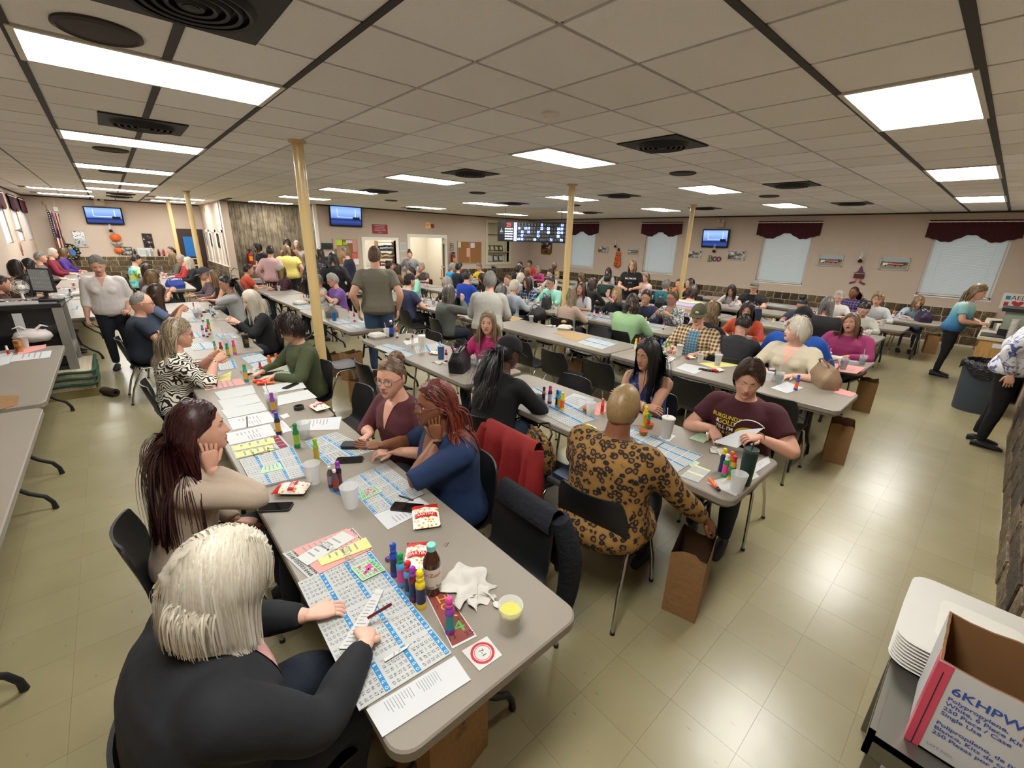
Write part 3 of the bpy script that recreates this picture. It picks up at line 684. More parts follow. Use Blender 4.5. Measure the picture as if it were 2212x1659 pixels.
def queue(mb, name, mats, parent, voxel, smooth_it=3, extra=None):
    me = mb.mesh(name, mats, 0); o = ob(name, me, parent)
    r = o.modifiers.new('r', 'REMESH'); r.mode = 'VOXEL'; r.voxel_size = voxel; r.use_smooth_shade = True
    s = o.modifiers.new('s', 'SMOOTH'); s.iterations = smooth_it; s.factor = .5
    PENDING.append((o, extra)); return o
def superring(c, ax, ay, w, df, db, n=20, e=2.3):
    r = []
    for a in np.arange(n)*2*PI/n:
        ca, sa = math.cos(a), math.sin(a); q = (abs(ca)**e+abs(sa)**e)**(-1/e)
        r.append(c+ax*(w*ca*q)+ay*((df if sa > 0 else db)*sa*q))
    return np.array(r)
def hair(style, col, HR, HC, coll, lod, parent, length=.25, vol=.3, side=.0, curl=0, seed=0, n=None, width=None, name='hair', back=.6, hairline=0, tie=None, braids=False, tuck=None, wild=1):
    """strands rooted on the scalp, combed from the parting and dropped by gravity round the head and shoulders"""
    g = np.random.default_rng(seed+11); HI = np.linalg.inv(HR).T
    N = n or {0: 900, 1: 420, 2: 150}[lod]
    wd = width or {0: .0035, 1: .007, 2: .012}[lod]
    b = MB(); mt = hair_mat(col)
    rad = np.array([.0785, .104, .124]); cen = np.array([0, -.008, .002])
    # scalp cap
    nu, nv = (40, 26) if lod == 0 else (26, 18) if lod == 1 else (18, 12)
    def thr(yy, xx):  # lowest hair z (unit) for front component yy
        base = np.interp(yy, [-1, -.5, -.1, .12, .3, .55, .8, 1], [-.62, -.55, -.35, -.12, .22, .46, .62, .66])
        return base-hairline
    ph = np.arange(nu)*2*PI/nu; V = []; F = []
    lift = 1.03+.12*vol
    for i in range(nv+1):
        for p in ph:
            yf = math.cos(p); zt = float(thr(yf, 0)); t0 = 0; t1 = math.acos(max(-1, min(1, zt))); t = t0+(t1-t0)*i/nv
            d = np.array([math.sin(t)*math.sin(p), math.sin(t)*math.cos(p), math.cos(t)]); k = lift-(.05+.1*vol)*max(0, (i/nv-.75)/.25)
            jit = 1+(.02+.05*vol)*g.normal()*.5*(style not in ('short', 'buzz'))
            V.append(HC+HR @ (cen+rad*d*k*(jit if 0 < i < nv else 1)))
    for i in range(nv):
        for j in range(nu):
            a = i*nu+j; c = i*nu+(j+1) % nu; F.append((a, a+nu, c+nu, c))
    b.add(V, F)
    if style not in ('cap', 'buzz'):
        R = []
        while len(R) < N:
            q = g.normal(size=(N*3, 3)); q /= np.linalg.norm(q, axis=1)[:, None]
            R.extend(q[q[:, 2] > thr(q[:, 1], q[:, 0])+.03])
        u = np.array(R[:N])
        margin = 1.03+(.02+.18*vol*(g.random(N)**.6)*np.clip(.55+.6*u[:, 2], .3, 1))
        roots = cen+rad*u*1.02
        sx = np.sign(u[:, 0]-side*.6+g.normal(size=N)*.06)
        if style in ('long', 'bob', 'curly'):
            d = np.stack([sx*1.0, np.full(N, -.25*back)-.55*(u[:, 1] < 0), np.full(N, .10)], 1)
        elif style in ('pony', 'up'):
            tp = np.array(tie); d = tp-roots
        else: d = np.stack([sx*.7, np.full(N, -.45), -.1*np.ones(N)], 1)
        d = d+g.normal(size=(N, 3))*.12; nrm = u/rad; nrm /= np.linalg.norm(nrm, axis=1)[:, None]
        d = d-(d*nrm).sum(1)[:, None]*nrm*.9; d /= np.linalg.norm(d, axis=1)[:, None]+1e-9
        M = {0: 12, 1: 9, 2: 6}[lod]
        Ls = (length*.66+.15*np.clip(u[:, 2]+.5, 0, 1.5) if style in ('bob', 'long') else length)*(1-.22*wild*g.random(N)**2); h = Ls/M
        P = (roots @ HR.T)+HC; D = d @ HR.T; path = [P]
        grav = {'short': .10, 'up': .0, 'pony': .0, 'bob': .30, 'long': .32, 'curly': .26}.get(style, .2)*(16/M)**.7
        ph1 = g.random(N)*6.28; tpw = None if tie is None else HC+HR @ np.array(tie); tied = np.zeros(N, bool)
        for k in range(M):
            D = D*(1-grav)+np.array([0, 0, -1.])*grav
            if curl: 
                a = ph1+k*curl*2.2*(10/M); D = D+np.stack([np.cos(a), np.sin(a), .3*np.sin(a*1.3)], 1)*.45
            if style in ('pony', 'up'):
                to = tpw-P; ds = np.linalg.norm(to, axis=1); tied |= ds < .03
                D = np.where(tied[:, None], D*.55+np.array([0, 0, -1.])*.45+(HR @ np.array([0, -1., 0]))*.12+g.normal(size=(N, 3))*.08, D*.2+to/(ds[:, None]+1e-6))
            D = D/(np.linalg.norm(D, axis=1)[:, None]+1e-9)
            P2 = P+D*h[:, None]
            if style == 'up': P2 = np.where(tied[:, None], P, P2)
            q = ((P2-HC) @ HI-cen)/rad; r = np.linalg.norm(q, axis=1)
            mg = np.where(tied, 1.02, margin if style not in ('pony', 'up') else 1.03+.02*(margin-1.03))
            ins = r < mg; q = np.where(ins[:, None], q/r[:, None]*mg[:, None], q); P2 = (q*rad+cen) @ HR.T+HC
            qq = ((P2-HC) @ HI-cen)/rad; r = np.linalg.norm(qq, axis=1); lz = (P2-HC) @ HI
            if style in ('short', 'up', 'pony'): hold = (r > mg*1.01) & ~tied
            elif style == 'curly': hold = r > mg+.22
            else: hold = (r > mg*1.015) & (lz[:, 2] > -.02)
            qq = np.where(hold[:, None], qq/r[:, None]*(mg*1.01 if style != 'curly' else mg+.2)[:, None], qq); P2 = (qq*rad+cen) @ HR.T+HC
            for (c0, c1, rr) in coll:
                ab = c1-c0; t = np.clip(((P2-c0) @ ab)/(ab @ ab), 0, 1); cp = c0+t[:, None]*ab; df = P2-cp; ds = np.linalg.norm(df, axis=1)
                ins = ds < rr; P2 = np.where(ins[:, None], cp+df/(ds[:, None]+1e-6)*rr, P2)
            # hair on the face side is swept back off the face
            loc = (P2-HC) @ HI; fz = (loc[:, 1] > .055) & (np.abs(loc[:, 0]) < .055) & (loc[:, 2] < .05)
            if style in ('long', 'bob', 'curly', 'short'):
                loc[:, 0] = np.where(fz, np.where(loc[:, 0] >= 0, .058, -.058), loc[:, 0]); P2 = loc @ HR.T+HC
            if tuck is not None:
                loc = (P2-HC) @ HI; tk = (loc[:, 2] < .035) & (loc[:, 1] > tuck); loc[:, 1] = np.where(tk, tuck-.006*g.random(N), loc[:, 1]); loc[:, 0] = np.where(tk & (np.abs(loc[:, 0]) < .085), np.sign(loc[:, 0])*.088, loc[:, 0]); P2 = loc @ HR.T+HC
            D = P2-P; D = D/(np.linalg.norm(D, axis=1)[:, None]+1e-9); P = P2; path.append(P)
        A = np.stack(path, 1)                     # N, M+1, 3
        T = np.gradient(A, axis=1); out = A-HC; out[:, :, 2] *= .2
        S = np.cross(T, out); S /= np.linalg.norm(S, axis=2)[:, :, None]+1e-9
        if braids:
            for i in range(N):
                rr = np.full(M+1, wd)*(1+.25*np.sin(np.arange(M+1)*2.6+ph1[i])); rr[-1] *= .3; b.tube(A[i], rr, 5)
        else:
            tw = np.linspace(1, .35, M+1)[None, :, None]*wd
            L_, R_ = A-S*tw, A+S*tw
            VV = np.stack([L_, R_], 2).reshape(-1, 3); F = []
            k = 2*(M+1)
            for i in range(N):
                o = i*k
                F.extend([(o+2*j, o+2*j+1, o+2*j+3, o+2*j+2) for j in range(M)])
            b.add(VV, F)
    if tie is not None and style in ('up',):
        t = HC+HR @ np.array(tie); rr = .045 if lod else .048
        b.ell(t, (rr, rr, rr), 14, 10)
        for k in range(60 if lod == 0 else 16):
            a = g.normal(size=3); a /= np.linalg.norm(a); e = g.normal(size=3); e = np.cross(a, e); e /= np.linalg.norm(e); ang = np.linspace(0, 3.6, 9)
            pp = t+(np.cos(ang)[:, None]*a+np.sin(ang)[:, None]*e)*(rr*(1.0+.14*g.random())); b.tube(pp, np.linspace(.006, .0025, 9), 4)
    return b.build(name, mt, parent, 180)
def glasses(HR, HC, parent, col='#2a1c1a', rim=.0016):
    b = MB()
    for s in (-1, 1):
        o = rrect(s*.032-.023, s*.032+.023, -.017, .017, .012, 4); b.tube([(x, .094-.35*max(0, abs(x)-.02)*.5, .006+z) for x, z in o+[o[0]]], rim, 5, 0)
        b.tube([(s*.055, .088, .012), (s*.074, .06, .012), (s*.082, -.015, .010), (s*.08, -.03, -.004)], rim, 5, 0)
        b.add([(x, .0935-.35*max(0, abs(x)-.02)*.5, .006+z) for x, z in o], [tuple(range(len(o)))], 1)
    b.tube([(-.010, .095, .010), (0, .098, .012), (.010, .095, .010)], rim, 5, 0)
    v = MB(); v.add(b.verts() @ HR.T+HC, b.f, b.m)
    return v.build('glasses', [mat('frame_'+col, col, .3), mat('lens', '#dfe6e8', .03, alpha=.14)], parent)
def cap(HR, HC, parent, col, brim=True, logo=None, front=0):
    b = MB(); r = np.array([.087, .110, .105]); c = np.array([0, -.008, .035]); 
    rings = []
    for t in np.linspace(.04, PI/2*1.0, 9): rings.append([c+r*np.array([math.sin(t)*math.sin(p), math.sin(t)*math.cos(p), math.cos(t)]) for p in np.arange(28)*2*PI/28])
    b.loft(rings, cap=False); b.ell(c+np.array([0, 0, r[2]]), (.009, .009, .006), 8, 6)
    if brim:
        f = front
        o = [(math.sin(a)*.078*(1 if abs(a) < 1.5 else 1), math.cos(a)*.10+.0) for a in np.linspace(-1.25, 1.25, 13)]; o2 = [(math.sin(a)*.088, .092+math.cos(a)*.085) for a in np.linspace(1.45, -1.45, 13)]
        V = []; n = 13
        for k in range(n): x, y = o[k]; V.append((x, y-.01, .037)); x, y = o2[n-1-k]; V.append((x, y-.008, .026-.10*abs(x)**1.5))
        F = [(2*k, 2*k+1, 2*k+3, 2*k+2) for k in range(n-1)]; V2 = [(x, y, z-.004) for x, y, z in V]
        b.add(V+V2, F+[tuple(i+2*n for i in q[::-1]) for q in F]+[(2*k+1, 2*k+1+2*n, 2*k+3+2*n, 2*k+3) for k in range(n-1)])
    if logo: b.ell((0, .10, .065), (.02, .006, .014), 10, 6, 1)
    cm = mat('cap_'+col, col, .85); v = MB(); v.add(b.verts() @ HR.T+HC, b.f, b.m)
    return v.build('cap', [cm, mat('cap_patch_'+str(logo), logo or '#ffffff', .8)], parent)
def Rz(a): return np.array([[math.cos(a), -math.sin(a), 0], [math.sin(a), math.cos(a), 0], [0, 0, 1]])
def Rx(a): return np.array([[1, 0, 0], [0, math.cos(a), -math.sin(a)], [0, math.sin(a), math.cos(a)]])
def Ry(a): return np.array([[math.cos(a), 0, math.sin(a)], [0, 1, 0], [-math.sin(a), 0, math.cos(a)]])
NPERS = [0]
def person(label, pos, face, shirt, hairspec=None, skin='fair', sleeve='long', pants='#1d2330', stand=False, fat=1.0, bust=.6, lean=8, look=0, nod=12, tilt=0, pose='table', s=None, eyes='open', iris='brown', glass=None, capspec=None, neck=True, hem=-.12, shirtmat=None, chair_at=True, shoes='#1a1a1c', lod=None, arms=None, twist=0, chairlab=None, belly=0, mouth=0, headscale=1.09, vneck=False, chin=None, hunch=0, coat=False, chairoff=0):
    """pos: world position of the head centre; face: body direction in degrees (0 = +X)"""
    NPERS[0] += 1; seed = NPERS[0]
    pos = np.asarray(pos, float); dist = np.linalg.norm(pos-CAMP)
    if lod is None: lod = 0 if dist < 4.2 else 1 if dist < 8.5 else 2
    a = math.radians(face); fw = np.array([math.cos(a), math.sin(a), 0])
    hipz = .545 if not stand else None
    # ---- fit height: choose scale, then lean
    le = math.radians(lean)
    def headoff(sc, le):
        L = .50*sc; y = L*math.sin(le)*(.6+.4)+.045*sc+.05*math.sin(le); z = L*math.cos(le*.9)+(.155*math.cos(le*.6))*sc; return y, z
    if not stand:
        sc = s or 1.0
        for _ in range(40):
            y, z = headoff(sc, le)
            e = pos[2]-(hipz+z)
            if abs(e) < .004: break
            if s is None and ((e > 0 and sc < 1.13) or (e < 0 and sc > .90)): sc += e*.6; sc = min(1.13, max(.90, sc))
            elif e < 0 and le < 1.0: le += .03
            elif e > 0 and le > .02: le -= .03
            else: hipz += e*.5
        H = np.array([0, 0, hipz])
    else:
        sc = s or 1.0
        for _ in range(60):
            y, z = headoff(sc, le); e = pos[2]-(.915*sc+z); sc += e*.5
        H = np.array([0, 0, .915*sc])
    y, z = headoff(sc, le)
    base = pos-fw*y; base[2] = 0
    root = empty('person', base, a-PI/2); tag(root, label, 'person')
    L = .50*sc
    def spine(t): return H+np.array([0, L*(math.sin(le)*(t*.6+.4*t*abs(t)))-hunch*max(0, t-.6)*0, L*t*math.cos(le*.9)])
    def spdir(t): return unit(spine(t+.02)-spine(t-.02))
    HC = np.array([0, y, H[2]+z])
    HR = Rz(math.radians(look)) @ Rx(-math.radians(nod)) @ Ry(math.radians(tilt))
    HR = HR*headscale*(.97+.03*sc)
    Rrot = HR/np.linalg.norm(HR[:, 0])
    tw = Rz(math.radians(twist))
    sk = skin_mat(skin)
    F = fat
    prof = [(-.17, .13, .085, .09), (-.08, .172, .115, .13), (.06, .175, .125, .125), (.20, .160, .125, .108), (.36, .150, .122, .10), (.52, .155, .125, .108), (.68, .166, .124, .115), (.82, .168, .105, .108), (.92, .120, .082, .088), (1.0, .066, .060, .062), (1.05, .056, .054, .054)]
    def torso(infl, t0, t1, n=20, nk=True):
        rings = []
        for t, w, df, db in prof:
            if t < t0-1e-6 or t > t1+1e-6: continue
            k = F if t < .75 else F+(F**.45-F)*(t-.75)/.3
            bl = belly*math.exp(-((t-.2)/.22)**2)
            d = spdir(t); ax = tw @ np.array([1., 0, 0]) if t > .3 else np.array([1., 0, 0]); ay = unit(np.cross(d, ax)); c = spine(t)
            rings.append(superring(c, ax, ay, sc*w*k+infl, sc*(df*k+bl)+infl, sc*db*(1+(k-1)*.7)+infl, n))
        return rings
    shw = .168*sc*(.55+.45*F)
    sh = {q: spine(.845)+tw @ np.array([q*shw, -.005, 0]) for q in (-1, 1)}
    l1, l2 = .285*sc, .25*sc
    # ---- arm targets (person frame; +x is the person's right)
    yh = HC[1]; TZ = .742
    A = {}
    if stand:
        dflt = lambda q: ((q*(shw+.07+.06*(F-1)), .02, spine(0)[2]-.03), (q*.6, -1, 0), (q*.0, .1, -1), (q, 0, 0), 25)
    else:
        dflt = lambda q: ((q*.13, yh+.24, TZ+.035), (q*.8, -.1, -.6), (-q*.35, 1, -.05), (0, 0, 1), 28)
    for q in (-1, 1): A[q] = dflt(q)
    cheek = lambda q: (tuple(HC+Rrot @ np.array([q*.074, .03, -.18])), (q*.5, .8, -.9), tuple(Rrot @ np.array([-q*.05, .05, 1.])), tuple(Rrot @ np.array([q*.9, .5, 0])), 12)
    if pose == 'lap':
        for q in (-1, 1): A[q] = ((q*.08, .22, .62), (q*.9, -.3, -.3), (-q*.4, 1, -.2), (0, 0, 1), 30)
    elif pose == 'chinR': A[1] = cheek(1)
    elif pose == 'chinL': A[-1] = cheek(-1)
    elif pose == 'paper':
        for q in (-1, 1): A[q] = ((q*.11, yh+.22, .93), (q*.7, -.2, -.8), (-q*.3, .8, .45), (q*.7, .2, .5), 45)
    elif pose == 'write': A[1] = ((.06, yh+.30, TZ+.045), (.8, -.1, -.6), (-.3, 1, -.25), (.2, 0, 1), 48)
    elif pose == 'fold':
        A[1] = ((-.10, .27, .80), (.9, .2, -.5), (-1, .05, .05), (0, .6, .8), 20); A[-1] = ((.09, .24, .83), (-.9, .2, -.5), (1, .1, .1), (0, .8, .5), 15)
    elif pose == 'hip':
        for q in (-1, 1): A[q] = ((q*.19*F, .04, spine(.05)[2]), (q, -.5, 0), (-q*.7, .6, -.4), (q*.5, .5, .5), 30)
    elif pose == 'front':
        for q in (-1, 1): A[q] = ((q*.09, .30, spine(.25)[2]), (q*.8, -.4, -.6), (-q*.4, 1, .1), (0, 0, 1), 35)
    if arms:
        ca, sa = math.cos(-(a-PI/2)), math.sin(-(a-PI/2)); RR = np.array([[ca, -sa, 0], [sa, ca, 0], [0, 0, 1.]])
        for q, v in arms.items():
            if isinstance(v, str): A[q] = cheek(q) if v == 'cheek' else ((q*.09, .24, .60), (q*.9, -.3, -.3), (-q*.4, 1, -.2), (0, 0, 1), 30) if v == 'lap' else A[q]
            elif v[0] == 'w':
                tg = RR @ (np.array(v[1], float)-base); A[q] = (tg, v[2] if v[2] is not None else (q*.8, -.1, -.6), RR @ np.array(v[3], float), RR @ np.array(v[4], float), v[5])
            else: A[q] = v
    body = MB(); hands = []; sleeveT = MB(); rU, rF, rW = .050*(1+(F-1)*.6)*sc, .041*(1+(F-1)*.45)*sc, .0265*sc
    sl = MB()
    for q in (-1, 1):
        tgt, pole, hd, hn, curl = A[q]
        E, W = ik(sh[q], np.array(tgt, float), l1, l2, pole)
        inn = sh[q]+tw @ np.array([-q*.07*sc, 0, .0])
        pth, rd = smooth_path([inn, sh[q], sh[q]*.5+E*.5, E, E*.55+W*.45, W, W+unit(W-E)*.012], [rU*.9, rU*1.08, rU*.95, rF, rF*.98, rW, rW*.96], 4)
        body.tube(pth, rd, 12)
        hs = .95*sc if sc > .9 else .9*sc
        v, f = hand_geo(curl, 32 if curl < 40 else 12, 5 if curl > 8 else 8, q, 6 if lod < 2 else 5)
        FR = frame_from(np.array(hd, float) if hd is not None else W-E, hn)
        hands.append(((v*hs) @ FR.T+W, f))
        if sleeve != 'none':
            ex = {'short': .62, 'elbow': 1.02, 'three': 1.35, 'long': 1.93, 'cap': .3}[sleeve]
            pts, rds = [inn, sh[q]], [rU*1.0+.012, rU*1.12+.013]
            if ex <= 1: pts += [sh[q]*(1-ex*.5)+E*ex*.5, sh[q]*(1-ex)+E*ex]; rds += [rU*1.08+.013, rU*1.0+.018]
            else:
                e2 = ex-1; pts += [sh[q]*.5+E*.5, E, E*(1-e2*.5)+W*e2*.5, E*(1-e2)+W*e2]; rds += [rU*1.0+.013, rF*1.05+.013, rF*1.0+.012, (rF*(1-e2)+rW*e2)*1.0+.011]
            p2, r2 = smooth_path(pts, rds, 4); sl.tube(p2, r2, 14)
    vx = {0: .013, 1: .020, 2: .029}[lod]
    # ---- garments
    shirt_m = cloth(shirtmat) if shirtmat else mat('cloth_'+shirt, shirt, .85, bump=(11, .28, .025), var=(7, .06))
    g = MB(); g.loft(torso(.012, hem, 1.0)); g.add(sl.verts(), sl.f)
    if bust > 0:
        for q in (-1, 1):
            c = spine(.60)+tw @ np.array([q*.072*sc*F**.5, .092*sc*F, 0]); g.ell(c, (.068*sc*(.7+.3*bust)*F**.5, .058*sc*bust**.5*F**.5, .072*sc*(.7+.3*bust)), 14, 10)
    if coat:
        g.ell(H+np.array([0, .08, -.02]), (.225*F**.6, .24, .13*F**.5), 20, 12); g.ell(H+np.array([0, -.03, -.02]), (.22*F**.6, .17*F**.5, .13), 20, 12)
    shirt_o = queue(g, 'shirt', shirt_m, root, vx, 4 if lod == 0 else 3)
    # ---- body
    core = MB(); core.loft(torso(-.012, -.08, 1.05, 16))
    hb = HC+Rrot @ np.array([0, -.018, -.085]); nb = spine(.93)
    pn, rn = smooth_path([nb, spine(1.02)*.6+hb*.4, hb, hb+(HC-hb)*.5], [.066*sc*F**.5, .053*sc*F**.6, .053*sc*F**.5, .05*sc], 3); core.tube(pn, rn, 14)
    core.add(body.verts(), body.f)
    ext = MB()
    hv, hf, hm = head_geo(*{0: (60, 46), 1: (36, 30), 2: (24, 20)}[lod], eyes, mouth)
    ext.add(hv @ HR.T+HC, hf, hm)
    if chin: pass
    for v, f in hands: ext.add(v, f, 0)
    brow = (hairspec or {}).get('col', 'brown')
    brow = {'white': 'grey', 'silver': 'grey', 'blond': 'dkblond', 'ashblond': 'dkblond', 'redbraid': 'dkbrown', 'bleach': 'dkbrown', 'streak': 'ltbrown'}.get(brow, brow)
    bm = [sk, lip_mat(skin), m_eye, iris_mat(iris), m_pup, hair_mat(brow)]
    queue(core, 'body', bm, root, {0: .016, 1: .024, 2: .034}[lod], 2, ext)
    # ---- legs
    pm = pants if not isinstance(pants, str) else mat('trousers_'+pants, pants, .85, bump=(30, .4, .02), var=(10, .1))
    lg = MB(); lg.loft(torso(.010, -.17, .06))
    for q in (-1, 1):
        hp = H+np.array([q*.088*sc*F**.5, .01, -.01])
        if stand: kn = np.array([q*.10*sc, .02+.01*q, .49*sc]); an = np.array([q*.10*sc, -.02+.02*q, .085*sc])
        else: kn = np.array([q*.115*sc, .43*sc, hipz-.03]); an = np.array([q*.11*sc, .40*sc, .09])
        pp, rr = smooth_path([hp, hp*.5+kn*.5, kn, kn*.5+an*.5, an], [.092*sc*F**.8, .082*sc*F**.7, .06*sc*F**.4+.006, .056*sc*F**.4, .044*sc+.004], 4); lg.tube(pp, rr, 14)
        ft = MB(); y0 = an[1]
        st = [(-.07, .03, .05), (-.03, .036, .075), (.04, .040, .065), (.11, .045, .045), (.165, .042, .032), (.19, .025, .02)]
        ft.loft([[(an[0]+w*math.cos(t), y0+yy, .004+max(0, h*(.5+.5*math.sin(t)))) for t in np.arange(12)*2*PI/12] for yy, w, h in st]); ft.build('shoe', mat('shoe_'+shoes, shoes, .6), root, 60)
    queue(lg, 'trousers', pm, root, vx*1.9, 2)
    # ---- hair and headgear
    coll = [(spine(.2), spine(.72), .135*sc*min(F, 1.3)), (sh[-1]*.9+spine(.86)*.1, sh[1]*.9+spine(.86)*.1, .075*sc*F**.4), (spine(.95), hb, .064*sc)]
    if hairspec:
        hs = dict(hairspec); hair(hs.pop('st'), hs.pop('col'), HR, HC, coll, lod, root, seed=seed, **hs)
    if glass: glasses(HR, HC, root, glass, .0016 if lod < 1 else .0024)
    if capspec: cap(HR, HC, root, **capspec)
    if not stand and chair_at:
        chair(*(base+fw*(.075+chairoff))[:2], a, chairlab or ('black chair under the '+' '.join(label.split(',')[0].split()[:11])))
    root['fit'] = round(sc, 3)
    PERS[label] = dict(root=root, HC=HC, HR=Rrot, shirt=shirt_o, spine=spine, base=base, a=a, sc=sc, A=A)
    return root
PERS = {}
def finish_people():
    dg = bpy.context.evaluated_depsgraph_get(); dg.update(); out = []
    for o, ext in PENDING: out.append(bpy.data.meshes.new_from_object(o.evaluated_get(dg)))
    for (o, ext), me in zip(PENDING, out):
        old = o.data; nm = old.name; o.modifiers.clear()
        if ext is not None:
            nv = len(me.vertices); co = np.empty(nv*3); me.vertices.foreach_get('co', co); co = co.reshape(-1, 3)
            F = [tuple(p.vertices) for p in me.polygons]; n0 = len(F); b = MB(); b.add(co, F, 0); b.add(ext.verts(), ext.f, ext.m)
            nme = b.mesh(nm, list(old.materials), 180); bpy.data.meshes.remove(me); me = nme
        else:
            me.polygons.foreach_set('use_smooth', [True]*len(me.polygons))
        o.data = me; me.name = o.name
        bpy.data.meshes.remove(old)
    PENDING.clear()
P = person
H = lambda st, col, **k: dict(st=st, col=col, **k)
def az(y): return dict()
# ---- front rows
P('woman with white shoulder-length hair in a black cardigan, writing on bingo sheets', onz(475, 1258, 1.17), 5, '#15171c', H('bob', 'white', length=.17, vol=.8, n=5200, width=.0028, wild=1.7), skin='pale', fat=1.55, bust=.7, lean=14, look=-8, nod=34, arms={1: ('w', onz(793, 1385, .80), (.6, -.6, -.5), (.25, .85, -.35), (.2, -.3, 1), 48)}, chairlab='black chair under the white-haired woman in a black cardigan', chairoff=.1)
P('woman with long dark red hair in a cream sweater, cheek on hand', onz(428, 925, 1.2), -4, '#b3a290', H('long', 'auburn', length=.78, vol=.28, n=3400, width=.0034, back=2.2, tuck=-.005), skin='fair', lean=12, look=-4, nod=4, arms={1: 'cheek', -1: 'lap'}, eyes='open')
P('woman in a burgundy henley with glasses and messy bun', onz(845, 815, 1.2), 190, '#54272e', H('up', 'ltbrown', vol=.12, length=.3, tie=(0, -.085, .085), n=1400), skin='fair', fat=1.2, look=22, nod=8, glass='#5a3b33', sleeve='three', iris='hazel', arms={1: ('w', onz(800, 938, .80), None, (-.8, -.5, 0), (0, .3, 1), 35), -1: ('w', onz(850, 975, .79), None, (-.9, .4, 0), (0, 0, 1), 30)})
P('woman in a navy blue top with dark red braids and glasses', onz(940, 872, 1.2), 168, '#13294d', H('long', 'redbraid', length=.5, vol=.22, braids=True, n=190, width=.0052, back=2.6, tuck=-.02), skin='brown', fat=1.34, look=-2, nod=4, sleeve='elbow', glass='#7a5560', arms={1: ('w', onz(825, 962, .86), None, (-.75, .35, .12), (0, .2, -1), 8), -1: 'cheek'})
P('woman in zebra-print blouse with long streaked hair and glasses', onz(385, 720, 1.2), 0, 'zebra', H('long', 'streak', length=.45, vol=.42, back=1.8, tuck=.0, n=1500), fat=1.3, look=-6, nod=14, glass='#5e1f24', pose='paper', sleeve='three', shirtmat='zebra', lod=0)
P('bald grey man in a dark navy shirt', onz(308, 655, 1.2), 2, '#1b2432', H('short', 'grey', hairline=-.42, length=.015, vol=0, n=200), fat=1.2, bust=0, look=-4, nod=8, sleeve='short', glass='#7c5b3a', skin='fair')
P('girl with long brown hair in a dusty blue tee', onz(340, 634, 1.18), 0, '#54617c', H('long', 'brown', length=.46, vol=.25, back=.8), look=-3, nod=22, sleeve='short', pose='paper', skin='tan', lod=0)
P('woman in a grey tee with wavy brown hair holding a tablet', onz(329, 598, 1.2), 0, '#8d8790', H('bob', 'ltbrown', length=.2, vol=.4, curl=.5), fat=1.25, nod=22, sleeve='short', pose='paper')
P('woman with brown hair partly hidden behind the grey tee', onz(319, 583, 1.2), 0, '#6b5e55', H('bob', 'brown', length=.22, vol=.35), fat=1.1, nod=15)
P('person in yellow, green and blue tie-dye tee with dark hair', ony(295, 561, 16.2), 0, 'tiedye', H('short', 'dkbrown', length=.05, vol=.3), nod=25, sleeve='short', shirtmat='tiedye', fat=1.2, bust=.2)
# ---- right side of the first row
P('woman in an olive green sweater with curly dark hair, writing', onz(628, 708, 1.2), 180, '#3c4328', H('curly', 'dkbrown', length=.14, vol=.6, curl=1.2, n=1200), fat=1.15, look=6, nod=30, pose='write', eyes='down', lod=0)
P('woman with long platinum hair in a black jacket', onz(544, 648, 1.2), 182, '#101012', H('long', 'white', length=.42, vol=.35, back=.6), skin='pale', look=5, nod=24, pose='paper', lod=0)
P('woman with black ponytail in a pale grey striped hoodie, hand on face', onz(488, 613, 1.2), 180, '#9a9c9a', H('pony', 'black', length=.5, vol=.1, tie=(.0, -.12, .02)), skin='olive', look=4, nod=16, pose='chinL')
P('woman with highlighted brown hair in a sleeveless black top', onz(465, 598, 1.2), 180, '#151416', H('bob', 'ltbrown', length=.26, vol=.3), skin='tan', look=2, nod=4, sleeve='none')
P('man with dark cap, glasses and plaid shirt', onz(441, 592, 1.2), 182, 'plaiddark', H('short', 'grey', length=.02, vol=0), nod=18, glass='#222222', capspec=dict(col='#3f3d40'), shirtmat='plaiddark', bust=0)
P('woman with white bob in a black top by the blue bag', ony(407, 566, 15.2), 180, '#131214', H('bob', 'white', length=.2, vol=.35), skin='pale', nod=12)
P('grey-haired person in a red jacket near the brown door', ony(391, 560, 16.3), 180, '#a02a2c', H('short', 'silver', length=.07, vol=.4), nod=22, glass='#333333')
P('woman with dark blond hair in an olive top at the far table', ony(373, 555, 17.3), 180, '#4f4c3c', H('bob', 'dkblond', length=.2, vol=.35), nod=16)
P('person with tied dark hair at the end of the far table', ony(369, 542, 18.8), 200, '#54453f', H('pony', 'brown', length=.3, vol=.1, tie=(0, -.12, 0)), nod=2, stand=True)
# ---- second row, left side
P('woman in a leopard-print coat with cropped blond hair', onz(1348, 880, 1.2), 8, 'leopard', H('buzz', 'bleach', vol=-.05), skin='brown', fat=1.52, bust=.5, look=0, nod=14, lean=8, shirtmat='leopard', hem=-.17, coat=True, arms={1: ('w', (2.28, .78, .55), (.2, -1, 0), (.5, -.35, -.6), (.2, -.8, .3), 25)})
P('person in a black hoodie and black cap with long black hair', onz(1098, 762, 1.2), 12, '#0e0f12', H('pony', 'black', length=.55, vol=.25, tie=(0, -.12, -.03), n=1600), skin='dark', fat=1.15, nod=24, look=-14, lean=20, bust=.4, capspec=dict(col='#101114', brim=True), pants='#3c4a5e', lod=0)
P('man in an orange polo shirt with short dark hair', onz(537, 582, 1.2), 2, '#b8482c', H('short', 'dkbrown', length=.025, vol=.05), bust=0, fat=1.15, sleeve='short', nod=14, look=-5)
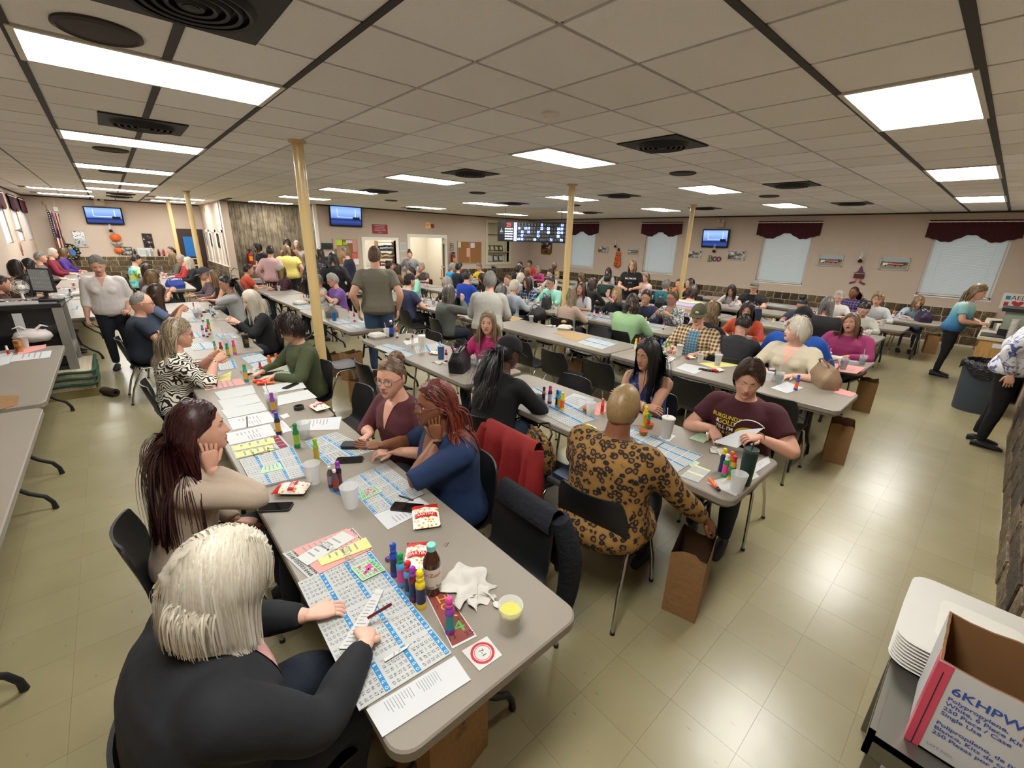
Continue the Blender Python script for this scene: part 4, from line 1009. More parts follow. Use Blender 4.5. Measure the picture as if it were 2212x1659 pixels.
# ---- second row, right side
P('woman in a burgundy and gold slogan tee reading a paper', onz(1617, 818, 1.2), 186, '#3e121c', H('short', 'brown', length=.12, vol=.75, n=2200, back=.5, side=.3), skin='fair', fat=1.28, look=16, nod=22, tilt=-4, sleeve='short', eyes='down', arms={1: ('w', onz(1540, 925, .83), None, (-.5, -.6, -.4), (-.3, .2, 1), 38), -1: ('w', onz(1640, 945, .86), None, (-.8, .45, .1), (-.1, -.4, 1), 42)})
P('woman with long black hair in a sleeveless blue top, arms folded', onz(1400, 765, 1.2), 186, 'bluetank', H('long', 'black', length=.52, vol=.35, n=1800, side=.1), skin='olive', look=-14, nod=14, pose='fold', sleeve='none', shirtmat='bluetank', eyes='down', pants='#14141a')
P('woman in a bright pink slogan sweatshirt with long dark blond hair', onz(1054, 697, 1.2), 206, '#ad2663', H('long', 'ashblond', length=.44, vol=.22, n=2200, side=.0), look=14, nod=2, fat=1.05, skin='fair', lod=0)
P('woman in a purple tee with short grey hair and glasses', onz(718, 605, 1.2), 180, '#6f4f8f', H('short', 'silver', length=.07, vol=.4), nod=24, fat=1.25, sleeve='short', glass='#6a4a4a', pose='paper')
P('person with grey hair bent over a paper behind the cream post', onz(684, 606, 1.17), 180, '#a39c92', H('short', 'grey', length=.08, vol=.4), nod=30)
P('woman with straw blond hair and pale cap in dark red plaid', onz(606, 584, 1.2), 180, 'plaidred', H('bob', 'dkblond', length=.2, vol=.3), nod=28, look=4, shirtmat='plaidred', capspec=dict(col='#a49b8c', brim=False))
# ---- third row
P('woman with grey hair in a grey cardigan, back turned, sipping a drink', onx(971, 634, 4.12), -6, '#50544f', H('bob', 'darkgrey', length=.17, vol=.4), fat=1.3, nod=6, look=-22, lod=1, arms={1: ((.05, .32, 1.08), (.8, .2, -.8), (-.2, .4, .8), (.9, .1, .2), 60)})
P('man in a navy tee with a backward black cap', onx(885, 607, 4.3), 4, '#2b2f4a', H('short', 'dkbrown', length=.02, vol=0), bust=0, fat=1.3, sleeve='short', nod=8, capspec=dict(col='#17171a', brim=False, logo='#c9c9c9'))
P('woman in glasses with grey bob and black top facing the navy tee man', onx(966, 611, 5.4), 180, '#16161b', H('bob', 'silver', length=.17, vol=.35), nod=26, glass='#7a2f2a', skin='pale')
P('woman with dark hair in a mint top beside the orange cup', onx(888, 589, 5.55), 180, '#8fc3b0', H('short', 'dkbrown', length=.08, vol=.3), nod=10)
P('standing person in an oatmeal sweater with short grey hair, back turned', onx(1059, 608, 3.95), 40, '#a3a198', H('short', 'grey', length=.045, vol=.35, n=900), stand=True, fat=1.3, bust=0, lean=14, nod=14, skin='fair', pose='front', pants='#4f4638', lod=0)
P('man in a brown plaid jacket, cap and glasses over denim shirt', onx(1509, 680, 5.5), 186, 'plaidtan', H('short', 'grey', length=.02, vol=0), bust=0, fat=1.32, look=8, nod=12, glass='#3a2c26', capspec=dict(col='#4e4d3a', brim=True, logo='#c8beb2'), shirtmat='plaidtan', skin='fair', lod=0, belly=.03)
P('woman with curly white hair in a cream lace-sleeved sweater, talking', onx(1720, 714, 5.45), 176, '#c4baa3', H('curly', 'white', length=.13, vol=.75, curl=1.1, n=1800), skin='pale', fat=1.32, bust=.9, look=-44, nod=0, mouth=1, sleeve='three', lod=0)
# ---- fourth row
P('person in a charcoal hoodie hunched over the table', onx(1606, 703, 5.78), 2, '#232427', H('short', 'dkbrown', length=.05, vol=.2), bust=0, fat=1.3, lean=26, nod=44, look=-6, pose='write', lod=0)
P('person in a royal blue sweatshirt and black print cap behind white curls', onx(1733, 688, 5.92), 4, '#1d4fa6', H('short', 'dkbrown', length=.06, vol=.2), fat=1.35, bust=0, nod=14, capspec=dict(col='#141518', brim=False, logo='#9a9a9a'))
P('woman with wavy blond hair slumped beside the plaid jacket man', onx(1536, 672, 6.0), 0, '#141416', H('bob', 'dkblond', length=.24, vol=.45, curl=.5), nod=40, lean=22, look=-30)
P('woman in a lime green sweatshirt with brown hair, back turned', onx(1366, 655, 5.92), -2, '#92b586', H('bob', 'brown', length=.22, vol=.5, curl=.4), fat=1.5, nod=14, look=14)
P('woman with straight pale blond hair in a blush sweater, back turned', onx(1234, 641, 5.95), 2, '#b29a8b', H('long', 'ashblond', length=.34, vol=.25), nod=10, fat=1.1, look=-4)
P('woman in a pale blue jacket with short white hair', onx(1112, 620, 5.95), 4, '#a3afba', H('short', 'white', length=.07, vol=.45), nod=16, fat=1.15, look=-4)
P('woman with long dark grey hair behind the oatmeal sweater', onx(1083, 629, 5.55), 4, '#3b4450', H('long', 'darkgrey', length=.3, vol=.3), nod=12)
P('man in a royal blue jacket facing the bulletin board side', onx(1011, 596, 6.0), 8, '#1b3f9e', H('short', 'brown', length=.03, vol=.05), bust=0, fat=1.2, nod=10)
P('woman with dark bun among the back tables', onx(842, 575, 5.55), 0, '#3a3438', H('up', 'dkbrown', tie=(0, -.09, .08), length=.25, vol=.1), nod=12)
P('woman with brown waves in a camel jacket', onx(859, 580, 6.1), 2, '#7a5233', H('long', 'brown', length=.26, vol=.4), nod=14, fat=1.1)
P('laughing woman with long brown hair and black headband', onx(1255, 625, 7.15), 186, '#b9b7b9', H('long', 'brown', length=.36, vol=.3, side=.1), skin='tan', look=8, nod=0, mouth=1.2, eyes='shut', sleeve='elbow', pose='chinR')
P('woman in black with blond bob covering her eyes with one hand', onx(1331, 636, 7.1), 184, '#191a20', H('bob', 'blond', length=.2, vol=.3), look=10, nod=-4, arms={-1: ((-.02, .74-.3, 1.12), (-.6, .6, -.8), (.1, -.2, 1), (0, .9, .3), 20)}, sleeve='three')
P('woman in navy dotted shirt with glasses and short brown hair', onx(1396, 643, 7.15), 184, '#20233f', H('short', 'brown', length=.09, vol=.5), nod=14, look=14, glass='#6d5548', fat=1.15, pose='chinR')
P('woman in a black and white paisley shirt with glasses', onx(1452, 643, 7.2), 178, 'paisley', H('short', 'ltbrown', length=.06, vol=.25), nod=16, look=-14, glass='#1c1a1c', shirtmat='paisley', skin='tan', pose='paper')
P('woman in an orange top with dark brown hair, smiling', onx(1613, 671, 7.1), 182, '#ac4423', H('long', 'dkbrown', length=.3, vol=.3), look=16, nod=18, fat=1.2, skin='fair', lod=1)
P('woman in a magenta sweater with long auburn-brown hair, eyes closed', onx(1838, 700, 7.05), 172, '#8e2c5c', H('long', 'ltbrown', length=.3, vol=.35), fat=1.6, look=4, nod=-8, tilt=8, eyes='shut', mouth=.7, skin='tan', lod=0, bust=.8)
P('woman with bangs and brown hair in a navy plaid jacket', onx(1139, 611, 7.1), 184, 'plaidnavy', H('long', 'brown', length=.3, vol=.3), nod=20, shirtmat='plaidnavy', fat=1.15)
P('woman in a mint and white sweater with glasses and dark bun', onx(1189, 610, 7.2), 182, '#86bfae', H('up', 'dkbrown', tie=(0, -.09, .08), length=.25, vol=.1), nod=20, glass='#25282c', fat=1.25)
P('man with cropped brown hair in a pale sweatshirt behind the sweaters', onx(1097, 606, 7.2), 184, '#b1b1a6', H('short', 'ltbrown', length=.02, vol=.05), bust=0, nod=8)
P('woman in black bent low among the middle tables', onx(1042, 601, 7.0), 184, '#1a191c', H('bob', 'brown', length=.2, vol=.3), nod=34)
P('older woman with grey hair resting her cheek in her hand', onx(910, 577, 7.2), 200, '#4d4643', H('short', 'silver', length=.07, vol=.4), nod=4, pose='chinR', sleeve='short')
# ---- fifth row
P('person in a bright cyan shirt with grey hair by the open door', onx(978, 577, 8.2), 2, '#1e87bb', H('short', 'silver', length=.06, vol=.3), nod=10, bust=.3)
P('person with black hair in a dark navy jacket beside cyan shirt', onx(992, 577, 7.75), 2, '#171b2b', H('short', 'black', length=.07, vol=.3), nod=8)
P('man in a yellow tee below the cork board', onx(1034, 577, 9.4), 186, '#d2b420', H('short', 'grey', length=.03, vol=.1), bust=0, nod=28, sleeve='short')
P('woman with white curls in the middle of the crowd', onx(1125, 601, 8.3), 2, '#9aa4ad', H('curly', 'white', length=.09, vol=.5, curl=1), nod=12)
P('woman with black bun and dark jacket near the shelves', onx(1068, 586, 8.2), 10, '#29231f', H('up', 'black', tie=(0, -.09, .09), length=.25, vol=.1), skin='brown', nod=16)
P('woman with a tan headscarf-like short hairdo beside the white curls', onx(1139, 588, 9.5), 184, '#6f6670', H('short', 'blond', length=.05, vol=.4), skin='brown', nod=10)
P('person with tousled dark hair and glasses near the plaque', onx(1189, 592, 9.5), 178, '#c9b6aa', H('short', 'brown', length=.09, vol=.6), nod=16, glass='#2b2b2b', skin='pale')
P('woman in a grey sweater with brown hair looking down', onx(1256, 600, 9.5), 184, '#7d7a76', H('bob', 'ltbrown', length=.22, vol=.2), nod=34, eyes='down', skin='fair')
P('person with auburn-streaked bob in black, back turned', onx(1280, 613, 8.3), 2, '#17181b', H('bob', 'brown', length=.16, vol=.4), nod=10)
P('woman in rainbow tie-dye with curly brown hair, back turned', onx(1497, 630, 8.25), 4, 'rainbow', H('curly', 'brown', length=.16, vol=.6, curl=1), nod=20, lean=18, fat=1.45, shirtmat='rainbow')
P('woman with dark topknot in a slate tee, head bowed', onx(1732, 659, 9.5), 184, '#3b3d4a', H('up', 'black', tie=(0, -.03, .12), length=.2, vol=.05), nod=34, eyes='down', fat=1.3, sleeve='short', skin='tan')
P('person with grey-brown hair in a black jacket, back turned', onx(1787, 659, 8.3), 4, '#131315', H('bob', 'darkgrey', length=.17, vol=.4), fat=1.45, nod=12)
P('woman with black ponytail in a cream top looking down', onx(1866, 668, 9.55), 186, '#b6b3a8', H('up', 'black', tie=(.02, -.1, .07), length=.2, vol=.1), nod=40, look=20)
P('person with long dark hair in white among the far tables', onx(1580, 627, 10.95), 188, '#b9b3af', H('bob', 'dkbrown', length=.26, vol=.35), nod=26, skin='tan')
P('man in a black emblem tee and camouflage cap', onx(1629, 621, 11.1), 190, '#131417', H('short', 'grey', length=.015, vol=0), bust=0, fat=1.35, nod=6, sleeve='short', capspec=dict(col='#6b655c', brim=True), skin='fair')
# ---- sixth and seventh rows
P('person with black hair and black shirt at a far table', onx(1120, 583, 9.9), 4, '#141416', H('short', 'black', length=.08, vol=.4), nod=10)
P('person in black glasses between red shirt and shelves', onx(1123, 573, 11.6), 190, '#2b2a30', H('short', 'dkbrown', length=.03, vol=.1), bust=0, skin='fair', nod=6)
P('person in a red shirt below the number board', onx(1144, 570, 12.6), 190, '#a01f24', H('short', 'dkbrown', length=.05, vol=.3), skin='tan', nod=22)
P('woman in a bright pink top with grey hair and glasses', onx(1162, 583, 11.1), 188, '#b03f74', H('curly', 'grey', length=.08, vol=.5, curl=1), nod=4, glass='#703a4a', pose='chinR')
P('man with grey hair in a tan shirt under the plaque', onx(1197, 575, 12.6), 180, '#9b8560', H('short', 'silver', length=.03, vol=.2), skin='brown', bust=0, nod=4)
P('person in a dark green top with black hair, back turned', onx(1313, 603, 9.9), 4, '#1d3530', H('short', 'black', length=.08, vol=.4), fat=1.45, nod=14)
P('woman with auburn hair in a grey sweatshirt by the windows', onx(1314, 587, 12.6), 186, '#9b9a99', H('long', 'brown', length=.26, vol=.25), nod=24, skin='pale')
P('woman in pale pink with highlighted short hair, profile', onx(1394, 601, 11.1), 150, '#cbb0ab', H('short', 'dkblond', length=.06, vol=.4), nod=4, fat=1.15, sleeve='short', pose='front')
P('person with grey hair in a teal shirt, back turned', onx(1439, 616, 9.9), 4, '#1c7080', H('short', 'grey', length=.08, vol=.4), fat=1.25, nod=12)
P('person in an orange jersey half hidden by the post', onx(1466, 613, 12.2), 186, '#d05a1e', H('short', 'brown', length=.04, vol=.1), nod=10)
P('woman with brown hair turned aside beyond the rainbow tie-dye', onx(1490, 613, 11.1), 150, '#1d1c1f', H('bob', 'brown', length=.16, vol=.35), nod=4, skin='pale')
P('woman with white hair and glasses in a white tee', onx(1811, 643, 11.1), 186, '#d0cdc6', H('short', 'silver', length=.05, vol=.25), nod=18, glass='#705c60', skin='pale', sleeve='elbow')
P('woman in a purple plaid shirt with dark red hair, side on', onx(1844, 633, 12.6), 160, 'plaidpurple', H('pony', 'auburn', tie=(0, -.12, .0), length=.32, vol=.15), skin='brown', nod=0, shirtmat='plaidpurple')
P('woman with short blond hair in a pale hoodie near the far wall', onx(1896, 646, 11.15), 184, '#a9aaa8', H('curly', 'dkblond', length=.07, vol=.4, curl=1), nod=20, skin='fair')
P('woman in a light denim shirt with blond hair at the end table', onx(1984, 653, 12.55), 192, '#8fa0ac', H('bob', 'dkblond', length=.17, vol=.3), nod=26, skin='fair', pants='#3b4a63')
# ---- along the window wall
P('white-haired person in a maroon shirt by the flag', ony(114, 547, 18.4), -5, '#7a2237', H('short', 'white', length=.06, vol=.3), nod=14, skin='pale')
P('woman in purple with brown hair by the flag', ony(138, 545, 19.4), -8, '#442a7c', H('bob', 'ltbrown', length=.13, vol=.3), nod=24)
P('person with grey hair partly hidden by others at the window wall', ony(88, 556, 16.6), 0, '#5c5550', H('short', 'grey', length=.06, vol=.4), nod=12)
P('person with dark hair beside the monitor', ony(63, 572, 14.2), 0, '#262125', H('bob', 'black', length=.16, vol=.4), nod=14, skin='tan')
P('person with dark brown bob above the desk fan', ony(36, 577, 12.6), 0, '#a18a78', H('bob', 'dkbrown', length=.16, vol=.35), nod=8, skin='fair')
P('person with dark hair low behind the desk fan', onz(56, 611, 1.2), 0, '#2c2428', H('bob', 'black', length=.2, vol=.4), nod=30, skin='tan')
P('person at the photo edge in a maroon top behind the console', onz(4, 614, 1.14), 0, '#4b2029', H('short', 'brown', length=.06, vol=.3), nod=10)
# ---- standing people
P('standing woman in a white button blouse with short grey hair', onz(211, 573, 1.56), 262, '#cfc8c4', H('short', 'grey', length=.055, vol=.4, n=900), stand=True, fat=1.22, bust=.9, nod=26, look=6, sleeve='three', pants='#14161f', hem=-.2, skin='fair', lod=0, arms={1: ((.27, .10, .80), (.6, -1, 0), (0, .5, -1), (1, 0, 0), 40), -1: ((-.21, .17, .90), (-.3, -1, 0), (.25, .9, .05), (-.6, 0, .8), 50)})
P('tall man in a grey-green tee with short brown hair, back turned', onx(810, 553, 2.9), 62, '#6b6658', H('short', 'ltbrown', length=.02, vol=.0, n=1800), stand=True, fat=1.18, bust=0, nod=2, look=-16, lean=3, sleeve='short', pants='#2d3f5a', hem=-.22, lod=0, skin='fair')
P('standing woman in a grey print hoodie with topknot', ony(885, 550, 13.9), 225, '#7f7f7e', H('up', 'brown', tie=(0, -.02, .13), length=.2, vol=.05), stand=True, fat=1.25, nod=18, pose='hip')
P('person in black reaching into the cooler', ony(556, 534, 15.5), 200, '#141417', H('bob', 'dkbrown', length=.1, vol=.3), stand=True, nod=30, lean=20, sleeve='short', pose='front', skin='fair')
P('standing person in a pale pink shirt with dark hair', onz(584, 543, 1.62), 60, '#c4a2a2', H('short', 'dkbrown', length=.05, vol=.2), stand=True, fat=1.1, bust=0, hem=-.3)
P('woman with curly brown hair against the wood panelling', ony(620, 525, 15.3), 240, '#45322c', H('curly', 'brown', length=.2, vol=.6, curl=1), stand=True, sleeve='none', nod=16, skin='tan')
P('standing person in a yellow tee with blond hair, back turned', onz(619, 540, 1.64), 75, '#cfc069', H('bob', 'dkblond', length=.13, vol=.35), stand=True, fat=1.4, sleeve='short', hem=-.2, nod=8)
P('person in white behind the tall cream post', ony(641, 529, 16.1), 250, '#c7c1bd', H('short', 'silver', length=.05, vol=.3), stand=True)
P('smiling standing woman with gold headband and patterned jacket', onz(677, 553, 1.58), 235, 'paisley', H('short', 'bleach', length=.06, vol=.3), stand=True, skin='dark', shirtmat='darkprint', pose='front', nod=8)
P('standing woman with dark wavy hair beside the gold headband', onz(692, 547, 1.6), 60, '#343034', H('long', 'dkbrown', length=.3, vol=.3), stand=True)
P('standing person with very long black hair and leather jacket', onz(720, 558, 1.6), 65, '#151416', H('long', 'black', length=.5, vol=.35), stand=True, fat=1.15, pants='#b0aca4')
P('standing person in a navy sweater with short blond-grey hair', onz(745, 545, 1.66), 150, '#151a2e', H('short', 'ashblond', length=.06, vol=.4), stand=True, fat=1.1, nod=8, pose='front')
P('standing woman in a black slogan tee with blond hair and glasses', onz(1366, 573, 1.58), 205, '#121315', H('long', 'dkblond', length=.2, vol=.2), stand=True, sleeve='short', glass='#6a3b3b', pose='front', nod=6, fat=1.15, pants='#1d2232', skin='fair', lod=1)
P('woman in teal ombre top with long blond hair at the drinks counter', onx(2112, 631, 10.6), 262, 'ombre', H('long', 'dkblond', length=.42, vol=.2, back=1.4, tuck=0), stand=True, nod=22, lean=12, fat=1.2, shirtmat='ombre', sleeve='short', pose='front', pants='#101114', hem=-.24, lod=1, skin='fair')
P('person in a white and blue floral top and black trousers at the edge', (7.05, -.44, 1.55), 270, 'floral', H('short', 'grey', length=.07, vol=.4), stand=True, fat=1.25, shirtmat='floral', pants='#0f1012', hem=-.3, lod=1, lean=16)
# ================================================================ TABLE THINGS
TZ = .7425
m_num = mat('print_black', '#2a2a2c', .8); m_blue = mat('print_blue', '#2f7fb5', .8); m_wprint = mat('print_white', '#e9e9e6', .8); m_red = mat('print_red', '#b5333a', .8)
m_green = mat('print_green', '#4f9a5c', .8); m_pink = mat('paper_pink', '#d9958f', .8); m_yel = mat('paper_yellow', '#d3cc86', .8); m_pgreen = mat('paper_green', '#aac6a4', .8); m_bpaper = mat('bingo_paper', '#b2b5b3', .8); m_maroonp = mat('print_maroon', '#7c2b45', .8)
m_pap2 = mat('office_paper', '#bcbec0', .8); m_dab = mat('dab_pink', '#d83f93', .7); m_grid = mat('print_grey', '#8d9092', .8)
def bil(c, u, v):  # c: TL TR BR BL ; u right, v down
    c = [np.asarray(q, float) for q in c]; return (c[0]*(1-u)+c[1]*u)*(1-v)+(c[3]*(1-u)+c[2]*u)*v
def corners(px, z): return [onz(u, v, z) for u, v in px]
def quad_slab(b, c, th, m=0):
    up = np.array([0, 0, th]); v = [q for q in c]+[q+up for q in c]
    b.add(v, [(4, 5, 6, 7)[::-1] if np.cross(c[1]-c[0], c[3]-c[0])[2] > 0 else (4, 5, 6, 7), (3, 2, 1, 0), (0, 1, 5, 4), (1, 2, 6, 5), (2, 3, 7, 6), (3, 0, 4, 7)], m)
def lay(b, c, z, u0, v0, u1, v1, m):
    q = [bil(c, u0, v0), bil(c, u1, v0), bil(c, u1, v1), bil(c, u0, v1)]
    for k in q: k[2] = z
    f = (0, 1, 2, 3); f = f if np.cross(q[1]-q[0], q[3]-q[0])[2] > 0 else f[::-1]
    b.add(q, [f], m)
def lay_text(b, c, z, t, u, v, h, m, align='CENTER', wfac=1, rot=0):
    """text with height h (fraction of sheet height) centred at u,v of the quad"""
    V, F = text_geo(t, 1.0, align, res=1 if t.isdigit() and h < .05 else 3); W = np.linalg.norm(np.asarray(c[1])-c[0]); Hh = np.linalg.norm(np.asarray(c[3])-c[0])
    X, Y = V[:, 0]*wfac, V[:, 1]
    if rot: X, Y = X*math.cos(rot)-Y*math.sin(rot), X*math.sin(rot)+Y*math.cos(rot)
    uu = u+X*h*Hh/W; vv = v-Y*h
    C = [np.asarray(q, float) for q in c]; uu = uu[:, None]; vv = vv[:, None]; P = (C[0]*(1-uu)+C[1]*uu)*(1-vv)+(C[3]*(1-uu)+C[2]*uu)*vv; P[:, 2] = z
    b.add(P, F, m)
def seat_on(o, label, cat, group=None): return tag(o, label, cat, group)
def local(b):   # move the mesh so that the origin sits at its centre base
    v = b.verts(); c = np.array([(v[:, 0].min()+v[:, 0].max())/2, (v[:, 1].min()+v[:, 1].max())/2, v[:, 2].min()]); b.v = [v-c]; return c
def mk(b, name, mats, label, cat, smooth=40, parent=None):
    c = local(b); o = b.build(name, mats, parent, smooth, loc=c); tag(o, label, cat); return o
_pz = [0]
def paper(px, label, m=None, th=.0016, z=TZ, lines=None, name='paper', cat='paper', world=None, head=None):
    _pz[0] += 1; zz = z+.0002*(_pz[0] % 5); c = world or corners(px, zz); b = MB(); quad_slab(b, c, th)
    if lines:
        t = zz+th+.0003; r = np.random.default_rng(_pz[0])
        for (u0, u1, v0, v1, n) in lines:
            for k in range(n):
                v = v0+(v1-v0)*(k+.5)/n; e = u0+(u1-u0)*(.55+.45*r.random()); lay(b, c, t, u0, v-(v1-v0)*.14/n, e, v+(v1-v0)*.14/n, 1)
    if head: lay_text(b, c, zz+th+.0003, head[0], head[1], head[2], head[3], 1)
    return mk(b, name, [m or m_pap2, m_grid], label, cat, 0)
def bingo(px, cols, rows, label, hdr=None, pap=None, lod=0, z=TZ, th=.003, seed=1, world=None, daub=None, name='bingo_sheet'):
    _pz[0] += 1; c = world or corners(px, z); b = MB(); quad_slab(b, c, th); t = z+th+.0003; r = random.Random(seed)
    for i in range(cols):
        for j in range(rows):
            u0, u1, v0, v1 = (i+.04)/cols, (i+.96)/cols, (j+.04)/rows, (j+.97)/rows
            du, dv = (u1-u0)/5, (v1-v0)/6.2
            lay(b, c, t, u0, v0, u1, v0+dv*1.05, 2)
            if lod == 0:
                for k, ch in enumerate('BINGO'): lay_text(b, c, t+.0003, ch, u0+du*(k+.5), v0+dv*.55, dv*.95, 3)
                for k in range(5):
                    ns = r.sample(range(15*k+1, 15*k+16), 5)
                    for q in range(5):
                        if k == 2 and q == 2: lay(b, c, t, u0+du*(k+.15), v0+dv*(1.5+q), u0+du*(k+.85), v0+dv*(1.7+q), 4); continue
                        lay_text(b, c, t, str(ns[q]), u0+du*(k+.5), v0+dv*(1.65+q), dv*1.0, 1)
            else:
                for q in range(5):
                    if lod == 1:
                        for k in range(5):
                            w = .33; lay(b, c, t, u0+du*(k+.5-w), v0+dv*(1.4+q), u0+du*(k+.5+w), v0+dv*(1.95+q), 4)
                    else: lay(b, c, t, u0+du*.1, v0+dv*(1.45+q), u1-du*.1, v0+dv*(1.85+q), 4)
    if daub:
        for (u, v) in daub: 
            p = bil(c, u, v); b.lathe([(.0001, 0), (.0075, 0)], 10, 5, Matrix.Translation((p[0], p[1], t+.0006)))
    return mk(b, name, [pap or m_bpaper, m_num, hdr or m_blue, m_wprint, m_grid, m_dab], label, 'bingo sheet', 0)
# ---- daubers
DCOL = {'blue': '#2347a8', 'green': '#1f8a4c', 'red': '#c0282d', 'purple': '#8d3aa3', 'yellow': '#e0c51f', 'pink': '#d1458f', 'orange': '#e0642a', 'teal': '#2d8a8f', 'navy': '#22264f', 'lime': '#8fb52f', 'black': '#222226', 'maroon': '#6d2238', 'cyan': '#4aa0cf', 'white': '#d8d8d4', 'clear': '#b9a7b2', 'gold': '#c79a2a'}
def dcol(k, r=.25): return mat('dauber_'+k, DCOL[k], r)
_DM = {}
def dauber(pos, capc, bodyc, label, labc=None, h=.15, lie=None):
    key = (capc, bodyc, labc)
    if key not in _DM:
        b = MB().lathe([(.0005, 0), (.0155, 0), (.0168, .006), (.0165, .02), (.0145, .052), (.0148, .07), (.0165, .088), (.0168, .098), (.0135, .104), (.0105, .112), (.0105, .118), (.0005, .118)], 16)
        l = MB().lathe([(.0164, .024), (.0150, .05), (.0153, .068), (.0166, .084)], 16)
        p = MB().lathe([(.0105, .113), (.0128, .114), (.0128, .121), (.0100, .124), (.0108, .129), (.0128, .136), (.0125, .143), (.0085, .149), (.0003, .151)], 14)
        _DM[key] = (b.mesh('bottle', dcol(bodyc)), l.mesh('label', dcol(labc or 'white', .45)), p.mesh('cap', dcol(capc)))
    e = empty('bingo_dauber', pos); s = h/.15; e.scale = (s, s, s)
    for n, m in zip(('bottle', 'label', 'cap'), _DM[key]): ob(n, m, e)
    if lie is not None: e.rotation_euler = (PI/2, 0, lie); e.location = (pos[0], pos[1], pos[2]+.016*s)
    tag(e, label, 'dauber'); return e
# ---- cups and bottles
m_clear = mat('frosted_plastic', '#eceeee', .35, alpha=.42); m_clear2 = mat('clear_plastic', '#d6dcdd', .12, alpha=.3); m_foam = mat('white_foam', '#c4c1ba', .7); m_straw = mat('straw', '#d9d2d4', .4)
m_lemon = mat('lemonade', '#c9c565', .2, alpha=.9); m_tea = mat('iced_tea', '#5a2c14', .15); m_cola = mat('cola', '#1f100b', .12); m_milk = mat('milky_coffee', '#a98a6a', .3)
def cup(pos, label, kind='plastic', liquid=None, level=.0, h=.112, rt=.041, rb=.029, straw=False, lid=False):
    e = empty('plastic_cup' if kind != 'foam' else 'foam_cup', pos); m = {'plastic': m_clear, 'clear': m_clear2, 'foam': m_foam}[kind]
    prof = [(.0005, .002), (rb, 0), (rt, h), (rt+.002, h+.002), (rt+.001, h+.004), (rt-.0015, h), (rb-.001, .004), (.0005, .004)]
    MB().lathe(prof, 22).build('cup_wall', m, e)
    if liquid: r = lambda z: rb+(rt-rb)*z/h-.0022; MB().lathe([(.0005, .005), (r(.005), .005), (r(level*h), level*h), (.0005, level*h)], 20).build('drink', liquid, e)
    if lid: MB().lathe([(rt+.003, h+.001), (rt+.003, h+.007), (rt-.004, h+.012), (.0005, h+.012)], 20).build('lid', m_clear if kind == 'clear' else m_foam, e)
    if straw: MB().tube([(rb*.4, 0, .01), (-rt*.55, .006, h+.085)], .0032, 7).build('straw', m_straw, e)
    tag(e, label, 'cup'); return e
def bottle(pos, label, body, cap='#e8e8e8', liquid='#3a1d10', h=.2, r=.031, labc='#d8d2c4', txt=None):
    e = empty('drink_bottle', pos); prof = [(.0005, 0), (r*.9, 0), (r, .008), (r, h*.62), (r*.95, h*.70), (r*.5, h*.86), (r*.42, h*.9), (r*.42, h*.93), (.0005, h*.93)]
    MB().lathe(prof, 20).build('bottle', mat('bottle_'+liquid, liquid, .1, coat=.5), e)
    MB().lathe([(r+.0006, h*.18), (r+.0006, h*.58)], 20).build('label', mat('label_'+labc, labc, .5), e)
    MB().lathe([(r*.52, h*.89), (r*.54, h*.99), (r*.48, h), (.0005, h)], 16).build('cap', mat('cap_'+cap, cap, .4), e)
    if txt:
        for q in txt:
            t, z, sz, cc = q[:4]; V, F = text_geo(t, sz); an = V[:, 0]/(r+.001)-PI/2+(q[4] if len(q) > 4 else 0)
            b = MB(); b.add(np.stack([(r+.0016)*np.cos(an), (r+.0016)*np.sin(an), z+V[:, 1]], 1), F); b.build('lettering', mat('ink_'+cc, cc, .6), e, 0)
    tag(e, label, 'bottle'); return e
def T(u, v, z=TZ): return onz(u, v, z)
def phone(px, ang, label, c='#0c0c10', L=.155, W=.074):
    p = T(*px); e = empty('phone', p, ang); MB().prism(rrect(-W/2, W/2, -L/2, L/2, .012), 0, .009).build('case', mat('phone_case', '#1b1b20', .4), e)
    MB().prism(rrect(-W/2+.003, W/2-.003, -L/2+.003, L/2-.003, .01), .009, .0096).build('screen', mat('phone_screen', c, .06), e); tag(e, label, 'phone'); return e
m_chip = pattern('snack_bag_print', lambda n, l, s: vor_col(n, l, s, 55, [(.0, '#c9861f'), (.28, '#d89a34'), (.34, '#e6dfd2'), (1, '#e6dfd2')], 'CONSTANT'), .25)
m_chipred = mat('snack_bag_red', '#b9261f', .25)
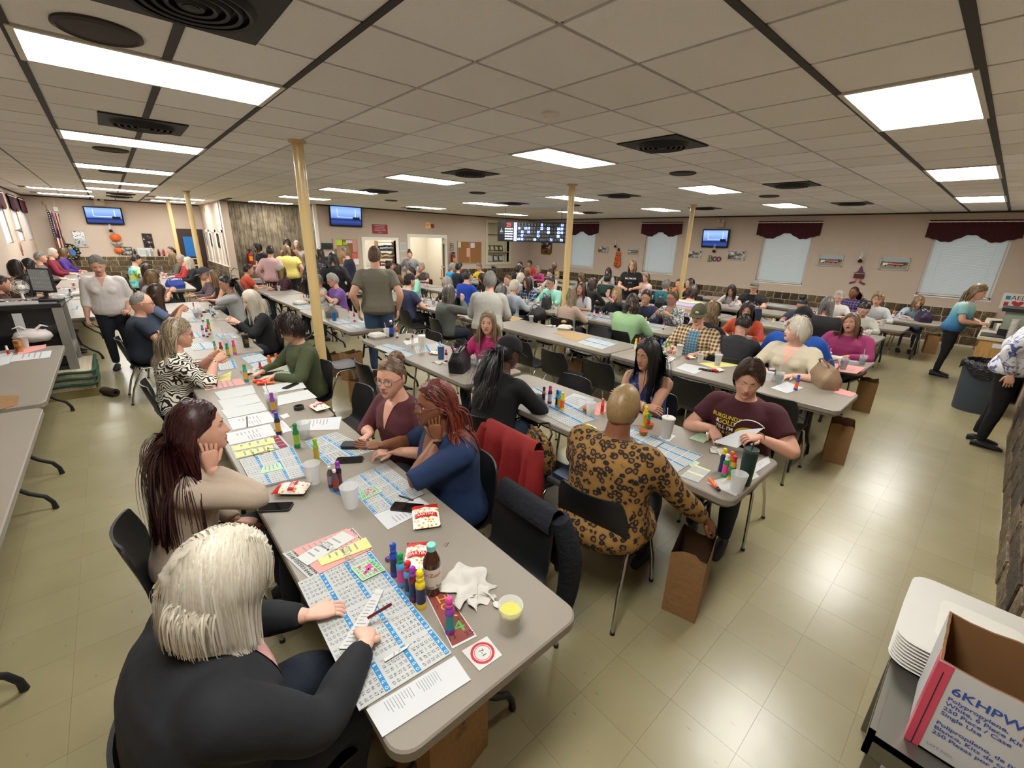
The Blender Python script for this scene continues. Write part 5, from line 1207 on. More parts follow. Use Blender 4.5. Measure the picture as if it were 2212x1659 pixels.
def snack_bag(px, ang, label, L=.17, W=.115, th=.035, text=True, flat=False):
    p = T(*px); e = empty('snack_bag', p, ang); g = random.Random(int(px[0]))
    def top(s):
        def fn(u, v):
            x, y = (u-.5)*W, (v-.5)*L; k = max(0, 1-(2*abs(u-.5))**3)*max(0, 1-(2*abs(v-.5))**4)
            z = th*.5*(1+s*k)+.004*math.sin(u*14+v*9)*k; return (x*(1-.08*k), y, max(.001, z))
        return fn
    b = MB().grid(top(1), 12, 14).grid(top(-1), 12, 14); b.m = [1 if (i//12) % 14 >= 11 else 0 for i in range(168)]+[1 if (i//12) % 14 >= 11 else 0 for i in range(168)]
    o = b.build('pouch', [m_chip, m_chipred], e, 180)
    if text:
        bb = MB()
        for k, (t, y0, sz, mm) in enumerate((("MARTIN'S", -.012, .026, 1), ('BAR-B-Q', .03, .014, 0))):
            V, F = text_geo(t, sz)
            if k == 0: 
                for i in range(10):
                    x0, x1 = -W*.42+W*.84*i/10, -W*.42+W*.84*(i+1)/10; zz = lambda x, y: th*.5*(1+max(0, 1-(2*abs(x/W))**3)*max(0, 1-(2*abs(y/L))**4))+.0045
                    bb.add([(x0, y0-.016, zz(x0, y0-.016)), (x1, y0-.016, zz(x1, y0-.016)), (x1, y0+.016, zz(x1, y0+.016)), (x0, y0+.016, zz(x0, y0+.016))], [(0, 1, 2, 3)], 0)
            P = [(x*.9, y+y0, th*.5*(1+max(0, 1-(2*abs(x/W))**3)*max(0, 1-(2*abs((y+y0)/L))**4))+.006) for x, y, z in V]; bb.add(P, F, 1 if k == 0 else 0)
        bb.build('lettering', [m_chipred, m_wprint], e, 0)
    tag(e, label, 'snack bag'); return e
def napkin(px, label, s=.13, seed=1, h=.05):
    p = T(*px); r = np.random.default_rng(seed); ph = r.random(8)*6
    def fn(u, v):
        x, y = (u-.5)*2, (v-.5)*2; z = h*(.35+.3*math.sin(3.1*x+ph[0]+1.7*y)+.25*math.sin(4.3*y+ph[1]-2*x)+.12*math.sin(9*x+ph[2])*math.sin(8*y+ph[3])); rr = 1-.18*math.sin(5*math.atan2(y, x)+ph[4])
        return (x*s*.5*rr+.012*math.sin(5*y+ph[5]), y*s*.5*rr+.012*math.sin(6*x+ph[6]), max(.001, z*(1-.45*max(abs(x), abs(y)))))
    b = MB().grid(fn, 16, 16); o = b.build('paper_napkin', mat('napkin', '#bcb8b0', .9), smooth=60, loc=p); tag(o, label, 'napkin'); return o
def clamshell(px, ang, label, s=.2, open_=False):
    p = T(*px); e = empty('foam_box', p, ang)
    def tray(z0, z1, inv): a, b_ = (s/2-.018, s/2) if not inv else (s/2, s/2-.02); return [[(x, y, z0) for x, y in rrect(-a, a, -a, a, .02)], [(x, y, z1) for x, y in rrect(-b_, b_, -b_, b_, .025)]]
    MB().loft(tray(0, .035, False)).build('tray', m_foam, e); MB().loft(tray(.036, .068, True)).build('lid', m_foam, e); tag(e, label, 'takeout box'); return e
m_kraft = mat('kraft_paper', '#8a6640', .85, bump=(18, .5, .02), var=(5, .1)); m_kraftin = mat('kraft_inside', '#5a4028', .9)
def paper_bag(pos, ang, label, w=.3, d=.18, h=.43, text=False, seed=1):
    e = empty('paper_bag', (pos[0], pos[1], 0), ang); r = random.Random(seed); n = 24
    def ring(z, k, off):
        o = []
        for i in range(n):
            t = i/n*4; sd = int(t); f = t-sd; cx = [(-1, -1), (1, -1), (1, 1), (-1, 1), (-1, -1)]; x = cx[sd][0]*(1-f)+cx[sd+1][0]*f; y = cx[sd][1]*(1-f)+cx[sd+1][1]*f
            crease = -.035*k*(1-abs(2*f-1)) if sd in (1, 3) else 0
            o.append((x*w/2+crease*x, y*d/2, z+(r.uniform(-.012, .012) if off else 0)))
        return o
    rings = [ring(0, 0, 0), ring(h*.3, .3, 0), ring(h*.65, .8, 0), ring(h, 1, 1)]
    inner = [[(x*.97, y*.95, z) for x, y, z in q] for q in rings][::-1]; inner[0] = [(x*.97, y*.95, z) for x, y, z in rings[-1]]
    b = MB().loft(rings, 0, cap=False); b.loft(inner, 1, cap=False); b.add([(x, y, .002) for x, y, z in rings[0]], [tuple(range(n))], 1)
    b.build('bag', [m_kraft, m_kraftin], e, 25)
    if text:
        tb = MB()
        for t, z, sz in (('1/6', h*.72, .03), ('DURO', h*.66, .018), ('DUBL LIFE', h*.62, .014)):
            V, F = text_geo(t, sz); tb.add([(x, -d/2-.002, z+y) for x, y, q in V], F)
        tb.build('stamp', m_num, e, 0)
    tag(e, label, 'paper bag'); return e
def handbag(pos, ang, label, col, w=.3, d=.16, h=.24, strap=None, slouch=.7, z=TZ):
    e = empty('handbag', (pos[0], pos[1], z), ang); m = mat('leather_'+col, col, .42, bump=(30, .4, .02)); rings = []
    for t in np.linspace(0, 1, 9):
        k = 1+.12*math.sin(PI*t) if t < .6 else 1.1-.5*(t-.6)*slouch; dd = 1-.0*t if t < .5 else 1-1.5*(t-.5)*slouch; rings.append([(x, y, t*h*(1+.05*math.sin(x*20))) for x, y in rrect(-w/2*k, w/2*k, -max(.02, d/2*dd), max(.02, d/2*dd), min(.045, max(.015, d/2*dd*.8)), 4)])
    MB().loft(rings).build('bag_body', m, e, 60)
    sm = mat('strap_'+(strap or col), strap or col, .45)
    for s in (-1, 1):
        MB().tube([(-w*.35, s*.02, h*.9), (-w*.33, s*.05, h*1.15), (0, s*.07, h*1.32), (w*.33, s*.05, h*1.15), (w*.35, s*.02, h*.9)], .008, 8).build('strap', sm, e)
    tag(e, label, 'handbag'); return e
# ---- first table, near end (the white-haired woman's place)
bingo([(800, 1191), (976, 1412), (776, 1537), (643, 1260)], 5, 3, 'blue-headed bingo pack under the hand of the white-haired woman', seed=3, th=.004)
bingo([(762, 1141), (806, 1189), (668, 1252), (610, 1197)], 3, 2, 'maroon-edged bingo sheet beneath pink paper on the nearest table', hdr=m_maroonp, seed=5, th=.003)
paper([(750, 1142), (800, 1187), (690, 1240), (632, 1188)], 'pink bingo sheet under white and yellow slips', m_pink, z=TZ+.0045, lines=[(.05, .95, .1, .9, 8)])
paper([(740, 1148), (768, 1162), (664, 1222), (640, 1205)], 'white bingo slip lying across the pink sheet', m_paper, z=TZ+.007, lines=[(.1, .8, .2, .85, 5)], head=('BINGO', .86, .5, .22))
paper([(790, 1161), (804, 1182), (694, 1223), (686, 1208)], 'yellow bingo slip lying across the pink sheet', m_yel, z=TZ+.0085, lines=[(.1, .8, .2, .85, 5)], head=('BINGO', .86, .5, .22))
bingo([(803, 1208), (833, 1232), (783, 1256), (757, 1228)], 1, 1, 'small green bingo card with pink daub marks', hdr=m_green, pap=m_pgreen, z=TZ+.009, seed=8, daub=[(.3, .3), (.45, .35), (.5, .5), (.6, .6), (.35, .45), (.2, .7), (.55, .45), (.75, .3), (.65, .7)])
paper([(813, 1272), (829, 1274), (772, 1402), (732, 1402)], 'white lucky number bingo strip beneath the pen hand', m_paper, z=TZ+.009, lines=[(.15, .85, .2, .98, 14)], head=('BINGO', .5, .1, .05))
paper([(886, 1390), (880, 1400), (832, 1430), (828, 1424)], 'narrow white perforated tear strip on the bingo pack', m_paper, z=TZ+.009, lines=[(.05, .95, .3, .7, 2)])
paper([(982, 1418), (1017, 1470), (826, 1594), (791, 1534)], 'white printed bingo program sheet at the table edge', m_pap2, th=.003, lines=[(.1, .55, .25, .5, 9), (.1, .6, .55, .85, 10)])
# black pen-red marker in hand
b = MB().tube([T(795, 1335, .79), T(845, 1305, .835)], .0055, 8); mk(b, 'red_pen', mat('pen_maroon', '#5d1a1c', .3), 'dark red pen held by the white-haired woman', 'pen')
for (u, v, cp, bd, lb, lab) in ((853, 1242, 'blue', 'blue', 'navy', 'blue dauber, tallest of the cluster beside the tea bottle'), (868, 1265, 'green', 'cyan', 'pink', 'green-capped dauber in the cluster by the tea bottle'), (884, 1283, 'red', 'cyan', 'navy', 'red-capped dauber in the cluster by the tea bottle'), (894, 1296, 'purple', 'maroon', 'navy', 'purple-capped dauber in the cluster by the tea bottle'), (910, 1311, 'yellow', 'yellow', 'navy', 'yellow dauber in the cluster by the tea bottle'), (972, 1366, 'pink', 'purple', 'teal', 'open pink-tipped dauber standing on the colourful card')):
    dauber(T(u, v), cp, bd, lab, lb, h=.158 if cp != 'yellow' else .172)
p = T(838, 1212); tag(MB().ell((0, 0, .012), (.012, .012, .012), 12, 8).build('loose_cap', mat('purple_cap', '#6d3a86', .2), loc=p), 'loose shiny purple dauber cap on the table', 'cap')
bottle(T(935, 1277), 'sweet tea bottle with teal cap and white label', '', cap='#79c2b4', h=.225, r=.034, labc='#d6cdbf', txt=[('AriZona', .105, .024, '#b5302b', -.55), ('Sweet Tea', .05, .02, '#2a2422', -.55)])
snack_bag((905, 1205), -.6, 'red and white snack bag lying behind the tea bottle', th=.03)
napkin((1005, 1262), 'crumpled white paper napkin beside the tea bottle', .17, 4, .06)
napkin((1030, 1290), 'smaller crumpled napkin against the plastic spoon', .10, 9, .035)
b = MB().tube([T(1020, 1265, .75), T(1058, 1285, .76), T(1068, 1298, .752)], [.003, .0035, .003], 6); b.ell(T(1074, 1306, .752), (.014, .019, .004), 12, 6); mk(b, 'plastic_spoon', m_foam, 'white plastic spoon by the lemonade cup', 'spoon')
b = MB().tube([T(957, 1182), T(962, 1174), T(970, 1172), T(962, 1182)], .0012, 5); mk(b, 'paper_clip', m_chrome, 'silver paper clip on the nearest table', 'paper clip')
cup(T(1101, 1360), 'plastic cup of pale yellow lemonade on the nearest table corner', 'plastic', m_lemon, .78, h=.112, rt=.044, rb=.031)
# the colourful game card and the 7-1 table marker
c = corners([(920, 1285), (962, 1277), (1030, 1375), (977, 1402)], TZ); b = MB(); quad_slab(b, c, .002); t = TZ+.0026
lay(b, c, t, .04, .03, .96, .97, 1)
for tx, u, v, h, m_ in (('20', .2, .07, .06, 4), ('H', .62, .17, .17, 2), ('O', .60, .33, .15, 2), ('K', .60, .48, .17, 3), ('4', .62, .74, .22, 5), ('11', .85, .62, .07, 4), ('13', .16, .86, .08, 4), ('35', .82, .90, .08, 4), ('7', .2, .3, .06, 4)): lay_text(b, c, t+.0004, tx, u, v, h*1.3, m_)
mk(b, 'game_card', [m_paper, mat('card_maroon', '#7c3a35', .5), mat('card_orange', '#d98a2a', .5), mat('card_yellow', '#d6b63a', .5), m_num, mat('card_green', '#4f9a4a', .5)], 'long colourful maroon and orange game card under the pink dauber', 'card', 0)
c = corners([(1052, 1375), (1085, 1416), (1035, 1450), (997, 1407)], TZ); b = MB(); quad_slab(b, c, .002); ce = sum(c)/4; 
for r0, r1, mm in ((.041, .032, 1), (.0285, .0265, 1)): b.lathe([(r0, 0), (r1, 0)], 32, mm, Matrix.Translation((ce[0], ce[1], TZ+.0028)))
lay_text(b, c, TZ+.0028, '7-1', .5, .5, .22, 2)
mk(b, 'seat_marker', [m_paper, m_red, m_num], 'square white card with red rings reading 7-1', 'card', 0)
# ---- first table, middle
phone((596, 1097), .95, 'black phone lying beside the snack bag on the nearest table')
snack_bag((632, 1063), .9, 'crinkled red and white snack bag behind the black phone', th=.05)
cup(T(678, 1042), 'empty frosted cup between the green daubers and the snack bag', 'plastic', h=.118, rt=.046, rb=.033)
cup(T(758, 1094), 'empty frosted cup beside the marked green card', 'plastic', h=.118, rt=.046, rb=.033)
bingo([(632, 967), (666, 1030), (550, 1057), (517, 997)], 3, 3, 'stack of bingo sheets in front of the red-haired woman', seed=11, th=.012)
paper([(604, 999), (612, 1013), (563, 1024), (566, 1010)], 'green daubed card on the sheets of the red-haired woman', m_pgreen, z=TZ+.013, lines=[(.05, .95, .1, .9, 4)])
bingo([(604, 940), (627, 965), (510, 993), (498, 965)], 4, 1, 'maroon-bordered bingo strip sheet under the folded glasses', hdr=m_maroonp, lod=1, seed=12)
paper([(590, 945), (595, 957), (506, 975), (502, 965)], 'yellow and red game strip above the folded glasses', m_yel, z=TZ+.004, lines=[(.05, .6, .1, .9, 4)])
paper([(588, 962), (592, 972), (512, 990), (507, 979)], 'plain yellow bingo slip beneath the folded glasses', m_yel, z=TZ+.004, lines=[(.05, .95, .15, .85, 4)])
b = MB()
for cu, cv in ((548, 982), (580, 972)): 
    q = T(cu, cv, TZ+.02); b.tube([q+np.array([.0, .022*math.cos(a), .018*math.sin(a)]) for a in np.linspace(0, 2*PI, 14)], .0014, 5)
q0, q1 = T(548, 982, TZ+.02), T(580, 972, TZ+.02); b.tube([q0, q1], .0014, 5); b.tube([q1+np.array([0, .02, .004]), q1+np.array([.06, .0, -.012])], .0014, 5); b.tube([q0, q0+np.array([.08, -.02, -.014])], .0014, 5)
mk(b, 'folded_glasses', mat('dark_wire', '#20201f', .3), 'dark wire glasses resting on the yellow slips', 'glasses')
paper([(583, 916), (597, 940), (497, 962), (484, 938)], 'white program sheet nearest the yellow slips', m_pap2, lines=[(.2, .5, .3, .8, 6), (.55, .95, .3, .6, 5)])
paper([(580, 888), (595, 911), (503, 929), (491, 906)], 'white program sheet with a black pen on it', m_pap2, lines=[(.2, .5, .3, .8, 6), (.55, .95, .3, .6, 5)])
b = MB().tube([T(533, 900, .75), T(534, 921, .75)], .004, 8); mk(b, 'black_pen', m_black, 'black pen on the white program sheet', 'pen')
paper([(610, 908), (632, 930), (612, 936), (600, 912)], 'narrow white sheet behind the navy dauber', m_pap2, lines=[(.1, .9, .3, .9, 6)])
paper([(738, 900), (732, 928), (645, 931), (650, 908)], 'white program sheet behind the cup of cola', m_pap2, lines=[(.1, .7, .3, .8, 6)])
dauber(T(603, 938), 'blue', 'navy', 'navy dauber with gold label beside the program sheet', 'gold', h=.165)
dauber(T(643, 966), 'green', 'green', 'tall green dauber in the middle of the nearest table', 'lime', h=.17)
dauber(T(685, 995), 'lime', 'lime', 'lime green dauber beside the empty cup', 'gold', h=.15)
cup(T(659, 945), 'frosted cup with a little cola beside the green dauber', 'plastic', m_cola, .35, h=.112, rt=.043, rb=.031)
bingo([(708, 1006), (658, 954), (726, 934), (809, 973)], 3, 2, 'bingo sheet in front of the burgundy henley', seed=14, lod=0)
c = T(770, 965); e = empty('wallet', c, .9); MB().prism(rrect(-.045, .045, -.09, .09, .01), 0, .022).build('wallet_body', m_black, e); MB().prism(rrect(-.046, .03, -.091, .091, .01), .022, .026).build('flap', m_black, e); tag(e, 'black folded wallet in front of the burgundy henley', 'wallet')
phone((755, 995), 1.0, 'black phone case between the wallet and the purple dauber', L=.16)
bingo([(808, 1113), (743, 1041), (831, 1002), (916, 1068)], 4, 3, 'bingo sheet in front of the woman with red braids', seed=15, lod=0)
bingo([(783, 1082), (777, 1063), (806, 1047), (826, 1062)], 1, 1, 'small green bingo card with purple daub marks', hdr=m_green, pap=m_pgreen, z=TZ+.004, seed=16, daub=[(.3, .3), (.45, .4), (.6, .6), (.3, .7), (.75, .5)])
paper([(838, 1145), (808, 1113), (905, 1075), (935, 1095)], 'white program sheet under the phone of the braided woman', m_pap2, lines=[(.15, .7, .2, .8, 8)])
b = MB().tube([T(862, 1070, .752), T(893, 1080, .752)], .004, 8); mk(b, 'silver_pen', m_steel, 'silver pen on the bingo sheet of the braided woman', 'pen')
phone((880, 1098), -.85+PI/2, 'large black smartphone beside the open snack bag', L=.165)
snack_bag((920, 1120), .95-PI/2+.15, 'open red and white snack bag by the navy jacket', th=.03, L=.19, W=.13)
dauber(T(734, 1050), 'purple', 'black', 'purple-capped black dauber behind two small spray bottles', 'maroon', h=.155)
for (u, v, lb, lab) in ((716, 1052, '#8d7f92', 'small lavender spray bottle with clear cap'), (727, 1060, '#8a3f34', 'small red-labelled spray bottle with clear cap')):
    bottle(T(u, v), lab, '', cap='#d4d6d6', liquid='#5a4a4a', h=.13, r=.016, labc=lb)
paper([(715, 1052), (740, 1062), (735, 1070), (712, 1060)], 'blue and red card under the spray bottles', mat('card_blue', '#3f6fa8', .5))
# ---- first row, second table
snack_bag((690, 884), .1, 'upright red and white snack bag at the seam of two tables', th=.05)
e = empty('tape_roll', T(646, 884)); MB().lathe([(.03, 0), (.038, 0), (.038, .03), (.03, .03), (.03, 0)], 24).build('ring', mat('black_print_ring', '#2c2c2a', .5), e); tag(e, 'black patterned ring lying on the second table', 'wristband')
for k, (px, lab) in enumerate((([(545, 832), (553, 850), (477, 865), (462, 848)], 'top sheet of the three blank papers by the tea cup'), ([(553, 851), (565, 868), (484, 886), (470, 866)], 'middle sheet of the three blank papers by the tea cup'), ([(566, 869), (578, 887), (492, 905), (477, 887)], 'bottom sheet of the three blank papers by the tea cup'),
        ([(650, 822), (662, 838), (575, 852), (566, 835)], 'upper blank sheet under the black case'), ([(664, 842), (685, 859), (600, 877), (588, 858)], 'lower blank sheet below the black case'))): paper(px, lab, m_bpaper, th=.003)
phone((628, 835), -.95, 'long black case lying on blank papers', c='#151515', L=.17, W=.06)
cup(T(590, 885), 'clear cup of iced tea with straw behind the purple dauber', 'clear', m_tea, .6, h=.14, rt=.048, rb=.034, straw=True)
dauber(T(592, 891), 'purple', 'purple', 'purple dauber in front of the iced tea cup', 'gold', h=.165)
paper([(620, 893), (626, 900), (612, 905), (604, 898)], 'small white card with red ring by the navy dauber', m_paper)
paper([(500, 802), (498, 820), (444, 843), (440, 830)], 'yellow strip of paper before the zebra blouse', m_yel)
bingo([(520, 818), (530, 830), (448, 844), (444, 828)], 4, 1, 'pink bingo strip with folded money on it', hdr=m_pink, pap=m_pink, lod=2)
for (u, v, cp, bd, lab, hh) in ((533, 824, 'green', 'teal', 'teal-green dauber standing before the zebra blouse', .17), (565, 810, 'red', 'red', 'slim red dauber on crumpled paper', .13), (585, 801, 'orange', 'orange', 'orange dauber, left of two by the olive sweater', .165), (600, 797, 'orange', 'gold', 'orange and gold dauber, right of two by the olive sweater', .165),
        (481, 770, 'red', 'maroon', 'maroon dauber in the zebra woman cluster', .165), (494, 770, 'green', 'green', 'green dauber in the zebra woman cluster', .155), (508, 765, 'pink', 'pink', 'pink dauber in the zebra woman cluster', .165), (466, 758, 'teal', 'teal', 'small teal bottle in the zebra woman cluster', .12), (453, 715, 'green', 'green', 'green dauber standing at the third table', .17)): dauber(T(u, v), cp, bd, lab, 'gold', h=hh)
for (u, v, lab, a) in ((548, 827, 'orange dauber lying on its side', .9), (556, 832, 'second orange dauber lying on its side', 1.1)): dauber(T(u, v), 'orange', 'orange', lab, 'red', lie=a)
napkin((540, 806), 'crumpled white paper beside the teal dauber', .13, 21)
paper([(580, 790), (582, 812), (548, 810), (545, 795)], 'opened white leaflet behind the red dauber', m_pap2, lines=[(.1, .9, .2, .8, 5)])
paper([(630, 800), (640, 815), (600, 822), (590, 805)], 'pale green bingo sheet by the olive sweater', m_pgreen, lines=[(.05, .95, .1, .9, 6)])
bingo([(505, 777), (512, 795), (442, 806), (434, 795)], 3, 2, 'bingo sheet under the hands of the zebra blouse', lod=1)
bingo([(518, 770), (560, 762), (600, 790), (555, 800)], 3, 2, 'bingo sheet under the pen of the olive sweater', lod=1)
e = empty('tumbler', T(533, 750)); MB().lathe([(.0005, 0), (.03, 0), (.037, .15), (.038, .152), (.0005, .152)], 20).build('tumbler_body', mat('black_tumbler', '#1a1715', .3), e); MB().lathe([(.038, .15), (.038, .162), (.0005, .165)], 20).build('lid', mat('smoke_lid', '#4a4846', .2), e)
V, F = text_geo('You &\nI Time', .03); MB().add([(x-.0, -.0385, .08+y) for x, y, z in V], F).build('lettering', mat('gold_ink', '#b59a5a', .4), e, 0); e.rotation_euler = (0, 0, .4); tag(e, 'black tumbler with gold lettering by the olive sweater', 'tumbler')
cup(T(489, 745), 'clear cup with straw behind the maroon dauber', 'clear', None, 0, h=.13, straw=True)
e = empty('water_bottle', T(512, 762)); MB().lathe([(.0005, 0), (.03, 0), (.03, .11), (.024, .14), (.012, .165), (.012, .18), (.0005, .18)], 18).build('bottle', m_clear2, e); MB().lathe([(.014, .172), (.014, .186), (.0005, .187)], 14).build('cap', m_white, e); tag(e, 'clear water bottle beside the black tumbler', 'bottle')
e = empty('tumbler', T(462, 685)); MB().lathe([(.0005, 0), (.03, 0), (.037, .19), (.0005, .19)], 18).build('tumbler_body', pattern('white_black_print', lambda n, l, s: noise_col(n, l, s, 30, [(.45, '#1c1a1a'), (.5, '#d4d2cc')], 2), .4), e); MB().lathe([(.039, .188), (.037, .205), (.0005, .207)], 18).build('lid', m_black, e); tag(e, 'tall tumbler with black and white print on the third table', 'tumbler')
# ---- second row, first table (leopard coat / slogan tee)
bingo([(1190, 900), (1310, 895), (1255, 925), (1120, 865)], 2, 2, 'x', lod=1) if False else None
bingo([(1160, 838), (1290, 905), (1232, 923), (1092, 853)], 6, 2, 'long bingo sheet lying before the black hoodie', lod=1, seed=31)
bingo([(1435, 955), (1518, 985), (1462, 1021), (1395, 980)], 3, 3, 'bingo sheet at the right elbow of the leopard coat', lod=1, seed=32)
bingo([(1338, 915), (1440, 955), (1395, 980), (1310, 935)], 3, 2, 'bingo sheet mostly hidden behind the leopard coat', lod=1, seed=33)
bingo([(1501, 1004), (1536, 1017), (1508, 1043), (1470, 1029)], 2, 2, 'yellow-edged bingo card beside the orange marker', hdr=m_yel, lod=1, seed=34)
paper([(1490, 990), (1512, 1000), (1500, 1012), (1480, 1000)], 'folded banknote beside the yellow-edged card', m_pgreen, lines=[(.2, .8, .2, .8, 3)])
paper([(1570, 1030), (1605, 1050), (1590, 1072), (1525, 1043)], 'white napkin square under the empty cup', m_paper)
cup(T(1590, 1060), 'empty frosted cup on a napkin at the table corner', 'plastic', h=.11, rt=.045, rb=.032)
e = empty('tumbler', T(1607, 1045)); MB().lathe([(.0005, 0), (.033, 0), (.035, .02), (.041, .20), (.041, .23), (.038, .23), (.036, .2), (.0005, .2)], 26).build('tumbler_body', mat('dark_green_tumbler', '#14302a', .35, bump=(60, .5, .01)), e); MB().lathe([(.0405, .212), (.0415, .214), (.0415, .228), (.0005, .226)], 24).build('lid', mat('smoke_clear', '#56605f', .15, alpha=.6), e); MB().tube([(0, 0, .2), (.012, 0, .27)], .004, 8).build('straw', mat('dark_straw', '#1c3a33', .3), e); tag(e, 'dark green textured tumbler beside the slogan tee', 'tumbler')
for (u, v, cp, bd, lb, lab, hh) in ((1557, 1018, 'yellow', 'navy', 'navy', 'gold-capped navy dauber by the green tumbler', .16), (1563, 1030, 'white', 'green', 'pink', 'green dauber by the green tumbler', .155), (1578, 1036, 'red', 'gold', 'green', 'red-capped amber dauber by the green tumbler', .16), (1573, 1022, 'orange', 'gold', 'white', 'orange-capped dauber hidden behind the red one', .15),
        (1174, 868, 'navy', 'orange', 'navy', 'slim orange and navy dauber before the black hoodie', .14), (1187, 872, 'pink', 'maroon', 'clear', 'pink-capped dauber before the black hoodie', .165), (1203, 880, 'blue', 'cyan', 'black', 'blue-capped clear dauber in the second row', .16), (1207, 882, 'cyan', 'cyan', 'gold', 'light blue dauber in the second row', .16), (1214, 886, 'yellow', 'yellow', 'orange', 'yellow dauber in the second row', .16),
        (1300, 893, 'orange', 'orange', 'red', 'orange dauber beside the leopard coat', .13), (1391, 920, 'yellow', 'yellow', 'gold', 'tall yellow dauber beside the leopard coat', .165), (1399, 925, 'green', 'green', 'red', 'green and red dauber beside the leopard coat', .12), (1315, 888, 'white', 'white', 'black', 'white glue-like bottle beside the leopard coat', .13)): dauber(T(u, v), cp, bd, lab, lb, h=hh)
dauber(T(1533, 1040), 'black', 'orange', 'orange marker lying near the table corner', 'orange', h=.12, lie=-.7)
for (u, v, lab) in ((1389, 940, 'sauce cup with red lid nearest the leopard coat'), (1402, 925, 'second sauce cup beside the yellow dauber'), (1266, 890, 'sauce cup behind the leopard coat')):
    e = empty('sauce_cup', T(u, v)); MB().lathe([(.0005, 0), (.024, 0), (.032, .035), (.0005, .033)], 18).build('cup_wall', mat('sauce_tan', '#8d6a36', .5), e); MB().lathe([(.033, .034), (.033, .038), (.026, .036), (.0005, .035)], 18, 0).build('lid', mat('sauce_lid', '#a8502c', .3), e); tag(e, lab, 'sauce cup')
cup(T(1275, 897), 'frosted cup with yellow drink behind the leopard coat', 'plastic', m_lemon, .35, h=.11)
cup(T(1438, 945), 'paper-wrapped drink cup with straw on a napkin', 'foam', None, 0, h=.15, rt=.046, rb=.033, straw=True, lid=True)
paper([(1440, 935), (1460, 942), (1445, 955), (1420, 945)], 'small white napkin under the straw cup', m_paper)
paper([(1515, 935), (1537, 945), (1520, 958), (1487, 948)], 'folded green bingo ticket on the second row', m_pgreen, th=.006, lines=[(.1, .9, .2, .8, 3)])
napkin((1550, 975), 'crumpled napkin near the slogan tee', .1, 33, .03)
paper([(1660, 985), (1664, 1000), (1630, 1022), (1612, 1012)], 'white program sheet beyond the green tumbler', m_pap2, lines=[(.2, .8, .3, .6, 4)])
paper([(1632, 1020), (1640, 1030), (1622, 1038), (1614, 1028)], 'small card with pink ring at the second row end', m_paper)
# paper held by the slogan-tee woman
c = [onz(1540, 955, .79), onz(1598, 930, .88), onz(1650, 925, .90), onz(1592, 968, .80)]
b = MB(); b.add([c[0], c[1], c[2], c[3], c[0]+np.array([0, 0, .002]), c[1]+np.array([0, 0, .002]), c[2]+np.array([0, 0, .002]), c[3]+np.array([0, 0, .002])], [(0, 1, 2, 3), (7, 6, 5, 4), (0, 1, 5, 4), (1, 2, 6, 5), (2, 3, 7, 6), (3, 0, 4, 7)]); mk(b, 'held_paper', m_pap2, 'sheet of paper held by the slogan tee woman', 'paper', 0)
bingo([(1290, 870), (1262, 895), (1215, 870), (1250, 850)], 1, 1, 'x', lod=2) if False else None
paper([(1240, 850), (1285, 862), (1245, 885), (1205, 868)], 'white sheet behind the dauber cluster of the second row', m_pap2, lines=[(.1, .9, .2, .8, 5)])
paper([(1300, 868), (1330, 880), (1290, 898), (1255, 885)], 'pink bingo sheet behind the leopard coat', m_pink, lines=[(.1, .9, .2, .8, 5)])
paper([(1270, 915), (1290, 925), (1262, 940), (1247, 925)], 'folded yellow paper touching the leopard coat', m_yel)
# ---- second row, second table
handbag(T(993, 800), .6, 'black leather handbag on the second-row table', '#121214', w=.27, d=.17, h=.23)
e = empty('tumbler', T(912, 758)); MB().lathe([(.0005, 0), (.032, 0), (.036, .09), (.045, .12), (.046, .19), (.0005, .19)], 22).build('tumbler_body', mat('white_steel', '#d8d4cb', .35), e); MB().lathe([(.047, .188), (.045, .2), (.0005, .2)], 20).build('lid', m_clear2, e); tag(e, 'white insulated tumbler with clear lid', 'tumbler')
e = empty('tumbler', T(953, 775)); MB().lathe([(.0005, 0), (.034, 0), (.039, .15), (.0005, .15)], 22).build('tumbler_body', mat('blue_tumbler', '#33557c', .4), e); MB().tube([(0, 0, .14), (-.01, 0, .21)], .004, 8).build('straw', m_straw, e); tag(e, 'slate blue tumbler with straw beside the black handbag', 'tumbler')
for (u, v, cp, bd, lab) in ((964, 782, 'pink', 'maroon', 'pink-capped dauber beside the slate blue tumbler'), (979, 775, 'pink', 'orange', 'orange dauber behind the black handbag'), (892, 748, 'maroon', 'clear', 'copper dauber beside the white tumbler'), (858, 730, 'orange', 'maroon', 'orange-capped dauber by the blue soda bottle')): dauber(T(u, v), cp, bd, lab, 'white', h=.15)
clamshell((815, 730), .1, 'white foam takeout box on the second-row table'); cup(T(836, 728), 'clear cup of lemonade with straw beside the foam box', 'plastic', m_lemon, .6, h=.12, straw=True)
bottle(T(846, 727), 'cola bottle with blue label behind the lemonade', '', cap='#e5e5e5', liquid='#1a0e0a', h=.23, r=.032, labc='#2445a0')
paper([(870, 737), (908, 728), (905, 740), (878, 745)], 'napkin with a sauce cup in the second row', m_paper); e = empty('sauce_cup', T(881, 735)); MB().lathe([(.0005, 0), (.022, 0), (.029, .032), (.0005, .03)], 16).build('cup_wall', mat('sauce_tan', '#8d6a36', .5), e); tag(e, 'tan sauce cup on a napkin beside the foam box', 'sauce cup')
for k, (px, lab) in enumerate((([(840, 742), (880, 752), (845, 765), (808, 750)], 'bingo sheet beneath the foam takeout box'), ([(950, 740), (960, 752), (900, 765), (895, 750)], 'bingo sheet behind the white tumbler'), ([(870, 755), (900, 765), (860, 778), (830, 765)], 'white sheet beside the copper dauber'))): bingo(px, 3, 2, lab, lod=2)
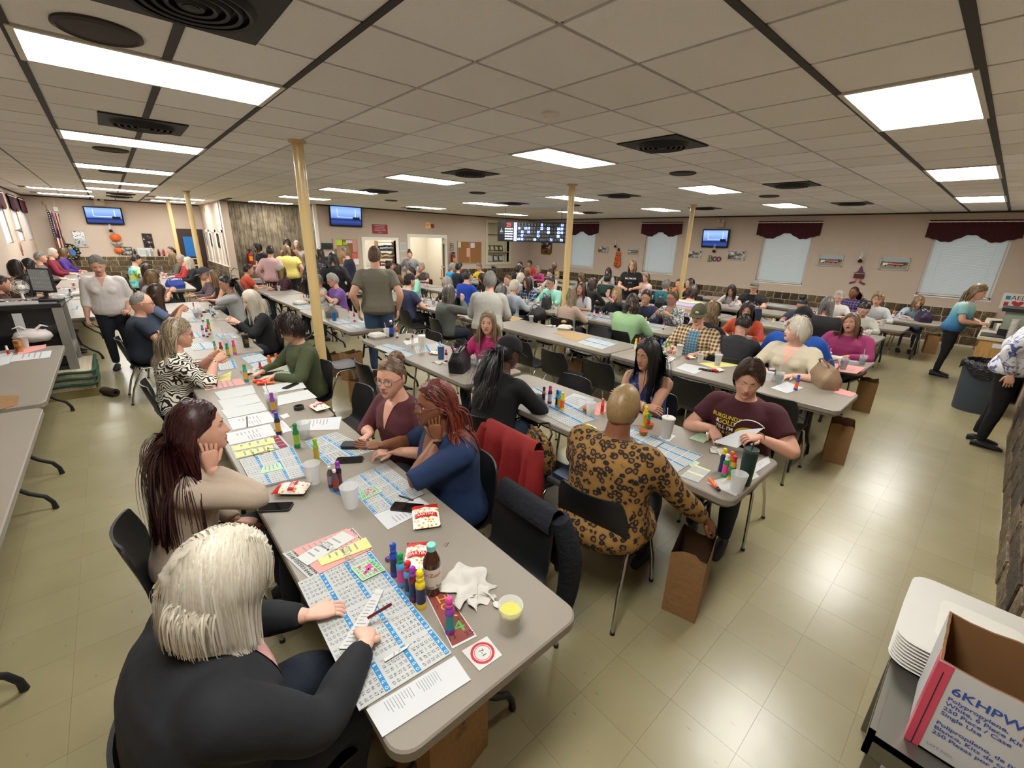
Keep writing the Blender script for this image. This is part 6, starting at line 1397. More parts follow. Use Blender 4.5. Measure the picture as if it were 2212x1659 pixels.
snack_bag((938, 765), .4, 'small red snack bag beside the slate blue tumbler', L=.13, W=.09, text=False); napkin((950, 783), 'napkin under the slate blue tumbler', .12, 40, .02)
# ---- third row, nearest tables
handbag(T(1778, 832), .55, 'large tan leather handbag with brown straps', '#8f765c', w=.36, d=.18, h=.21, strap='#7a4d2a')
dauber(T(1718, 843), 'blue', 'blue', 'blue dauber bottle beside the tan handbag', 'orange', h=.16)
cup(T(1681, 828), 'clear cup of cola with straw before the cream sweater', 'clear', m_cola, .75, h=.115, straw=True); cup(T(1660, 822), 'small frosted cup before the cream sweater', 'plastic', h=.09)
paper([(1700, 825), (1735, 838), (1700, 850), (1665, 838)], 'printed paper with red logo under the cola cup', m_pap2, lines=[(.1, .5, .3, .7, 3)]); paper([(1810, 838), (1850, 850), (1840, 858), (1800, 848)], 'white and pink papers behind the tan handbag', m_pink)
dauber(T(1655, 800), 'purple', 'purple', 'purple dauber held by the cream sweater woman', 'white', lie=.7)
for (u, v, cp, bd, lab) in ((1426, 760, 'blue', 'blue', 'blue dauber by the plaid jacket man'), (1436, 765, 'green', 'green', 'green dauber by the plaid jacket man'), (1443, 762, 'green', 'orange', 'orange dauber by the plaid jacket man'), (1372, 757, 'yellow', 'yellow', 'yellow dauber behind the long black hair'), (1380, 755, 'orange', 'red', 'red dauber behind the long black hair')): dauber(T(u, v), cp, bd, lab, 'white', h=.16)
cup(T(1466, 768), 'clear cup with straw before the plaid jacket man', 'plastic', None, 0, h=.13, straw=True, lid=True); cup(T(1512, 782), 'white paper cup beside the snack bag', 'foam', h=.095, rt=.038); cup(T(1549, 790), 'clear cup of milky coffee with straw', 'clear', m_milk, .35, h=.13, straw=True, lid=True)
snack_bag((1490, 775), 1.2, 'small red snack bag before the plaid jacket man', L=.12, W=.08, text=False); snack_bag((1550, 802), 1.4, 'yellow and white snack wrapper in the third row', L=.14, W=.09, text=False)
phone((1525, 800), .2, 'phone lying beside the yellow snack wrapper'); paper([(1480, 785), (1530, 795), (1500, 808), (1460, 795)], 'white sheet beside the white paper cup', m_pap2); paper([(1430, 768), (1460, 775), (1445, 785), (1425, 778)], 'white foam plate before the plaid jacket man', m_foam, th=.012)
paper([(1560, 780), (1600, 790), (1540, 795), (1510, 785)], 'yellow slip under the milky coffee', m_yel)
bingo([(1280, 728), (1335, 742), (1300, 755), (1245, 740)], 3, 2, 'blue-grey bingo sheet on the empty third-row table', lod=2)
paper([(1250, 720), (1280, 727), (1245, 738), (1215, 728)], 'brown envelope on the empty third-row table', mat('manila', '#a58a5e', .8)); paper([(1215, 712), (1252, 720), (1225, 727), (1195, 720)], 'second brown envelope on the empty third-row table', mat('manila', '#a58a5e', .8))
clamshell((1220, 712), .3, 'foam takeout box with bun on the third row'); e = empty('bread_bun', T(1218, 697, TZ+.065)); MB().ell((0, 0, .015), (.045, .045, .028), 14, 8).build('bun', mat('bread', '#b08a52', .8), e); tag(e, 'bun on the foam takeout box', 'bread')
napkin((1190, 705), 'napkin beside the foam box with bun', .12, 50, .03)
handbag(T(1160, 690), .3, 'black handbag at the far end of the third row', '#141416', w=.36, d=.2, h=.2); paper([(1110, 682), (1130, 688), (1110, 695), (1090, 688)], 'tan folder beside the black handbag', mat('manila', '#a58a5e', .8))
cup(T(1147, 697), 'dark iced drink cup before the black handbag', 'clear', m_cola, .8, h=.11, lid=True)
# ---- fourth row, near end
cup(T(1820, 798), 'tall cup of iced cola before the magenta sweater', 'clear', m_tea, .8, h=.13); cup(T(1783, 782), 'clear cup with straw before the magenta sweater', 'clear', None, 0, h=.12, straw=True, lid=True)
clamshell((1805, 782), .2, 'white foam box before the magenta sweater', .16); paper([(1800, 785), (1870, 795), (1850, 808), (1790, 800)], 'papers and pink sheet before the magenta sweater', m_pink, th=.006, lines=[(.1, .9, .2, .8, 3)])
cup(T(1661, 745), 'cup of iced tea before the charcoal hoodie', 'clear', m_tea, .8, h=.12); dauber(T(1637, 738), 'pink', 'pink', 'pink dauber before the orange top', 'orange', h=.16)
# ---- left tables by the console
e = empty('plastic_bag', T(75, 738, TZ)); b = MB().ell((0, 0, .07), (.17, .13, .085), 20, 12); v = b.verts(); r = np.random.default_rng(3); v += r.normal(size=v.shape)*.006; v[:, 2] = np.maximum(v[:, 2], .001); b.v = [v]; b.build('bag_body', mat('white_film', '#d8d2d0', .35, alpha=.85), e, 60); MB().ell((.05, -.02, .07), (.09, .08, .07), 14, 8).build('orange_contents', mat('orange_content', '#cf4a2c', .5), e)
for s in (-1, 1): MB().tube([(s*.03, 0, .14), (s*.09, .02, .19), (s*.15, .0, .17)], [.012, .014, .006], 8).build('bag_handle', mat('white_film', '#d8d2d0', .35), e)
tag(e, 'white plastic bag with orange contents on the left table', 'plastic bag')
cup(T(56, 752), 'tan paper cup with straw by the white plastic bag', 'foam', None, 0, h=.13, straw=True); e = empty('snack_can', T(43, 760)); MB().lathe([(.0005, 0), (.03, 0), (.03, .13), (.0005, .13)], 18).build('can', pattern('can_print', lambda n, l, s: noise_col(n, l, s, 25, [(.4, '#7c2a22'), (.55, '#b58a3a')], 2), .4), e); tag(e, 'red and gold can beside the tan paper cup', 'can')
dauber(T(20, 768), 'white', 'white', 'white dauber on the left table', 'red', h=.11)
paper([(100, 744), (98, 752), (38, 768), (40, 752)], 'pink sheet under the snack can', m_pink); paper([(112, 757), (108, 772), (22, 782), (28, 768)], 'white printed strip at the left table edge', m_pap2, lines=[(.05, .95, .2, .8, 4)]); paper([(30, 760), (20, 785), (0, 790), (0, 765)], 'white sheet at the left photo edge', m_pap2); paper([(42, 855), (38, 875), (0, 885), (0, 855)], 'brown kraft sheet on the nearest left table', m_kraft)
# ---- paper bags on the floor
for (u, v, a, w, d, h, t, lab) in ((1478, 1290, .25, .3, .19, .42, True, 'brown paper bag standing behind the leopard coat chair'), (960, 1640, .2, .32, .2, .44, True, 'brown paper bag under the nearest table end'), (1800, 985, .2, .3, .19, .42, False, 'brown paper bag in front of the second table end'), (1860, 880, .15, .3, .2, .42, False, 'brown paper bag beside the tan handbag table'),
        (762, 815, .3, .28, .18, .42, False, 'brown paper bag between the first two rows'), (720, 808, .2, .24, .16, .34, False, 'smaller brown paper bag by the cream post'), (2005, 760, .2, .26, .2, .4, False, 'brown paper bag beneath the end table by the wall'), (1245, 800, .4, .3, .26, .2, False, 'open brown box under the empty third-row chairs'), (805, 860, .2, .5, .28, .3, False, 'long brown paper bag behind the burgundy henley'), (1025, 740, .2, .3, .18, .4, False, 'brown paper bag behind the pink sweatshirt')):
    p = onz(u, v, 0.02); paper_bag(p, a, lab, w, d, h, t, seed=int(u))
# ---- clutter in front of every other sitter
NEAR = ('woman with white shoulder', 'woman with long dark red', 'woman in a burgundy h', 'woman in a navy blue top', 'woman in zebra', 'woman in a leopard', 'woman in a burgundy and', 'person in a black hoodie', 'woman in an olive', 'woman with curly white', 'man in a brown plaid', 'woman with long black hair in a sleeve')
cc = list(DCOL)[:9]; rr = random.Random(5)
for lab, d in PERS.items():
    if lab.startswith(NEAR) or abs(d['root'].location.z) > 1 or 'standing' in lab or 'post' in lab and 'behind the tall' in lab: continue
    P0 = d['base']; a = d['a']; fx = math.cos(a)
    if abs(math.sin(a)) > .75: continue
    sx = 1 if fx > 0 else -1
    # nearest row edge in front of this sitter
    best = None
    for r, xs in ROWS.items():
        for k, (y0, y1) in enumerate(TABS[r]):
            xc = {'A': (.69, .69, .76, .88, 1.0, 1.02), 'B': (2.66, 2.68, 2.74, 2.8, 2.84), 'X': (-1.0, -1.0, -.74, -.74, -.74, -.74)}.get(r, (xs,)*6)[k]
            if y0 < P0[1] < y1:
                dx = (xc-P0[0])*sx
                if 0 < dx < 1.2 and (best is None or dx < best[0]): best = (dx, xc, y0, y1)
    if best is None: continue
    _, xc, y0, y1 = best; e0 = xc-sx*.38; y = min(max(P0[1], y0+.25), y1-.25); s = ' '.join(lab.split(',')[0].split()[:9])
    w = [(e0+sx*x, y+yy, TZ) for x, yy in ((.30, sx*.2), (.30, -sx*.2), (.07, -sx*.2), (.07, sx*.2))]
    if P0[1] < 9 or rr.random() < .7:
        dist = math.hypot(e0, y); bingo(None, 3, 2, 'bingo sheet before the '+s, lod=1 if dist < 6.5 else 2, world=[np.array(q) for q in w], seed=rr.randint(0, 99))
    for k in range(rr.choice((1, 2, 2))):
        c1, c2 = rr.choice(cc), rr.choice(cc); dauber((e0+sx*(.36-.03*k), y+sx*(-.22+.09*k), TZ), c1, c2, '%s-capped %s dauber before the %s' % (c1, c2, s), 'white', h=rr.uniform(.13, .16))
    if rr.random() < .75: cup((e0+sx*.34, y+sx*.27, TZ), 'drink cup before the '+s, rr.choice(('plastic', 'foam', 'clear')), rr.choice((m_tea, m_lemon, m_cola)), .6, straw=rr.random() < .4)
    if rr.random() < .25: clamshell_p = None
# ================================================================ WALL THINGS
# every maker works in wall coordinates: a along the wall, z up, d out of the wall into the room
class WallF:
    def __init__(s, kind, pos): s.k, s.p = kind, pos
    def M(s, a, z, d=0):  # frame: x right along the wall as seen from the room, y up, z towards the room
        if s.k == 'xr': return Matrix(((0, 0, -1, s.p-d), (-1, 0, 0, a), (0, 1, 0, z), (0, 0, 0, 1)))
        if s.k == 'xl': return Matrix(((0, 0, 1, s.p+d), (1, 0, 0, a), (0, 1, 0, z), (0, 0, 0, 1)))
        return Matrix(((1, 0, 0, a), (0, 0, -1, s.p-d), (0, 1, 0, z), (0, 0, 0, 1)))
WR, WB, WF, WL, WS = WallF('xr', XR), WallF('y', YB), WallF('y', YF), WallF('xl', XL), WallF('xr', 2.75)
def root_at(name, W, a, z, d, label, cat):
    e = empty(name); e.matrix_world = W.M(a, z, d); tag(e, label, cat); return e
def framed(W, a0, a1, z0, z1, label, kind, frame='#c9c4ba', fw=.02, mat_w=0):
    w, h = abs(a1-a0), z1-z0; e = root_at('framed_picture', W, (a0+a1)/2, (z0+z1)/2, .005, label, 'picture')
    f = MB()
    for x0, x1, y0, y1 in ((-w/2, w/2, h/2-fw, h/2), (-w/2, w/2, -h/2, -h/2+fw), (-w/2, -w/2+fw, -h/2, h/2), (w/2-fw, w/2, -h/2, h/2)): f.box(x0, x1, y0, y1, 0, .022)
    f.build('frame', mat('frame_'+frame, frame, .4), e, 0)
    MB().box(-w/2+fw, w/2-fw, -h/2+fw, h/2-fw, 0, .008).build('print', kind, e, 0)
    if kind is rd:
        b = MB(); W2, H2 = w/2-fw, h/2-fw; b.box(-W2, W2, -H2, -H2*.3, .008, .009, 0).box(-W2, W2, H2*.35, H2, .008, .009, 1).box(-W2*.6, W2*.7, -H2*.35, H2*.2, .009, .0095, 2).box(-W2*.85, -W2*.5, -H2*.35, H2*.1, .009, .0096, 3).box(-W2*.5, W2*.65, -H2*.08, H2*.0, .0095, .0098, 3)
        for x in (-.6, .1, .5): b.lathe([(.0005, 0), (H2*.14, 0)], 10, 4, Matrix.Translation((x*W2, -H2*.36, .0099)))
        b.build('truck_print', [mat('ph_ground', '#8c8878', .5), mat('ph_sky', '#9fb0b4', .5), mat('ph_red', '#8e2a26', .4), m_white, m_black], e, 0)
    return e
def photo_mat(k, stops, sc=7): return pattern('photo_'+k, lambda n, l, s: mixc(n, l, noise_col(n, l, mapped(n, l, s, (1, 1.4, 1)), sc, stops, 5, 'CONSTANT'), _gradY(n, l, s), .55), .3)
def _gradY(n, l, s):
    sp = n.new('ShaderNodeSeparateXYZ'); l.new(s, sp.inputs[0]); mr = n.new('ShaderNodeMapRange'); mr.inputs['From Min'].default_value = -.14; mr.inputs['From Max'].default_value = .14; l.new(sp.outputs[1], mr.inputs[0]); r = ramp(n, [(0, '#8c8a80'), (.45, '#b9b5aa'), (.6, '#ffffff')]); l.new(mr.outputs[0], r.inputs[0]); return r.outputs[0]
bw = photo_mat('old', [(0, '#2f2f2e'), (.42, '#6a6863'), (.5, '#a5a29a'), (.58, '#d8d6cf')]); rd = photo_mat('engine', [(0, '#2c3a28'), (.44, '#4a5a3c'), (.5, '#66704e'), (.58, '#8a9070')], 12); dk = photo_mat('dark', [(0, '#141318'), (.5, '#2c2b30'), (.56, '#8d3a34'), (.6, '#c9c6c2')])
sk_ = photo_mat('sketch', [(0, '#55565c'), (.40, '#55565c'), (.42, '#d6d9dc'), (1, '#e2e4e6')], 14)
for (u0, v0, u1, v1), k, lab in zip(((1293, 531, 1313, 547), (1357, 534, 1379, 552), (1485, 540, 1515, 559), (1574, 541, 1608, 563), (1771, 550, 1818, 577), (1905, 555, 1960, 585)), (bw, rd, bw, bw, rd, rd),
        ('small old photo between the post and the pumpkin hanging', 'small fire truck photo beside the second window', 'old photo of trees left of the boo sign', 'framed photo right of the boo sign', 'framed fire truck photo left of the witch hanging', 'framed fire truck photo right of the witch hanging')):
    p, q = onx(u0, v0, XR), onx(u1, v1, XR); framed(WR, p[1], q[1], q[2], p[2], lab, k, '#b8b3a8')
for (u0, v0, u1, v1), k, fc, lab in zip(((153, 498, 191, 534), (305, 504, 334, 536), (259, 533, 288, 551)), (sk_, dk, bw), ('#a9a49a', '#2d2724', '#1c1a19'), ('white sketch of two firefighters under the far television', 'dark framed photo of firefighters beside the brown door', 'black framed group photo on the far brick ledge')):
    p, q = ony(u0, v0, YF), ony(u1, v1, YF); framed(WF, p[0], q[0], q[2], p[2], lab, k, fc)
# televisions
def _tv(n, l, s):
    sp = n.new('ShaderNodeSeparateXYZ'); l.new(s, sp.inputs[0]); mr = n.new('ShaderNodeMapRange'); mr.inputs['From Min'].default_value = -.5; mr.inputs['From Max'].default_value = .5; l.new(sp.outputs[1], mr.inputs[0])
    r = ramp(n, [(0, '#0d1440'), (.22, '#24408a'), (.36, '#101a4a'), (.4, '#5c7fc8'), (.75, '#8fb0e6'), (1, '#6f95d8')]); l.new(mr.outputs[0], r.inputs[0]); return r.outputs[0]
m_tv = bpy.data.materials.new('tv_picture'); m_tv.use_nodes = True
n_, l_ = nt(m_tv); b_ = n_['Principled BSDF']; b_.inputs['Base Color'].default_value = (.01, .01, .015, 1); b_.inputs['Roughness'].default_value = .2
tc_ = n_.new('ShaderNodeTexCoord'); mp_ = mapped(n_, l_, tc_.outputs['Object'], (1, 1.7, 1)); s_ = _tv(n_, l_, mp_); l_.new(s_, b_.inputs['Emission Color']); b_.inputs['Emission Strength'].default_value = 1.1
m_tvl = mat('tv_window', '#c3d6f2', .3, emit=.9); m_tvd = mat('tv_chair', '#0b0d18', .3)
def tv(W, a, z, w, h, label, tilt=0.0, d=.1):
    e = root_at('television', W, a, z, d, label, 'television'); e.matrix_world = e.matrix_world @ Matrix.Rotation(tilt, 4, 'X')
    MB().prism(rrect(-w/2, w/2, -h/2, h/2, .012, 3), -.05, .01).build('casing', mat('tv_black', '#0c0c0f', .25), e, 40)
    MB().box(-w/2+.035, w/2-.035, -h/2+.045, h/2-.03, .0095, .0112).build('screen', m_tv, e, 0)
    b = MB()
    for x0, x1, y0, y1 in ((-.28, -.265, -.03, .36), (.28, .30, -.03, .36), (-.28, .3, -.05, -.03)): b.box(x0*w, x1*w, y0*h, y1*h, .0112, .0117)
    b.build('lit_window', m_tvl, e, 0); MB().box(.2*w, .42*w, -.16*h, -.02*h, .0118, .0122).build('chair_shape', m_tvd, e, 0)
    MB().box(-.06, .06, -.06, .06, -d+.005, -.05).build('bracket', m_steel, e, 0); return e
p, q = onx(1520, 534, XR), onx(1577, 496, XR); tv(WR, (p[1]+q[1])/2, (p[2]+q[2])/2, .84, .55, 'wall television between the post and the third window', .1)
p, q = ony(711, 490, YB), ony(778, 446, YB); tv(WB, (p[0]+q[0])/2, (p[2]+q[2])/2, 1.06, .63, 'wall television beside the wood panelling', .08)
p, q = ony(188, 484, YF), ony(261, 449, YF); e = tv(WF, (p[0]+q[0])/2, (p[2]+q[2])/2, .95, .54, 'wall television on the far wall above the sketch', .1)
# emergency light twins above two televisions
def twin(W, a, z, label):
    e = root_at('emergency_light', W, a, z, .0, label, 'light'); MB().box(-.13, .13, -.09, .07, 0, .1).build('housing', mat('beige_box', '#b5a68c', .5), e, 0)
    for s in (-1, 1): MB().ell((s*.08, .1, .07), (.055, .055, .045), 12, 8).build('lamp_head', mat('lamp_glass', '#c9c5ba', .2), e)
twin(WF, .02, 2.84, 'twin-headed emergency light above the far television'); twin(WR, 6.45, 2.72, 'twin-headed emergency light above the right wall television')
# signs on the back wall
def plate(W, a0, a1, z0, z1, label, col, lines, tcol='#e8e2d8', name='sign', cat='sign', d=.004, emit=0):
    w, h = a1-a0, z1-z0; e = root_at(name, W, (a0+a1)/2, (z0+z1)/2, d, label, cat); MB().box(-w/2, w/2, -h/2, h/2, 0, .018).build('panel', mat('sign_'+col, col, .5, emit=emit), e, 0)
    b = MB()
    for t, y, sz in lines: V, F = text_geo(t, sz); b.add([(x, q+y, .0192) for x, q, z in V], F)
    b.build('lettering', mat('sign_ink_'+tcol, tcol, .6), e, 0); return e
plate(WB, 6.87, 7.43, 2.15, 2.455, 'red sign with white lettering beside the back television', '#8e2630', (('Please turn off cell phones', .11, .037), ('no smoking inside or', .06, .037), ('When bingo is in progress', .01, .037), ('THE WALL OF FAME', -.045, .045), ('management', -.1, .035)))
ex = plate(WB, 8.94, 9.19, 2.41, 2.60, 'lit EXIT sign with red letters above the door', '#c9a06a', (('EXIT', 0, .14),), '#b5201e', emit=.25)
MB().box(.15, .25, -.08, .05, 0, .06).build('alarm_box', mat('alarm_red', '#8c2420', .4), ex, 0)
# cork boards
m_cork = mat('cork', '#8f6238', .9, var=(40, .2), bump=(120, .4, .004))
def cork(a0, a1, z0, z1, label, notes):
    w, h = a1-a0, z1-z0; e = root_at('cork_board', WB, (a0+a1)/2, (z0+z1)/2, .004, label, 'notice board'); MB().box(-w/2, w/2, -h/2, h/2, 0, .015).build('board', m_cork, e, 0)
    f = MB()
    for x0, x1, y0, y1 in ((-w/2, w/2, h/2-.02, h/2), (-w/2, w/2, -h/2, -h/2+.02), (-w/2, -w/2+.02, -h/2, h/2), (w/2-.02, w/2, -h/2, h/2)): f.box(x0, x1, y0, y1, 0, .022)
    f.build('frame', mat('board_frame', '#b9a88c', .5), e, 0)
    for k, (x, y, ww, hh, c) in enumerate(notes): MB().box(x-ww/2, x+ww/2, y-hh/2, y+hh/2, .015, .018+.001*k).build('notice', mat('note_'+c, c, .8), e, 0)
    return e
cork(5.47, 6.29, 1.12, 1.95, 'cork board crowded with notices beside the serving hatch', ((-.2, .3, .2, .18, '#b4d83a'), (0, .27, .14, .08, '#9cc23a'), (.18, .33, .3, .09, '#cfc9dc'), (-.33, .25, .1, .3, '#c7a59c'), (.32, .2, .16, .4, '#c98f8a'), (-.1, .0, .4, .35, '#a08a6c'), (.3, -.15, .2, .2, '#c4615a'), (.33, -.32, .18, .2, '#d6d6d2'), (.0, -.3, .25, .2, '#b8ab98')))
c2 = cork(10.4, 11.62, 1.1, 1.97, 'brown cork board beside the niche of shelves', ((-.52, .3, .14, .22, '#c4cfae'), (.14, .28, .2, .2, '#c6cbd0'), (-.08, 0, .18, .34, '#cf9f94'))); MB().box(-.012, .012, -.42, .42, .015, .024).build('divider', mat('board_frame', '#b9a88c', .5), c2, 0)
# pay phone shelf / black mail slots
for z, lab in ((1.72, 'dark green wall box beside the cork board'), (1.3, 'black wall tray below the dark green box')):
    e = root_at('wall_box', WB, 5.27, z, .0, lab, 'box'); MB().box(-.16, .16, -.09, .09, 0, .09).build('box_body', mat('dark_green_box', '#16201c', .4), e, 0); MB().box(-.15, .15, .02, .08, .09, .1).build('lid', mat('dark_green_lid', '#24342c', .4), e, 0)
# serving hatch, door and the rooms behind them
m_room = mat('kitchen_wall', '#d9d0bd', .8)
struct(MB().box(5.2, 10.4, 17.4, 17.5, 0, 2.9).box(5.15, 5.2, YB+.14, 17.5, 0, 2.9).box(10.4, 10.45, YB+.14, 17.5, 0, 2.9).box(8.0, 8.1, YB+.14, 17.4, 0, 2.9).build('wall_kitchen', m_room, smooth=0))
kl = empty('ceiling_light', (7.0, 16.2, 2.85)); ob('frame', lfm, kl); ob('diffuser', ldm, kl); tag(kl, 'kitchen ceiling light seen through the hatch', 'ceiling light')
kl = empty('ceiling_light', (9.2, 16.2, 2.85)); ob('frame', lfm, kl); ob('diffuser', ldm, kl); tag(kl, 'hall ceiling light behind the open door', 'ceiling light')
def casing(nm, a0, a1, z0, z1, bottom=True, wd=.1):
    b = MB()
    for x0, x1, y0, y1 in ((a0-wd, a0, z0, z1+wd), (a1, a1+wd, z0, z1+wd), (a0, a1, z1, z1+wd))+(((a0-wd, a1+wd, z0-wd, z0),) if bottom else ()): b.box(x0, x1, YB-.03, YB+.14, y0, y1)
    return struct(b.build(nm, m_white, smooth=0))
casing('window_8', 6.55, 7.72, 1.06, 1.93); casing('door_1', 8.3, 9.78, 0, 2.06, False, .12)
dl = empty('door_2', (9.74, YB+.1, 0), math.radians(250)); struct(dl)
b = MB()
for x0, x1, z0, z1 in ((0, .1, .02, 2.04), (.62, .72, .02, 2.04), (.1, .62, .02, .2), (.1, .62, 1.86, 2.04)): b.box(x0, x1, -.02, .02, z0, z1)
b.build('door_frame', mat('door_cream', '#cfc4ae', .5), dl, 0); MB().box(.1, .62, -.004, .004, .2, 1.86).build('pane', m_glass, dl, 0); MB().box(.06, .66, -.06, -.03, .98, 1.03).build('push_bar', m_chrome, dl, 0)
e = empty('wall_shelf', (7.62, 15.6, 0)); 
for z in (1.0, 1.28, 1.55, 1.85): MB().box(-.35, .3, -.12, .12, z, z+.02).build('shelf_board', mat('shelf_wood', '#a5855a', .6), e, 0)
MB().box(-.37, -.35, -.12, .12, .9, 1.9).build('side_panel', mat('shelf_wood', '#a5855a', .6), e, 0); MB().box(.3, .32, -.12, .12, .9, 1.9).build('side_panel', mat('shelf_wood', '#a5855a', .6), e, 0); MB().box(-.3, -.26, -.1, .1, 0, 1.0).build('leg', mat('shelf_wood', '#a5855a', .6), e, 0); MB().box(.24, .28, -.1, .1, 0, 1.0).build('leg', mat('shelf_wood', '#a5855a', .6), e, 0); tag(e, 'wooden shelf seen through the serving hatch', 'shelf')
rb = random.Random(3)
for z, cols in ((1.02, ('#8c3a30', '#b04a3a', '#6b2a26')), (1.3, ('#b59a4a', '#6b8a4a', '#4a5a3a', '#a0523a')), (1.57, ('#2f4a6b', '#24385a', '#3f6b8a'))):
    x = 7.33
    while x < 7.86:
        w = rb.uniform(.05, .08); h = rb.uniform(.14, .2); c = rb.choice(cols); o = MB().box(-w/2, w/2, -.08, .08, 0, h).box(-w/2-.001, w/2+.001, -.081, -.075, h*.4, h*.7, 1).build('cooking_box', [mat('carton_'+c, c, .6), m_white], smooth=0, loc=(x+w/2, 15.56, z)); o['label'] = 'small carton on the shelf behind the hatch'; o['category'] = 'carton'; o['group'] = 'cartons on the kitchen shelf'; x += w+.008
for a0, z0, lab in ((7.9, 1.55, 'white notice above another beside the hatch'), (7.9, 1.05, 'lower white notice beside the hatch')):
    tag(MB().box(0, .22, -.006, 0, 0, .32).box(.02, .2, -.007, -.005, .05, .28, 1).build('wall_notice', [m_paper, m_bpaper], smooth=0, loc=(a0, YB, z0)), lab, 'notice')
# wreath and notice on the inner wall seen through the open door
e = empty('wall_wreath', (8.95, 17.36, 1.6)); MB().tube([(.16*math.cos(a), -.02, .16*math.sin(a)+.1) for a in np.linspace(0, 2*PI, 20)], .03, 6).build('ring', mat('wreath_dark', '#4a4034', .9), e); MB().box(-.14, .14, -.03, -.02, -.2, .16).build('notice', m_bpaper, e, 0); tag(e, 'dark wreath with notice seen through the doorway', 'wreath')
# red dust pan on the floor by the door
e = empty('dust_pan', (9.55, 14.75, 0)); MB().loft([[(-.16, -.1, 0), (.16, -.1, 0), (.16, -.1, .02), (-.16, -.1, .02)], [(-.14, .1, 0), (.14, .1, 0), (.14, .1, .14), (-.14, .1, .14)]]).build('pan', mat('pan_red', '#b8291d', .4), e, 0); MB().tube([(0, .1, .1), (0, .14, .9)], .012, 8).build('handle', mat('pan_red', '#b8291d', .4), e); tag(e, 'red long-handled dust pan by the open door', 'dust pan')
# fire extinguishers
def exting(pos, label):
    e = empty('fire_extinguisher', pos); MB().lathe([(.0005, 0), (.07, 0), (.075, .03), (.075, .34), (.05, .4), (.02, .42), (.02, .45), (.0005, .45)], 18).build('cylinder', mat('ext_red', '#8e1f1a', .3), e); MB().box(-.05, .05, -.09, .03, .45, .5).build('handle', m_black, e, 0); MB().tube([(.03, 0, .46), (.1, 0, .4), (.09, 0, .15)], .01, 6).build('hose', m_black, e); MB().box(-.05, .05, -.082, -.076, .14, .28).build('tag', mat('ext_tag', '#e0871f', .6), e, 0); tag(e, label, 'fire extinguisher')
exting((10.12, 14.9, 1.05), 'red fire extinguisher with orange tag beside the cork board'); exting((3.35, 16.55, 1.05), 'red fire extinguisher with orange tag on the wood panelling')
e = root_at('wall_rack', WB, 10.12, 1.74, 0, 'small black wire rack above the extinguisher', 'rack'); MB().tube([(-.06, .14, .04), (.06, .14, .04), (.06, -.14, .04), (-.06, -.14, .04), (-.06, .14, .04)], .008, 6).tube([(-.06, 0, .04), (.06, 0, .04)], .008, 6).tube([(-.06, .07, 0), (.06, .07, .04)], .008, 6).build('wire', m_black, e)
# niche with shelves
m_cream = mat('cream_wood', '#c3bb9f', .55)
nb = MB().box(11.95, 13.15, YB+.3, YB+.33, 1.15, 2.73).box(11.93, 11.95, YB, YB+.33, 1.15, 2.73).box(13.15, 13.17, YB, YB+.33, 1.15, 2.73).box(11.93, 13.17, YB, YB+.33, 2.73, 2.75).box(11.93, 13.17, YB, YB+.33, 1.13, 1.15)
nr = struct(nb.build('wall_niche', m_cream, smooth=0))
for z in (1.55, 2.3): MB().box(11.95, 13.15, YB+.02, YB+.3, z, z+.025).build('shelf_board', m_cream, nr, 0)
for x0, x1, z0, z1 in ((11.83, 11.95, 1.03, 2.85), (13.15, 13.27, 1.03, 2.85), (11.95, 13.15, 2.73, 2.85), (11.95, 13.15, 1.03, 1.15)): MB().box(x0, x1, YB-.025, YB, z0, z1).build('trim_board', m_cream, nr, 0)
for k, (x, c, tl) in enumerate(((12.1, '#5d7a5c', .2), (12.35, '#7a6a4a', .25), (12.6, '#5a4a30', .3), (12.85, '#3c4a38', .3))):
    o = MB().box(-.11, .11, -.012, .012, 0, .26).box(-.07, .07, -.0135, -.012, .06, .2, 1).build('award_plaque', [mat('plaque_'+c, c, .5), m_cream], smooth=0, loc=(x, YB+.17, 1.58)); o.rotation_euler = (-tl, 0, 0); tag(o, ('green book leaning on the middle niche shelf', 'olive plaque leaning on the middle niche shelf', 'brown plaque leaning on the middle niche shelf', 'dark green plaque leaning on the middle niche shelf')[k], 'plaque')
for k, (x, w) in enumerate(((12.15, .3), (12.55, .22), (12.85, .22))):
    o = MB().box(-w/2, w/2, -.01, .01, 0, .24).box(-w/2+.02, w/2-.02, -.012, -.01, .03, .21, 1).build('framed_certificate', [mat('cert_frame', '#3a3a38' if k else '#c9c9c4', .4) if k else m_paper, m_bpaper], smooth=0, loc=(x, YB+.17, 1.17)); o.rotation_euler = (-.25, 0, 0); tag(o, ('open white papers on the bottom niche shelf', 'black framed certificate left of a pair in the niche', 'black framed certificate right of a pair in the niche')[k], 'certificate')
# plaque on the right wall behind the board
p = onx(1168, 524, XR); q = onx(1197, 551, XR); e = root_at('wall_plaque', WR, 14.0, 1.86, .0, 'dark wooden plaque with picture under the number board', 'plaque')
MB().prism([(-.33, -.28), (-.25, -.36), (.25, -.36), (.33, -.28), (.33, .28), (.25, .36), (-.25, .36), (-.33, .28)], 0, .03).build('back_board', mat('plaque_wood', '#6b4726', .4), e, 0); MB().box(-.28, .28, -.12, .31, .03, .04).build('picture', dk, e, 0); MB().box(-.08, .08, -.28, -.2, .03, .036).build('name_plate', mat('plate_dark', '#1c1812', .3), e, 0)
